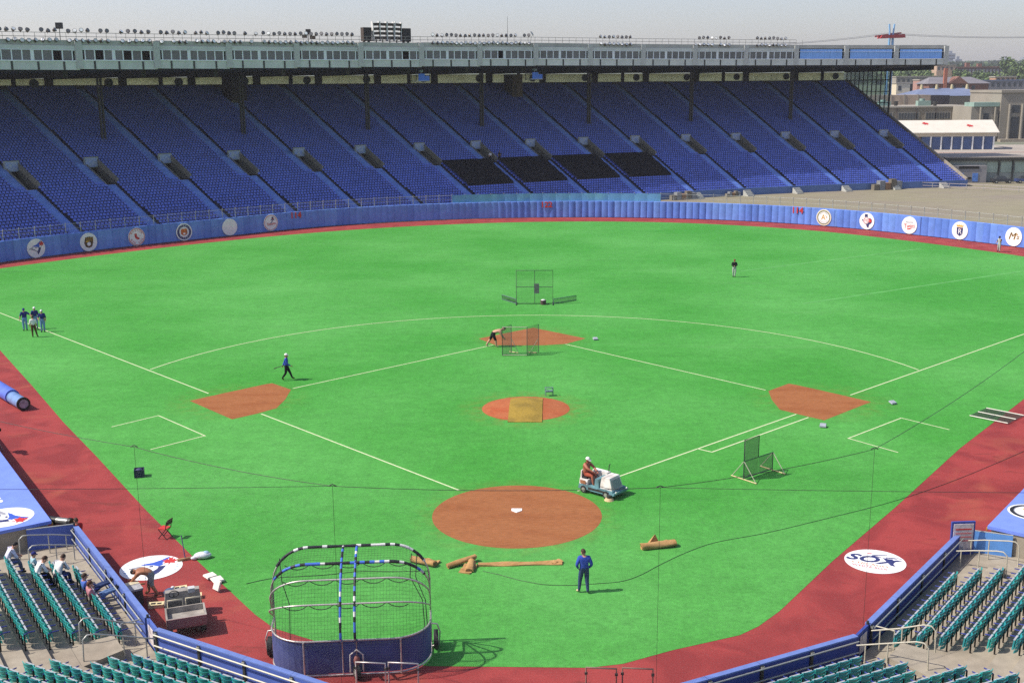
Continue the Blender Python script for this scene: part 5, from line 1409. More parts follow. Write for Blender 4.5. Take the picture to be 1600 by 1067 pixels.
# ---------------------------------------------------------------- bases and small kit
BAGW = mat('base_canvas', (.72, .66, .58), rough=.8, var=.08); BAGG = mat('base_grey', (.30, .32, .36), rough=.8, var=.1)
def base_bag(label, loc, rot, m_=BAGW, sc=1.0):
    o = thing('base_bag', label, 'base', loc); o.rotation_euler = rot; o.scale = (sc, sc, .6 if sc > 1 else .8)
    mb = MB(); mb.hexa([(-.19, -.19, 0), (.19, -.19, 0), (.19, .19, 0), (-.19, .19, 0)], [(-.17, -.17, .1), (.17, -.17, .1), (.17, .17, .1), (-.17, .17, .1)]); mb.build('cushion', m_, o)
    MB().box(-.05, .05, -.05, .05, -.07, 0.0).build('anchor_peg', BLACK, o)
base_bag('grey base bag lying on turf past first base', (23.1, 18.9, .09), (.25, 0, .4), BAGG)
base_bag('grey base bag lying on turf between first base and coach box', (17.6, 13.9, .09), (.25, 0, -.3), BAGG)
base_bag('pale base bag lying on turf beside second base dirt', (5.05, 37.4, .09), (.25, 0, .2), BAGG)
base_bag('white base bag flat on red track, farther from the cart', (-12.42, -7.55, .09), (0, 0, .75), sc=1.2); base_bag('white base bag flat on red track, overlapping its twin', (-12.0, -7.95, .11), (.06, 0, .65), sc=1.2); base_bag('white base bag standing on edge on the red track', (-11.75, -8.75, .24), (1.2, 0, -.7), sc=1.1)
o = thing('ball_crate', 'small dark crate of balls on turf by the net rope', 'crate', (-19.9, 4.85, 0), .3)
mb = MB()
for a, b, c, d in ((-.25, .25, -.25, -.22), (-.25, .25, .22, .25), (-.25, -.22, -.22, .22), (.22, .25, -.22, .22)): mb.box(a, b, c, d, 0, .42)
mb.box(-.24, .24, -.24, .24, 0, .05); mb.build('box', mat('crate_navy', (.02, .025, .06), var=.15), o); MB().ell((0, 0, .34), (.2, .2, .1), 10, 6).build('ball_heap', mat('balls', (.05, .05, .12), var=.4, scale=14), o)
o = thing('wire_ball_cart', 'small grey wire cart at the back edge of the mound', 'cart', (1.45, 20.75, 0), .2)
mb = MB()
for x in (-.24, .24):
    for y in (-.15, .15): mb.tube([(x, y, 0), (x, y, .55)], .02, 5)
for z in (.3, .55): mb.tube([(-.24, -.15, z), (.24, -.15, z), (.24, .15, z), (-.24, .15, z)], .02, 5, closed=True)
mb.build('frame', mat('cart_grey', (.14, .22, .22), var=.15), o); MB().box(-.22, .22, -.13, .13, .3, .36).build('tray', MATS['cart_grey'], o)
# chair
o = thing('folding_chair', 'red and black folding chair alone on the red track', 'chair', (-15.75, -3.3, 0), R(75))
mb = MB()
for x in (-.21, .21):
    MB().tube([(x, .22, 0), (x, -.18, .47), (x, -.26, .85)], .02, 6).build('leg', BLACK, o); MB().tube([(x, -.22, 0), (x, .20, .46)], .02, 6).build('leg', BLACK, o)
MB().box(-.21, .21, -.18, .22, .45, .49).build('seat', RED, o); MB().hexa([(-.22, -.27, .66), (.22, -.27, .66), (.22, -.24, .66), (-.22, -.24, .66)], [(-.2, -.33, .92), (.2, -.33, .92), (.2, -.30, .92), (-.2, -.30, .92)]).build('backrest', mat('chair_dark', (.06, .02, .02), var=.2), o)
# broom and bag by the turf edge
o = thing('push_broom', 'wooden push broom standing on the red track by a sack', 'broom', (-14.05, -5.75, 0), .5)
MB().tube([(0, 0, .06), (-.05, .25, 1.05)], .025, 6).build('handle', mat('broom_handle', (.10, .08, .16), var=.2), o); MB().box(-.33, .33, -.06, .06, .0, .1).build('head', mat('broom_head', (.34, .18, .08), var=.25, scale=20), o)
o = thing('chalk_sack', 'white and blue sack lying beside a broom', 'sack', (-13.35, -5.55, 0), .25)
sk_ = MB(); sk_.ell((0, 0, .14), (.38, .22, .15), 14, 9); sk_.ell((-.36, -.08, .08), (.14, .09, .08), 10, 6); sk_.build('bag', mat('sack_white', (.62, .64, .66), rough=.8, var=.2, scale=6, bump=.5, bscale=8), o); MB().ell((.14, .02, .19), (.17, .16, .12), 10, 6).build('blue_print', mat('sack_blue', (.32, .48, .62), var=.2), o)
# letter boxes and bag by the crouching worker
LB = mat('box_cream', (.66, .54, .30), rough=.7, var=.1)
for x, y, a, t, lab in ((-13.75, -10.2, .2, 'TNT', 'cream stencilled tray beside the crouching worker, end of the row'), (-13.1, -9.75, .25, 'TL', 'cream stencilled tray second in the row by the utility cart'), (-12.5, -9.4, .3, 'T', 'cream stencilled tray at the cart end of the row'), (-13.3, -8.75, .4, 'TB', 'cream stencilled tray behind the grey sack')):
    o = thing('stencil_tray', lab, 'tray', (x, y, 0), a)
    MB().box(-.29, .29, -.16, .16, 0, .14).build('tray', LB, o)
    MB().box(-.2, -.02, -.08, .06, .14, .148).build('print', BLACK, o); MB().box(.04, .2, -.08, .03, .14, .148).build('print', BLACK, o)
o = thing('canvas_sack', 'grey-blue canvas sack slumped on the cream trays', 'sack', (-13.25, -9.15, .0), .3)
sk_ = MB(); sk_.ell((-.3, 0, .16), (.25, .2, .17), 12, 8, 0); sk_.ell((.2, .02, .13), (.45, .22, .14), 14, 8, 1); sk_.build('sack', [mat('sack_navy', (.06, .09, .18), var=.2), mat('sack_grey', (.20, .21, .21), rough=.9, var=.2, scale=8, bump=.5, bscale=10)], o); MB().ell((-.18, .12, .3), (.08, .07, .05), 8, 6).build('label_patch', PADW, o)
o = thing('tool_chest', 'dark chest with pale lid against the blue wall', 'chest', (-14.75, -9.85, 0), math.atan2(UL.y, UL.x))
MB().box(-.38, .38, -.26, .26, .04, .62).build('body', mat('chest_dark', (.09, .07, .06), var=.25, scale=4), o); MB().box(-.4, .4, -.28, .28, .62, .7).build('lid', mat('chest_lid', (.34, .33, .33), var=.3, scale=6), o); MB().box(.12, .4, -.285, .285, .701, .715).build('paper', CREAM, o)
# utility cart
uc = thing('utility_cart', 'weathered grey flatbed utility cart with open bed on the red track', 'cart', (-12.1, -11.7, 0), R(-68))
UCM = mat('cart_bed', (.34, .31, .27), rough=.7, var=.25, scale=4, col2=(.24, .21, .18), scale2=1.5); UCD = mat('cart_rust', (.26, .13, .12), rough=.7, var=.2, scale=3); UCK = mat('cart_dark', (.10, .09, .075), rough=.7, var=.25, scale=4)
b_ = MB()
b_.box(.05, 1.1, -.72, .72, .55, .60)
for a, b, c, d in ((.05, 1.1, -.72, -.66), (.05, 1.1, .66, .72), (.05, .11, -.66, .66), (1.04, 1.1, -.66, .66)): b_.box(a, b, c, d, .6, .82)
b_.build('cargo_bed', UCM, uc); MB().box(1.101, 1.13, -.72, .72, .48, .82).build('tailgate', UCD, uc); MB().box(.0, 1.08, -.70, .70, .40, .549).build('underframe', UCD, uc)
MB().box(-1.15, .0, -.66, .66, .28, .40).build('floor_pan', UCK, uc)
bevbox(-1.3, -.85, -.68, .68, .40, .95, .12, .05, .05).build('front_cowl', UCM, uc)
for y in (-.33, .33):
    sbb = MB(); sbb.box(-.50, -.08, y - .27, y + .27, .55, .66); sbb.box(-.14, -.04, y - .27, y + .27, .66, 1.0); sbb.build('seat', UCK, uc); MB().tube([(-.02, y - .27, .7), (-.06, y - .27, 1.05), (-.06, y + .27, 1.05), (-.02, y + .27, .7)], .022, 6).build('seat_rail', CREAM, uc)
MB().tube([(-.85, -.33, .8), (-.65, -.33, 1.02)], .025, 6).build('steering_column', BLACK, uc); MB().tube([(-.65 + .05 * math.cos(a), -.33 + .18 * math.sin(a), 1.02 + .15 * math.cos(a)) for a in [k * math.pi / 7 for k in range(14)]], .018, 5, closed=True).build('steering_wheel', BLACK, uc)
for x in (-.9, .62):
    for y in (-.6, .6): wheel(uc, (x, y, .24), .24, .18, (0, 0, math.pi / 2))
MB().box(-.95, -.7, .2, .45, .95, 1.12).build('tool_box', mat('tool_white', (.5, .5, .48), var=.1), uc)
# tarp roll, equipment by the third-base dugout
tr = thing('tarp_roll', 'huge blue infield tarp roll with capped end on the red track', 'tarp roll', (-31.75, 17.1, 0), math.atan2(-3.0 * -1, -2.72) )
T = Matrix.Rotation(math.pi / 2, 4, 'Y')
d_ = Vector((-3.05, 3.3)).normalized(); tr.rotation_euler = (0, 0, math.atan2(d_.y, d_.x))
MB().cyl((0, 0), .39, .12, 3.0, 26, 0, None, Matrix.Translation((0, 0, .41)) @ T).build('core_tube', mat('roll_tube', (.15, .25, .46), rough=.35, var=.2, scale=2), tr)
MB().cyl((0, 0), .46, 2.2, 14.0, 26, 0, None, Matrix.Translation((0, 0, .46)) @ T).build('wrapped_tarp', mat('roll_blue', (.09, .15, .55), rough=.4, var=.18, scale=2), tr)
MB().cyl((0, 0), .42, 0, .12, 26, 0, None, Matrix.Translation((0, 0, .43)) @ T).build('end_rim', BLACK, tr); MB().cyl((0, 0), .28, -.02, .01, 24, 0, None, Matrix.Translation((0, 0, .43)) @ T).build('end_disc', mat('roll_disc', (.30, .24, .30), var=.35, scale=5), tr)
o = thing('broadcast_camera', 'black broadcast camera on a steel tripod at the dugout edge', 'camera', (-29.4, 8.6, 0), R(-40))
for a in (0, 2.1, 4.2): MB().tube([(0, 0, 1.25), (.55 * math.cos(a), .55 * math.sin(a), 0)], .03, 6).build('tripod_leg', STEEL, o)
MB().box(-.35, .35, -.16, .16, 1.3, 1.65).build('body', BLACK, o); MB().tube([(.35, 0, 1.48), (.75, 0, 1.5)], [.1, .13], 8).build('lens', BLACK, o); MB().box(-.3, -.05, -.1, .1, 1.65, 1.85).build('viewfinder', BLACK, o)
o = thing('camera_tube', 'black and silver cylinder case on the dugout corner', 'case', (-20.15, -4.6, 1.32), R(-14))
MB().tube([(-.75, 0, 0), (.15, 0, 0)], .17, 10).build('rear_barrel', BLACK, o); MB().tube([(.15, 0, 0), (.75, 0, 0)], .16, 10).build('silver_barrel', mat('case_silver', (.22, .22, .20), rough=.35, metal=.5, var=.2), o); MB().tube([(.75, 0, 0), (.9, 0, 0)], .19, 10).build('cap', BLACK, o); MB().tube([(0, 0, -.15), (0, 0, -1.3)], .05, 6).build('stand', STEEL_DARK, o)
# painted roundels on the track
r = thing('painted_roundel', 'white ground roundel with a blue jay head on the red track', 'emblem', (-15.25, -6.55, 0), R(10))
MB().cyl((0, 0), 1.28, .0, .005, 48).build('disc', WHITE, r); art_jay(r, .98, .006, .003, 1.2)
round_text(r, 'TORONTO BLUE JAYS', 1.08, R(100), R(15), .17, LBLUE, base=-.005); round_text(r, 'BASEBALL CLUB', 1.08, R(-80), R(13), .15, LBLUE, True, base=-.005)
r = thing('painted_roundel', 'white ground roundel reading SOX on the red track', 'emblem', (15.35, -5.4, 0), R(-24))
MB().cyl((0, 0), 1.25, .0, .005, 48).build('disc', WHITE, r)
inst('lettering', text_mesh('SOX', .92, .004, NAVY, 1.1, .25, bold=.03), r, (-.2, .10, .011)) if True else letters(r, 'SOX', -.2, .10, .92, NAVY, 1, 0, 1.1, .25, base=.006, st=.004); letters(r, 'CHICAGO', -.15, -.42, .32, ORANGE, 1, 0, 1.0, base=.006, st=.004); letters(r, 'WHITE SOX', -.12, -.70, .27, RED, 1, 0, 1.0, base=.006, st=.004)
shape(r, [(.30, .42), (.62, .50), (.78, .30), (.74, .02), (.56, .06), (.44, .26)], NAVY, 1, base=.006, st=.003); shape(r, [(.36, .62), (.78, .68), (.80, .58), (.36, .52)], NAVY, 1, base=.006, st=.003); shape(r, [(-.20, .62), (.36, .86), (.38, .82), (-.12, .54), (.18, .52), (.16, .46), (-.24, .50)], NAVY, 2, base=.006, st=.003); shape(r, [(-.44, .74), (-.26, .80), (-.24, .70), (-.42, .66)], RED, 1, base=.006, st=.003); shape(r, [(.8, .74), (1.0, .66), (.98, .62), (.78, .70)], NAVY, 1, base=.006, st=.003)
# ---------------------------------------------------------------- people
SKIN_L = mat('skin_light', (.46, .25, .16), rough=.6, var=.06); SKIN_T = mat('skin_tanned', (.34, .14, .07), rough=.55, var=.06); SKIN_R = mat('skin_sunburnt', (.36, .12, .07), rough=.55, var=.06)
HAIR = mat('hair_brown', (.045, .02, .01), rough=.7, var=.2, scale=30); HAIR_K = mat('hair_dark', (.012, .009, .008), rough=.7, var=.2, scale=30)
EYE = paint('eye_dark', (.01, .01, .01)); LIP = mat('lip', (.30, .09, .07), var=0)
CL = lambda n, c: cloth('cloth_' + n, c)
STAND = dict(pelvis=(0, 0, .96), spine=(0, -.01, 1.14), chest=(0, 0, 1.36), neck=(0, .0, 1.50), head=(0, .025, 1.66),
             shL=(-.185, 0, 1.43), elL=(-.25, -.03, 1.15), wrL=(-.26, .06, .91), shR=(.185, 0, 1.43), elR=(.25, -.03, 1.15), wrR=(.26, .06, .91),
             hipL=(-.095, 0, .92), knL=(-.11, .03, .50), anL=(-.11, -.02, .09), toL=(-.13, .16, .04), hipR=(.095, 0, .92), knR=(.11, .03, .50), anR=(.11, -.02, .09), toR=(.13, .16, .04))
RAD = dict(pelvis=.135, spine=.125, chest=.145, neck=.058, shL=.082, elL=.050, wrL=.034, shR=.082, elR=.050, wrR=.034, hipL=.098, knL=.066, anL=.044, toL=.036, hipR=.098, knR=.066, anR=.044, toR=.036)
BONES = [('pelvis', 'spine', 'shirt'), ('spine', 'chest', 'shirt'), ('chest', 'neck', 'shirt'), ('chest', 'shL', 'shirt'), ('shL', 'elL', 'sleeve'), ('elL', 'wrL', 'fore'), ('chest', 'shR', 'shirt'), ('shR', 'elR', 'sleeve'), ('elR', 'wrR', 'fore'),
         ('pelvis', 'hipL', 'pants'), ('hipL', 'knL', 'pants'), ('knL', 'anL', 'shin'), ('anL', 'toL', 'shoe'), ('pelvis', 'hipR', 'pants'), ('hipR', 'knR', 'pants'), ('knR', 'anR', 'shin'), ('anR', 'toR', 'shoe')]
def seg_dist(p, a, b):
    d = b - a; t = max(0, min(1, (p - a).dot(d) / max(d.length_squared, 1e-9))); return (p - a - d * t).length
def person(label, loc, rz_, pose=None, mats=None, hair=HAIR, cap=None, brim=True, look=(0, 1, 0), scale=1.0, long_hair=False, group=None, fat=1.0, curl=.5):
    """one continuous skinned body in the given pose; hair or cap is a child. mats: shirt, sleeve, fore, pants, shin, shoe, skin"""
    J = {k: Vector(v) for k, v in {**STAND, **(pose or {})}.items()}
    m = dict(skin=SKIN_L); m.update(mats or {})
    sk_ = m['skin']; m.setdefault('sleeve', m['shirt']); m.setdefault('fore', sk_); m.setdefault('shin', m['pants']); m.setdefault('shoe', BLACK)
    order = [k for k in J if k != 'head']
    me = bpy.data.meshes.new('person'); idx = {k: i for i, k in enumerate(order)}
    me.from_pydata([J[k] for k in order], [(idx[a], idx[b]) for a, b, _ in BONES], [])
    ob = bpy.data.objects.new('person', me); COL.objects.link(ob)
    md = ob.modifiers.new('skin', 'SKIN'); md.use_smooth_shade = True
    for k in order:
        sv = me.skin_vertices[0].data[idx[k]]; r = RAD[k] * (1.42 * fat if k in ('pelvis', 'spine', 'chest') else 1.28)
        sv.radius = (r, r * (.78 if k in ('chest', 'spine', 'pelvis') else 1)); sv.use_root = (k == 'pelvis')
    ss = ob.modifiers.new('sub', 'SUBSURF'); ss.levels = 2; ss.render_levels = 2
    dg = bpy.context.evaluated_depsgraph_get(); body = bpy.data.meshes.new_from_object(ob.evaluated_get(dg)); bpy.data.objects.remove(ob)
    mb = MB(); keys = ['skin', 'shirt', 'sleeve', 'fore', 'pants', 'shin', 'shoe']; ml = [m[k] for k in keys] + [EYE, LIP]
    mb.v = [tuple(v.co) for v in body.vertices]
    bs = [(J[a], J[b], keys.index(c)) for a, b, c in BONES]
    for p in body.polygons:
        c = p.center; best = min(bs, key=lambda q: seg_dist(c, q[0], q[1]))
        mi = best[2]
        if best[2] == 1 and (c - J['neck']).length < .085: mi = 0
        if best[2] == 1 and (c - J['pelvis']).dot(J['spine'] - J['pelvis']) < .02: mi = 4
        mb.f.append(tuple(p.vertices)); mb.m.append(mi); mb.sm.append(True)
    bpy.data.meshes.remove(body)
    # head
    H = J['head']; up = (H - J['neck']).normalized(); fw = Vector(look); fw = (fw - up * fw.dot(up)).normalized(); rt = fw.cross(up)
    T = Matrix((rt, fw, up)).transposed().to_4x4() @ Matrix.Scale(1.1, 4); T.translation = H
    mb.tube([J['neck'] - up * .02, H - up * .06], [.056, .054], 8, 0)
    mb.ell((0, .0, .0), (.076, .098, .118), 12, 10, 0, T); mb.ell((0, .02, -.07), (.055, .07, .055), 10, 6, 0, T)
    mb.ell((0, .102, -.02), (.014, .024, .024), 6, 5, 0, T)
    for sx in (-1, 1):
        mb.ell((sx * .078, -.005, -.015), (.012, .024, .034), 6, 5, 0, T); mb.ell((sx * .031, .088, .012), (.011, .008, .007), 6, 4, 7, T)
    mb.ell((0, .088, -.065), (.024, .010, .007), 6, 4, 8, T)
    # hands with five fingers
    for sd_ in ('L', 'R'):
        W = J['wr' + sd_]; d = (W - J['el' + sd_]).normalized(); sx = -1 if sd_ == 'L' else 1
        inw = (Vector((-sx, .25, 0)) - d * Vector((-sx, .25, 0)).dot(d)).normalized(); sid = d.cross(inw).normalized()
        if sid.y < 0 and abs(d.z) > .5: sid = -sid
        Tm = Matrix((sid, d, inw)).transposed().to_4x4(); Tm.translation = W
        mb.ell((0, .045, 0), (.038, .055, .016), 8, 6, 0, Tm)
        for i, L_ in enumerate((.062, .072, .068, .052)):
            x = .028 - .019 * i; q = []
            for t, bd in ((0, 0), (.5, .25), (1, 1)):
                q.append(Tm @ Vector((x, .088 + L_ * t * (1 - .35 * curl * t), L_ * curl * bd * .8)))
            mb.tube(q, [.009, .0085, .007], 5, 0)
        mb.tube([Tm @ Vector((.034, .02, .004)), Tm @ Vector((.056, .05, .016)), Tm @ Vector((.058, .082, .03))], [.011, .0095, .008], 5, 0)
    o = mb.build('person', ml, None, loc, (0, 0, rz_)); o.scale = (scale,) * 3
    tag(o, label, 'person', group)
    # hair / cap
    hb = MB()
    vs = []; fs = []; nu, nv = 14, 7
    rx, ry, rz2 = (.084, .107, .126)
    for j in range(nv + 1):
        th = R(100 if not long_hair else 118) * j / nv
        for i in range(nu):
            ph = 2 * math.pi * i / nu; lim = 1.0
            th2 = th * (.62 if math.sin(ph) > .35 else 1.0)
            v = Vector((rx * math.sin(th2) * math.cos(ph), ry * math.sin(th2) * math.sin(ph) - .006, rz2 * math.cos(th2)))
            vs.append(T @ v)
    for j in range(nv):
        for i in range(nu): fs.append((j * nu + i, (j + 1) * nu + i, (j + 1) * nu + (i + 1) % nu, j * nu + (i + 1) % nu))
    hb.add(vs, fs, 0, True)
    hb.build('hair', hair, o)
    if cap:
        cb_ = MB(); vs = []; fs = []
        for j in range(6):
            th = R(82) * j / 5
            for i in range(14):
                ph = 2 * math.pi * i / 14; vs.append(T @ Vector((.094 * math.sin(th) * math.cos(ph), .118 * math.sin(th) * math.sin(ph) - .004, .015 + .128 * math.cos(th))))
        for j in range(5):
            for i in range(14): fs.append((j * 14 + i, (j + 1) * 14 + i, (j + 1) * 14 + (i + 1) % 14, j * 14 + (i + 1) % 14))
        cb_.add(vs, fs, 0, True)
        if brim:
            bp_ = [T @ Vector((.082 * math.cos(a), .09 + .085 * math.sin(a), .03 - .02 * math.sin(a))) for a in [math.pi * k / 8 for k in range(9)]]
            cb_.add(bp_ + [p - up * .012 for p in bp_], [tuple(range(9)), tuple(reversed(range(9, 18)))], 0)
        cb_.build('cap', cap, o)
    return o
JEANS = CL('jeans', (.035, .055, .13)); NAVYC = CL('navy', (.022, .03, .16)); BLUEJ = CL('royal', (.035, .07, .36)); LBLUEC = CL('pale_blue', (.16, .26, .50)); WHITEC = CL('white', (.70, .68, .66)); BLACKC = CL('black', (.012, .012, .014)); GREYC = CL('grey', (.38, .38, .36)); BROWNC = CL('brown', (.10, .045, .02)); REDC = CL('red', (.40, .03, .03)); TEALC = CL('aqua', (.30, .46, .50)); PINKC = CL('pink', (.42, .18, .20)); SHOEW = paint('shoe_tan', (.55, .42, .25)); CAPW = CL('cap_white', (.72, .70, .66)); CAPB = CL('cap_blue', (.03, .035, .16)); KHAKI = CL('khaki', (.30, .25, .16))
# person in blue jacket, hands in pockets, seen from behind
person('person in blue jacket and jeans standing on turf, back turned, hands in pockets', (2.98, -8.62, 0), R(8), dict(elL=(-.30, -.07, 1.17), wrL=(-.22, .08, .98), elR=(.29, -.08, 1.17), wrR=(.20, .08, .98), anL=(-.19, .02, .09), knL=(-.15, .05, .5), toL=(-.27, .14, .04), anR=(.13, -.14, .09), knR=(.11, -.03, .5), toR=(.16, .04, .04), head=(-.03, .03, 1.66)), dict(shirt=BLUEJ, fore=BLUEJ, pants=JEANS, shoe=SHOEW), look=(-.5, 1, 0), scale=1.03)
# sweeper driver
SIT = dict(pelvis=(0, -.02, .52), spine=(0, -.04, .72), chest=(0, -.02, .95), neck=(0, 0, 1.09), head=(0, .03, 1.25), shL=(-.19, -.01, 1.02), shR=(.19, -.01, 1.02), hipL=(-.10, .02, .50), hipR=(.10, .02, .50), knL=(-.13, .42, .52), knR=(.13, .42, .52), anL=(-.13, .46, .10), anR=(.13, .46, .10), toL=(-.14, .62, .05), toR=(.14, .62, .05), elL=(-.26, .08, .76), elR=(.26, .08, .76), wrL=(-.17, .28, .66), wrR=(.17, .28, .66))
def off(p, d): return {k: (v[0] + d[0], v[1] + d[1], v[2] + d[2]) for k, v in p.items()}
_a = R(-38)
dloc = Vector((4.15, 2.75, 0)) + Vector((math.cos(_a) * -.75 + math.sin(_a) * .2, math.sin(_a) * -.75 - math.cos(_a) * .2, .36))
person('bare-chested person in white cap driving the turf sweeper', dloc, R(-38) - math.pi / 2, {**SIT, 'elL': (-.24, .22, .86), 'wrL': (-.12, .52, .70), 'elR': (.26, .22, .88), 'wrR': (.14, .50, .72), 'chest': (0, .02, .95)}, dict(shirt=SKIN_R, sleeve=SKIN_R, fore=SKIN_R, skin=SKIN_R, pants=CL('rust', (.30, .07, .04)), shin=SKIN_R, shoe=BROWNC), cap=CAPW)
# worker bending at second base
BEND = dict(pelvis=(0, -.12, .88), spine=(0, .04, 1.02), chest=(0, .28, 1.08), neck=(0, .44, 1.06), head=(0, .58, 1.02), shL=(-.19, .34, 1.05), shR=(.19, .34, 1.05), elL=(-.22, .46, .78), elR=(.22, .46, .78), wrL=(-.14, .62, .56), wrR=(.14, .62, .56), hipL=(-.1, -.12, .86), hipR=(.1, -.12, .86), knL=(-.14, -.14, .46), anL=(-.16, -.36, .09), toL=(-.17, -.2, .04), knR=(.13, .06, .46), anR=(.14, .08, .09), toR=(.15, .26, .04))
person('bare-backed person in black shorts bending over behind the second base screen', (-2.85, 35.0, 0), R(-82), {**BEND, 'anL': (-.2, -.55, .09), 'toL': (-.2, -.4, .04), 'knL': (-.17, -.28, .48), 'chest': (0, .32, 1.12), 'neck': (0, .47, 1.16), 'head': (0, .62, 1.2)}, dict(shirt=SKIN_L, sleeve=SKIN_L, fore=SKIN_L, pants=BLACKC, shin=SKIN_L, shoe=SHOEW), hair=HAIR_K, look=(0, .9, -.6), scale=1.18)
WALK = dict(knL=(-.10, .20, .52), anL=(-.10, .34, .13), toL=(-.1, .5, .10), knR=(.10, -.05, .50), anR=(.10, -.30, .16), toR=(.1, -.17, .05), elL=(-.25, -.14, 1.16), wrL=(-.24, -.24, .95), elR=(.26, .08, 1.16), wrR=(.22, .30, 1.02), pelvis=(0, 0, .94))
person('person in blue jacket, black trousers and white cap walking by third base', (-16.75, 24.7, 0), R(-82), WALK, dict(shirt=BLUEJ, fore=BLUEJ, pants=BLACKC, shoe=BROWNC), cap=CAPW, scale=1.06)
bt = thing('baseball_bat', 'dark bat carried behind the person walking by third base', 'bat', (-17.05, 24.9, 1.0), 0); MB().tube([(.1, 0, .03), (-.2, 0, -.08), (-.62, .0, -.22)], [.016, .02, .034], 7).build('barrel', BLACK, bt); MB().tube([(.14, 0, .045), (.1, 0, .03)], .024, 7).build('knob', BLACK, bt)
PL = dict(shirt=NAVYC, fore=SKIN_L, pants=LBLUEC, shin=LBLUEC, shoe=BLACKC)
person('player in navy top and pale blue trousers reaching an arm out', (-42.9, 41.2, 0), R(200), dict(elL=(-.42, .12, 1.30), wrL=(-.62, .26, 1.12), elR=(.30, .0, 1.16), wrR=(.34, .04, .92)), PL, cap=CAPB, scale=1.07)
person('player in navy top and white helmet standing behind two others', (-42.25, 41.75, 0), R(215), None, PL, cap=CAPW, brim=False, scale=1.07)
person('player in navy top and white helmet standing on the foul line', (-41.1, 40.6, 0), R(190), dict(elR=(.30, .05, 1.18), wrR=(.20, .2, 1.0)), PL, cap=CAPW, brim=False, scale=1.06)
person('dark-haired person in white shirt and brown trousers facing three players', (-40.95, 38.6, 0), R(25), dict(knR=(.16, .02, .5), anR=(.24, -.08, .09), toR=(.3, .06, .04)), dict(shirt=WHITEC, pants=BROWNC, shoe=BLACKC), hair=HAIR_K)
person('player in black top and grey trousers alone in the outfield', (20.7, 67.7, 0), R(170), dict(elL=(-.26, .06, 1.17), wrL=(-.06, .22, 1.16), elR=(.26, .06, 1.17), wrR=(.06, .22, 1.14), anL=(-.05, .02, .09), anR=(.08, -.04, .09)), dict(shirt=BLACKC, fore=BLACKC, pants=GREYC, shoe=BLACKC), cap=CL('cap_rust', (.16, .06, .03)), scale=1.05)
person('player in grey uniform with dark sleeves by the outfield wall signs', (54.85, 85.4, 0), R(120), dict(elL=(-.30, .10, 1.22), wrL=(-.18, .22, 1.38), elR=(.32, -.05, 1.2), wrR=(.38, .05, .98), anR=(.2, -.1, .09)), dict(shirt=GREYC, sleeve=BLACKC, fore=SKIN_L, pants=GREYC, shoe=BLACKC), cap=CL('cap_black', (.014, .014, .018)), scale=1.05)
# worker crouching over trays
person('bare-chested worker bending over trays beside the bird roundel', (-14.35, -9.2, 0), R(95), {**BEND, 'wrL': (-.2, .70, .62), 'wrR': (.12, .72, .66), 'elL': (-.24, .50, .84)}, dict(shirt=SKIN_T, sleeve=SKIN_T, fore=SKIN_T, skin=SKIN_T, pants=CL('dusty_shorts', (.22, .24, .24)), shin=SKIN_T, shoe=BROWNC), hair=HAIR_K, look=(0, .5, -1))
rk = thing('wooden_board', 'narrow wooden board held by the bending worker', 'board', (-15.0, -9.35, .52), R(12)); MB().box(-.5, .5, -.05, .05, -.02, .02).build('board', mat('board_wood', (.34, .14, .06), var=.25, scale=6), rk)
person('person in red shirt at the end of the blue wall', (-19.05, -4.85, .16), R(60), SIT, dict(shirt=REDC, pants=BLACKC), hair=HAIR)
# spectators
def sp(label, u, k, dn, mats, **kw):
    pose = kw.pop('pose', None); tw = kw.pop('turn', 0)
    p = LP(u, .98 + ROWN * k + dn, zt(k) - .06)
    ang = math.atan2(-NL.y, -NL.x) - math.pi / 2 + tw
    return person(label, p, ang, {**SIT, **(pose or {})}, mats, **kw)
lean = dict(chest=(0, .14, .93), neck=(0, .24, 1.05), head=(0, .32, 1.18), shL=(-.19, .16, .99), shR=(.19, .16, .99), elL=(-.24, .32, .74), elR=(.24, .32, .74), wrL=(-.08, .46, .70), wrR=(.08, .46, .70))
recl = dict(pelvis=(0, .05, .46), spine=(0, -.08, .62), chest=(0, -.16, .82), neck=(0, -.16, .97), head=(0, -.12, 1.13), shL=(-.19, -.16, .90), shR=(.19, -.16, .90), hipL=(-.1, .08, .46), hipR=(.1, .08, .46), knL=(-.12, .46, .62), knR=(.13, .44, .66), anL=(-.12, .84, .66), anR=(.16, .80, .72), toL=(-.12, .90, .82), toR=(.18, .86, .88), elL=(-.28, -.02, .66), elR=(.28, -.02, .66), wrL=(-.12, .14, .56), wrR=(.12, .14, .56))
sp('spectator in white shirt and grey trousers sitting beside a child in a cap', 8.6, 3, 0, dict(shirt=CL('white_lilac', (.58, .56, .66)), sleeve=MATS['cloth_white_lilac'], pants=CL('slate', (.14, .15, .20)), shoe=BLACKC), hair=HAIR_K, pose=lean)
sp('child in blue cap and aqua shirt sitting in the seats', 8.1, 2, -.1, dict(shirt=TEALC, pants=KHAKI, shoe=BLACKC), cap=CAPB, scale=.82)
sp('spectator in white T-shirt and black trousers leaning forward', 7.0, 2, 0, dict(shirt=WHITEC, pants=BLACKC, shoe=BLACKC), pose=lean)
sp('spectator in white top and jeans huddled beside the white T-shirt wearer', 7.1, 1, 0, dict(shirt=WHITEC, pants=JEANS, shoe=BROWNC), pose=lean, turn=.5)
JEANS_L = CL('faded_jeans', (.10, .17, .32))
sp('spectator in blue shirt reclining with feet up on the wall', 5.5, 0, 0, dict(shirt=CL('shirt_blue', (.07, .13, .40)), pants=JEANS, shoe=BLACKC), pose=recl)
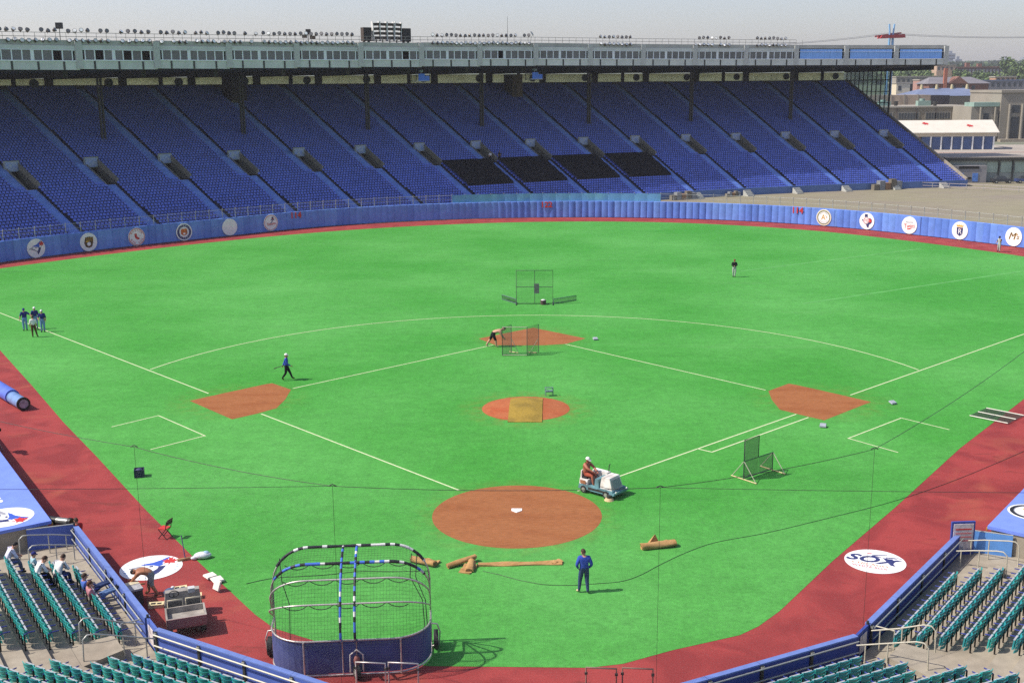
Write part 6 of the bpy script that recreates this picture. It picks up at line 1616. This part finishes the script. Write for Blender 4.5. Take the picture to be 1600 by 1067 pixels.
sp('long-haired spectator in pink top reclining with feet up on the wall', 4.7, 0, 0, dict(shirt=PINKC, pants=JEANS_L, shoe=BLACKC), pose=recl, long_hair=True, hair=mat('hair_auburn', (.09, .03, .012), rough=.7, var=.2, scale=30))

for i_, t_, lab, m_ in ((7, .2, 'tiny spectator in white standing in the portal above a black cover', WHITEC), (7, -1.6, 'tiny spectator in dark clothes beside the portal above a black cover', BLACKC)):
    a_ = gphi(i_) + t_ / GR0; person(lab, (GX + (GR0 + GDP + .6) * math.cos(a_), GY + (GR0 + GDP + .6) * math.sin(a_), zrow(NP) + (.0 if t_ > 0 else .05)), a_ + math.pi / 2, None if t_ > 0 else None, dict(shirt=m_, pants=BLACKC))
# ---------------------------------------------------------------- beyond the stadium
def ray(u, v):
    return (_F + _R2 * ((u - 800) / 1760.33) + _U2 * ((533.5 - v) / 1760.33))
def atY(u, v, Y):
    d = ray(u, v); t = (Y - CAM[1]) / d.y
    return Vector(CAM) + d * t
def X(u, Y): return atY(u, 130, Y).x
def Zv(v, Y, u=1500): return atY(u, v, Y).z
BRICK = mat('far_brick', (.19, .09, .065), rough=.9, var=.2, scale=.15); STONE = mat('far_stone', (.25, .225, .18), rough=.9, var=.15, scale=.1); TANW = mat('tan_wall', (.235, .195, .14), rough=.9, var=.15, scale=.12); DGLASS = mat('far_glass', (.05, .055, .06), rough=.25, var=.2, scale=.2); FLATR = mat('flat_roof', (.31, .28, .23), rough=.9, var=.15, scale=.08); SLATE = mat('slate_roof', (.15, .18, .27), rough=.6, var=.15, scale=.15); COPPER = mat('copper_green', (.22, .31, .26), rough=.8, var=.15, scale=.3); ROADM = mat('pale_paving', (.33, .29, .24), rough=.9, var=.12, scale=.05)
def bld(name, label, loc, cat='building', rz_=0): return thing(name, label, cat, loc, rz_)
# plaza strip in front of the pavilion
poly_sheet('plaza', [(X(1380, 240), 240), (X(1660, 240), 240), (X(1720, 330), 330), (X(1300, 330), 330)], -.06, ROADM)
# white-roofed pavilion
Y0 = 303; xa, xb = X(1400, Y0), X(1562, Y0)
o = bld('pavilion', 'low white-roofed pavilion with blue bays and red leaf marks on the roof', (xa, Y0, 0)); W_ = xb - xa
ez, rzg = 4.9, 8.3
MB().hexa([(0, -.6, ez), (W_ + 1.0, -.6, ez), (W_ + 2.2, 9, rzg), (-3.5, 9, rzg)], [(0, -.6, ez + .25), (W_ + 1.0, -.6, ez + .25), (W_ + 2.2, 9, rzg + .25), (-3.5, 9, rzg + .25)]).build('roof', mat('white_roof', (.60, .55, .46), rough=.7, var=.06, scale=.4), o)
MB().add([(W_ + 1.0, -.6, ez + .2), (W_ + 2.2, 9, rzg + .2), (W_ + 3.6, 19, ez)], [(0, 1, 2)]).build('roof_end', mat('roof_shade_side', (.5, .47, .42), var=.05), o)
MB().box(0, W_ + .6, .0, .3, 3.9, ez - .02).build('fascia', mat('pavilion_fascia', (.55, .48, .36), var=.08), o)
MB().box(0, 8.5, .1, 12, -.1, 3.9).build('brick_wall', BRICK, o)
n = 7
for k in range(n):
    x0 = 8.6 + (W_ - 8.8) * k / n; x1 = 8.6 + (W_ - 8.8) * (k + 1) / n
    MB().box(x0 + .35, x1 - .35, .25, .4, .0, 3.9).build('bay_panel', mat('bay_blue', (.06, .10, .22), rough=.5, var=.2, scale=.5), o)
    MB().box(x1 - .30, x1 + .1, -.05, .3, -.1, 3.9).build('bay_post', WHITE, o)
MB().box(8.6, W_, .5, 12, -.1, 3.88).build('back_wall', DGLASS, o)
for fx, fy in ((.38, .70), (.80, .50)):
    y = -.6 + 9.6 * fy; z = ez + .27 + (rzg - ez) * fy
    ob = MB().prism(sc_pts(LEAF, 4.2), 0, .05).build('leaf_mark', RED, o, (W_ * fx, y, z + .03), (math.atan2(rzg - ez, 9.6), 0, .3))
# tan exhibition hall with strip windows and rooftop plant
Y0 = 372; xa, xb = X(1370, Y0), X(1530, Y0); W_ = xb - xa; rt_ = Zv(168, Y0)
o = bld('exhibition_hall', 'long tan flat-roofed hall with dark window strips behind the white pavilion', (xa, Y0, 0))
MB().box(0, W_, 0, 46, -.1, rt_).build('wall', TANW, o); MB().box(-.3, W_ + .3, -.4, 46.3, rt_, rt_ + .5).build('roof', FLATR, o)
for i, (a, b) in enumerate(((.05, .17), (.23, .43), (.50, .74), (.83, .90))):
    MB().box(W_ * a - .3, W_ * b + .3, -.16, -.02, rt_ - 4.3, rt_ - 1.5).build('window_frame', STONE, o)
    m_ = max(2, int((b - a) * 40))
    for k in range(m_):
        x0 = W_ * (a + (b - a) * k / m_); x1 = W_ * (a + (b - a) * (k + 1) / m_); MB().box(x0 + .12, x1 - .12, -.2, -.165, rt_ - 4.0, rt_ - 1.8).build('pane', DGLASS, o)
for k in range(6): MB().box(W_ * (.02 + .19 * k), W_ * (.02 + .19 * k) + .5, -.2, 0, 0, rt_).build('pilaster', mat('hall_pier', (.14, .11, .085), var=.1), o)
for fx, y, w_, h_ in ((.13, 12, 4.2, 2.2), (.47, 6, 4.6, 2.6)):
    MB().box(W_ * fx, W_ * fx + w_, y, y + 3, rt_ + .5, rt_ + .5 + h_ * .7).build('roof_plant', COPPER, o); MB().cyl((W_ * fx + w_ * .4, y + 1.5), 1.0, rt_ + .5 + h_ * .7, rt_ + .5 + h_, 10).build('vent_hood', COPPER, o)
for fx, y in ((.28, 10), (.58, 12), (.62, 4), (.72, 20)): MB().cyl((W_ * fx, y), .6, rt_ + .5, rt_ + 2.2, 8, 0, .9).build('vent', STEEL_DARK, o)
MB().box(W_ * .05, W_ * .80, 30, 46.0, rt_ + .5, rt_ + 4.2).build('clerestory', mat('clerestory_tan', (.30, .24, .18), var=.2, scale=.4), o)
for k in range(5): MB().box(W_ * (.1 + .14 * k), W_ * (.1 + .14 * k) + .6, 29.8, 30, rt_ + .5, rt_ + 4.4).build('clerestory_post', STONE, o)
MB().box(W_ * .80, W_ * 1.0, 30, 46, rt_ + .5, rt_ + 4.0).build('dark_louvre', mat('dark_bay', (.03, .025, .03), var=.1), o)
# colonnaded building
Y0 = 352; xa = X(1523, Y0); tz = Zv(146, Y0)
o = bld('colonnaded_building', 'stone exhibition building with tall columns and green copper corner', (xa, Y0, 0))
MB().box(9.5, 60, 0, 30, -.1, tz).build('wall', STONE, o); MB().box(0, 9.5, 1, 26, -.1, tz - 4.6).build('side_wing', STONE, o)
MB().box(9.2, 60, -.5, 30, tz, tz + .9).build('cornice', STONE, o); MB().box(.6, 9.4, .6, 10, tz - 4.6, tz - 3.2).build('copper_parapet', COPPER, o)
for k in range(8):
    x = 13.4 + 4.3 * k
    MB().box(x, x + 2.6, -.12, 0.02, .3, 8.2).build('tall_opening', DGLASS, o); MB().box(x, x + 2.6, -.12, 0.02, 9.6, 12.2).build('upper_window', DGLASS, o); MB().tube([(x - .9, -.4, 0), (x - .9, -.4, 12.6)], [.55, .45], 10).build('column', STONE, o)
for x in (3.0, 8.0): MB().tube([(x, .4, 0), (x, .4, tz - 4.8)], .4, 8).build('column', STONE, o); MB().box(x + 1.2, x + 3, .86, 1.0, 7, 9.5).build('upper_window', DGLASS, o)
MB().box(9, 60, -3.5, -.6, -.1, .8).build('plinth', CONC, o)
# slate hip-roofed hall
Y0 = 440; xa, xb = X(1428, Y0), X(1556, Y0); W_ = xb - xa; e_, r_ = Zv(150, Y0), Zv(138, Y0 + 10)
o = bld('slate_roofed_hall', 'broad hall with blue-grey hipped slate roof and ridge vents', (xa, Y0, 0))
MB().box(.5, W_ - .5, .5, 30, -.1, e_).build('wall', TANW, o)
MB().add([(0, 0, e_), (W_, 0, e_), (W_, 30, e_), (0, 30, e_), (8, 14, r_), (W_ - 8, 14, r_)], [(0, 1, 5, 4), (1, 2, 5), (2, 3, 4, 5), (3, 0, 4), (3, 2, 1, 0)]).build('roof', SLATE, o)
for k in range(4): MB().cyl((W_ * (.22 + .19 * k), 13), .9, r_ - .8, r_ + 1.6, 8, 0, .5).build('ridge_vent', mat('vent_tan', (.40, .34, .20), var=.1), o)
MB().box(W_, W_ + 26, 6, 30, -.1, e_ + 1.0).build('dark_annex', mat('annex_dark', (.10, .10, .11), var=.15), o); MB().box(W_ - .3, W_ + 26.5, 5.6, 30, e_ + 1.0, e_ + 1.6).build('annex_roof', COPPER, o)
# gabled brick house with chimney
Y0 = 560; xa, xb = X(1452, Y0), X(1545, Y0); W_ = xb - xa; e_, r_ = Zv(131, Y0), Zv(120.5, Y0)
o = bld('gabled_brick_house', 'grey-roofed brick building with red gable and tall brick chimney', (xa, Y0, 0))
MB().box(0, W_, 0, 20, -.1, e_).build('wall', BRICK, o)
MB().add([(-1, -1, e_), (W_ + 1, -1, e_), (W_ + 1, 21, e_), (-1, 21, e_), (3, 10, r_), (W_ - 6, 10, r_)], [(0, 1, 5, 4), (1, 2, 5), (2, 3, 4, 5), (3, 0, 4)]).build('roof', mat('house_roof', (.17, .16, .17), rough=.8, var=.15, scale=.2), o)
gx = W_ * .48
MB().add([(gx - 5, -1.6, e_), (gx + 5, -1.6, e_), (gx, -1.6, r_ + .3), (gx - 5, 8, e_), (gx + 5, 8, e_), (gx, 8, r_ + .3)], [(0, 1, 2), (1, 4, 5, 2), (3, 0, 2, 5)]).build('gable', BRICK, o)
MB().box(W_ * .23, W_ * .23 + 1.7, -1.2, .4, e_ - 4, Zv(107, Y0)).build('chimney', mat('chimney_brick', (.34, .12, .07), var=.15), o)
for k in range(5): MB().box(2 + 5 * k, 3.6 + 5 * k, -.08, 0, e_ - 3.2, e_ - 1).build('window', DGLASS, o)
# long brick mill on the rise
Y0 = 900; xa, xb = X(1477, Y0), X(1586, Y0); W_ = xb - xa; zb_, zt_ = 14, Zv(106.5, Y0)
o = bld('brick_mill', 'long dark brick mill with even window bays on the rise', (xa, Y0, zb_)); h_ = zt_ - zb_
MB().box(0, W_, 0, 24, 0, h_).build('wall', mat('mill_brick', (.16, .085, .07), rough=.9, var=.15, scale=.1), o); MB().box(-.5, W_ + .5, -.6, 24, h_, h_ + .9).build('parapet', BRICK, o)
for k in range(19):
    x = 1.5 + (W_ - 3) * k / 19
    MB().box(x, x + 1.5, -.2, .05, h_ - 9, h_ - 1.2).build('window', mat('mill_window', (.30, .30, .30), var=.2, scale=.3), o)
for fx, hh in ((.30, 3.2), (.47, 2.4), (.93, 3.0)): MB().box(W_ * fx, W_ * fx + 3, 3, 7, h_ + .9, h_ + .9 + hh).build('roof_hut', BRICK, o)
o = bld('brick_apartment_house', 'tan and brick low house among the trees by the mill', (X(1555, 700), 700, 4)); MB().box(0, 13, 0, 10, -4, Zv(122, 700) - 4).build('wall', mat('orange_brick', (.42, .24, .15), var=.15), o); MB().box(-.4, 13.4, -.4, 10.4, Zv(122, 700) - 4, Zv(120, 700) - 4).build('roof', FLATR, o)
for k in range(4): MB().box(1 + 3 * k, 2.6 + 3 * k, -.1, .02, Zv(126, 700) - 4, Zv(123, 700) - 4).build('window', DGLASS, o)
for u, v0, v1, Y0, wd, m_, lab in ((1437, 126, 134, 600, 14, mat('rosy_wall', (.36, .20, .16), var=.15), 'low rosy-walled house in front of the trees'), (1400, 121, 128, 700, 30, STONE, 'pale flat office block among trees under the roof end'), (1462, 103, 116, 820, 14, mat('peach_wall', (.46, .32, .22), var=.1), 'peach-coloured house at the end of the brick mill'), (1401, 131, 150, 470, 6, mat('cream_hut', (.55, .48, .34), var=.1), 'cream rooftop hut beside a dark tank'), (1530, 127, 142, 620, 46, mat('grey_roof_long', (.20, .19, .20), var=.15, scale=.1), 'long low grey shed roof behind the slate hall')):
    z1 = Zv(v0, Y0, u); o = bld('small_building', lab, (X(u, Y0), Y0, 0)); MB().box(0, wd, 0, 12, -.1, z1).build('wall', m_, o); MB().box(-.3, wd + .3, -.3, 12.3, z1, z1 + .6).build('roof', FLATR if wd < 40 else SLATE, o)
    for k in range(int(wd / 3.2)): MB().box(.8 + 3.1 * k, 2.2 + 3.1 * k, -.1, .02, z1 - 3, z1 - 1).build('window', DGLASS, o)
o = bld('water_tank', 'small dark rooftop tank beside a cream hut', (X(1419, 515), 515, 0), 'tank'); MB().box(.3, 1.6, .3, 1.6, -.1, Zv(143, 515)).build('support', STEEL_DARK, o); MB().cyl((1, 1), 1.6, Zv(143, 515), Zv(131, 515), 12).build('drum', BLACK, o)
# hazy towers
for u, v, Y0, wd, lab in ((1477, 84, 2300, 16, 'faint blue tower block beyond the roof end'), (1490, 93, 2100, 12, 'faint low tower with a cap next to the blue tower block'), (1556, 98, 2400, 30, 'faint wide block on the far skyline'), (1566, 93, 2500, 10, 'faint slim tower on the far skyline'), (1596, 90, 2300, 16, 'faint tower at the far end of the skyline')):
    z1 = Zv(v, Y0, u); o = bld('tower_block', lab, (X(u, Y0), Y0, 0)); MB().box(0, wd, 0, wd, -.1, z1).build('wall', mat('tower_grey', (.24, .26, .30), var=.1, scale=.02), o); MB().box(wd * .3, wd * .7, wd * .3, wd * .7, z1, z1 + 5).build('roof_hut', MATS['tower_grey'], o)
    for k in range(6): MB().box(wd * .1, wd * .9, -.3, .05, z1 - 5 - 6 * k, z1 - 3.2 - 6 * k).build('window_band', DGLASS, o)
# rising ground and far woods
hl = MB(); nx = 40; rowsY = [(570, 0), (720, 8), (900, 17), (1300, 27), (2000, 44), (2800, 58), (4200, 66)]
for j, (y, z) in enumerate(rowsY):
    for i in range(nx + 1):
        x = -2600 + 5200 * i / nx; hl.v.append((x, y, z - .3 + (.10 * z) * math.sin(i * .9 + j)))
for j in range(len(rowsY) - 1):
    for i in range(nx):
        a = j * (nx + 1) + i; hl.f.append((a, a + 1, a + nx + 2, a + nx + 1)); hl.m.append(0); hl.sm.append(True)
tag(hl.build('hills', mat('far_green', (.075, .095, .045), rough=1, var=.25, scale=.01, var2=.2, scale2=.004)), kind='structure')
LEAFM = [mat('leaf_spring', (.115, .17, .045), rough=.7, var=.3, scale=.6), mat('leaf_mid', (.075, .12, .035), rough=.7, var=.3, scale=.6), mat('leaf_dark', (.045, .075, .03), rough=.7, var=.3, scale=.6)]
def crown(rr, n, rx, rz_, cz, leaf, mats=3):
    mb = MB(); cl = [(rr.uniform(-1, 1) * rx * .6, rr.uniform(-1, 1) * rx * .6, cz + rr.uniform(-.7, .8) * rz_, rr.uniform(.35, .6) * rx) for _ in range(9)]
    for _ in range(n):
        cx, cy, cz_, r_ = cl[rr.randrange(9)]
        d = Vector((rr.gauss(0, 1), rr.gauss(0, 1), rr.gauss(0, 1))).normalized() * r_ * rr.uniform(.55, 1.0)
        p = Vector((cx, cy, cz_)) + d; a = Vector((rr.gauss(0, 1), rr.gauss(0, 1), rr.gauss(0, 1))).normalized(); b = a.cross(d.normalized() + Vector((.01, 0, 0))).normalized(); s_ = leaf * rr.uniform(.6, 1.3)
        mb.add([p - a * s_, p + b * s_ * .7, p + a * s_, p - b * s_ * .7], [(0, 1, 2, 3)], rr.choice((0, 0, 1, 1, 2)))
    return mb.mesh('crown', LEAFM)
rr = random.Random(21)
CROWNS = [crown(rr, 1100, 5.2, 3.6, 6.6, .55) for _ in range(4)]
TRK = MB(); TRK.tube([(0, 0, -.5), (.1, .1, 2.5), (0, .1, 5.5)], [.42, .3, .14], 7)
for a in (0, 1.6, 3.1, 4.6): TRK.tube([(.05, .1, 2.6 + .3 * a), (1.6 * math.cos(a), 1.6 * math.sin(a), 5.2 + .3 * a)], [.16, .05], 5)
TRK = TRK.mesh('trunk', mat('bark', (.07, .055, .04), rough=.9))
def hz(y):
    for (y0, z0), (y1, z1) in zip(rowsY[:-1], rowsY[1:]):
        if y0 <= y <= y1: return z0 + (z1 - z0) * (y - y0) / (y1 - y0)
    return 0
k = 0
for u0, u1, Y0, cnt, sc, lab in ((1392, 1450, 790, 16, 1.45, 'pale green spring tree in the clump under the stand roof end'), (1436, 1480, 820, 8, 1.4, 'pale green tree beside the peach-coloured house'), (1496, 1530, 770, 9, 1.35, 'bright green tree in front of the brick mill'), (1535, 1562, 770, 7, 1.35, 'mid green tree between brick mill and tan house'), (1578, 1620, 880, 8, 2.0, 'darker tree beyond the far end of the mill')):
    for q in range(cnt):
        y = Y0 + rr.uniform(-50, 70); u = u0 + (u1 - u0) * (q + rr.random()) / cnt; s_ = sc * rr.uniform(.8, 1.2)
        o = thing('broadleaf_tree', lab, 'tree', (X(u, y), y, hz(y) - .4), rr.uniform(0, 6), 'trees: ' + lab[:30]); o.scale = (s_, s_, s_ * rr.uniform(.85, 1.1))
        inst('crown', CROWNS[k % 4], o); inst('trunk', TRK, o); k += 1
wd_ = MB()
for q in range(5200):
    y = rr.uniform(1000, 3300); u = rr.uniform(1330, 1680); p = Vector((X(u, y), y, hz(y) if y < 2800 else 55 + (y - 2800) * .005)); r_ = rr.uniform(5, 10)
    for e in range(4):
        c = p + Vector((rr.uniform(-r_, r_), rr.uniform(-r_, r_), rr.uniform(.2, 1.1) * r_)); a = Vector((rr.gauss(0, 1), rr.gauss(0, .5), rr.gauss(0, 1))).normalized(); b = a.cross(Vector((rr.gauss(0, 1), 1, rr.gauss(0, 1)))).normalized(); s_ = r_ * .55
        wd_.add([c - a * s_, c + b * s_, c + a * s_, c - b * s_], [(0, 1, 2, 3)], rr.choice((1, 2, 2)))
tag(wd_.build('distant_woods', LEAFM), kind='stuff')
# service buildings and barrier beside the stand end
Y0 = 184; xa = X(1496, Y0); xb = X(1640, Y0)
o = bld('service_building', 'low grey service building with dark cornice at the foot of the stand end', (xa, Y0, 0)); W_ = xb - xa; t_ = Zv(252, Y0)
MB().box(0, W_, 1.2, 12, -.1, t_).build('wall', mat('service_wall', (.30, .33, .29), rough=.8, var=.15, scale=.4), o); MB().box(-1, W_ + 1, .6, 12, t_, t_ + .55).build('cornice', STEEL_DARK, o); MB().box(-1, W_, 1, 14, t_ + .55, t_ + .75).build('roof', ROADM, o)
MB().box(-7.5, -.05, 24, 34, -.1, t_ + .2).build('side_wing', mat('wing_grey', (.30, .33, .30), var=.2, scale=.5), o); MB().box(-8, 0, 23.6, 34, t_ + .2, t_ + .8).build('wing_cornice', STEEL_DARK, o)
MB().box(.3, 7.0, -.6, 1.15, -.1, t_ - .9).build('front_block', mat('service_grey', (.26, .25, .25), rough=.85, var=.2, scale=.6), o); MB().box(1.4, 5.4, -.7, -.58, t_ - 1.5, t_ - 1.0).build('dark_vent', BLACK, o)
for x in (1.3, 4.2): MB().box(x, x + 1.1, -.68, -.61, .2, 1.9).build('blue_poster', mat('poster_blue', (.10, .22, .55), var=.3, scale=2), o)
MB().box(2.5, 4.0, -.68, -.61, .7, 1.1).build('dark_slot', BLACK, o)
for x in (7.6, 10.4, 13.2, 16.0): MB().box(x, x + 2.2, 1.1, 1.18, 1.9, t_ - .3).build('pane', mat('pale_glass', (.34, .42, .34), rough=.3, var=.2, scale=.6), o); MB().box(x + 2.25, x + 2.5, .9, 1.2, 0, t_).build('post', STEEL_DARK, o)
for x, m_, lab in ((9.5, 'dark', 'dark parked van beside the service building posts'), (14.2, 'blue', 'dark blue parked car at the end of the service building')):
    v_ = thing('parked_vehicle', lab, 'car', (xa + x, Y0 - 2.2, 0)); mm_ = mat('car_' + m_, (.03, .03, .035) if m_ == 'dark' else (.04, .06, .16), rough=.3, spec=.6)
    MB().hexa([(-2, -.8, .35), (2, -.8, .35), (2, .8, .35), (-2, .8, .35)], [(-1.95, -.75, .9), (1.9, -.75, .85), (1.9, .75, .85), (-1.95, .75, .9)]).build('body', mm_, v_); MB().hexa([(-1.4, -.72, .88), (1.0, -.72, .86), (1.0, .72, .86), (-1.4, .72, .88)], [(-1.1, -.6, 1.45), (.4, -.6, 1.45), (.4, .6, 1.45), (-1.1, .6, 1.45)]).build('cabin', DGLASS, v_)
    for a in (-1.3, 1.3):
        for b in (-.75, .75): wheel(v_, (a, b, .32), .32, .2, (0, 0, math.pi / 2))
# stairs-end debris: low pale barrier along the lot, red fence by the plaza
def low_fence(label, pts, h, m_, step, pm_=STEEL):
    o = thing('low_barrier', label, 'barrier', (*pts[0], 0)); P0 = Vector((*pts[0], 0)); rails = [Vector((*p, 0)) - P0 for p in pts]
    for z in (h * .45, h): MB().tube([p + Vector((0, 0, z)) for p in rails], .05, 5).build('rail', m_, o)
    for a, b in zip(rails[:-1], rails[1:]):
        n_ = max(1, int((b - a).length / step))
        for k_ in range(n_): MB().tube([a + (b - a) * k_ / n_, a + (b - a) * k_ / n_ + Vector((0, 0, h + .08))], .06, 5).build('post', pm_, o)
    return o
low_fence('pale tube barrier bordering the bare gravel lot', [(58, 170.5), (72.1, 173), (82.5, 166), (92, 157), (104, 146)], 1.0, mat('barrier_pale', (.42, .36, .36), var=.1), 3.0)
low_fence('red slatted crowd barrier across the pale plaza', [(X(1412, 268), 268), (X(1640, 268), 268)], 1.1, mat('barrier_red', (.46, .20, .16), var=.2), 3.0)
low_fence('white kerb railing on the plaza edge above the service building', [(X(1440, 243), 243), (X(1640, 243), 243)], .9, mat('barrier_pale2', (.5, .46, .42), var=.1), 4.0)
# equipment clutter along the stand foot
for (x, y, w_, d_, h_, lab) in ((22.5, 150.5, 5.0, 1.6, 1.5, 'grey stacked bleacher parts at the stand foot by the windscreen'), (33.0, 156.2, 3.0, 1.2, 1.0, 'pale folded covers at the stand foot by an aisle end'), (62.5, 167.4, 6.5, 1.6, 2.0, 'grey and brown equipment crates stacked against the stand front')):
    o = thing('equipment_pile', lab, 'equipment', (x, y, -.05), R(22))
    for k_ in range(5):
        MB().box(w_ * k_ / 5 + .05, w_ * (k_ + 1) / 5 - .05, 0, d_ * (.6 + .1 * (k_ % 3)), 0, h_ * (.55 + .11 * ((k_ * 3) % 5))).build('crate', (CONC_DARK, mat('crate_grey', (.22, .23, .24), var=.2), mat('crate_brown', (.26, .15, .08), var=.2))[k_ % 3], o)
# cable-car pylon
Y0 = 430; px_ = X(1388, Y0); zt_ = Zv(38, Y0, 1388); za_ = Zv(56, Y0, 1388)
o = thing('cableway_pylon', 'blue cableway pylon with red crossarms rising behind the stand', 'pylon', (px_, Y0, 0), R(12))
PB = paint('pylon_blue', (.20, .40, .62)); PR = paint('pylon_red', (.36, .03, .03))
for dx in (-.7, .7): MB().tube([(dx * 1.6, 0, 0), (dx, 0, za_)], [.7, .5], 8).build('mast', PB, o); MB().tube([(dx, 0, za_), (dx * 1.6, 0, zt_)], .35, 8).build('mast_head', PB, o)
for dy, s_ in ((-1.0, 1), (1.0, -1)): MB().hexa([(-5.6, dy - .5, za_ - 1.2), (5.6, dy - .5, za_ - .9), (5.6, dy + .5, za_ - .9), (-5.6, dy + .5, za_ - 1.2)], [(-4.6, dy - .5, za_ + .0), (5.2, dy - .5, za_ + .5), (5.2, dy + .5, za_ + .5), (-4.6, dy + .5, za_ + .0)]).build('crossarm', PR, o)
for dy in (-1.0, 1.0): MB().hexa([(-5.9, dy + 1.2, za_ - .6), (4.5, dy + 1.2, za_ + .6), (4.5, dy + 1.6, za_ + .6), (-5.9, dy + 1.6, za_ - .6)], [(-5.9, dy + 1.2, za_ + .1), (4.5, dy + 1.2, za_ + 1.3), (4.5, dy + 1.6, za_ + 1.3), (-5.9, dy + 1.6, za_ + .1)]).build('sheave_beam', PR, o)
for k_, (za, zb_) in enumerate(((0, 0), (1.2, 1.2))):
    a = atY(1388, 54 - 2 * k_, Y0); b = atY(1700, 56 - k_, Y0 + 10); c = atY(1100, 74 - k_, Y0 - 10)
    pts = []
    for p, q in ((c, a), (a, b)):
        for t in range(12):
            s_ = t / 12; v = p + (q - p) * s_; v.z -= 1.2 * 4 * s_ * (1 - s_); pts.append(v)
    tag(MB().tube([v - Vector((0, 0, 0)) for v in pts], .08, 5).build('cableway_rope', mat('rope_grey', (.28, .28, .28), var=0)), 'thin cableway rope strung through the blue and red pylon', 'cable', 'cableway ropes')
# ---------------------------------------------------------------- air
hz_ = MB().box(-2650, 2650, -70, 4300, -1.2, 140).build('haze', [])
hm = bpy.data.materials.new('haze'); hm.use_nodes = True; t_ = hm.node_tree; t_.nodes.clear(); ho = t_.nodes.new('ShaderNodeOutputMaterial'); pv = t_.nodes.new('ShaderNodeVolumePrincipled')
pv.inputs['Color'].default_value = (.90, .90, .93, 1); pv.inputs['Density'].default_value = .00016; pv.inputs['Anisotropy'].default_value = .2
t_.links.new(pv.outputs[0], ho.inputs['Volume']); hz_.data.materials.clear(); hz_.data.materials.append(hm); hz_['kind'] = 'stuff'
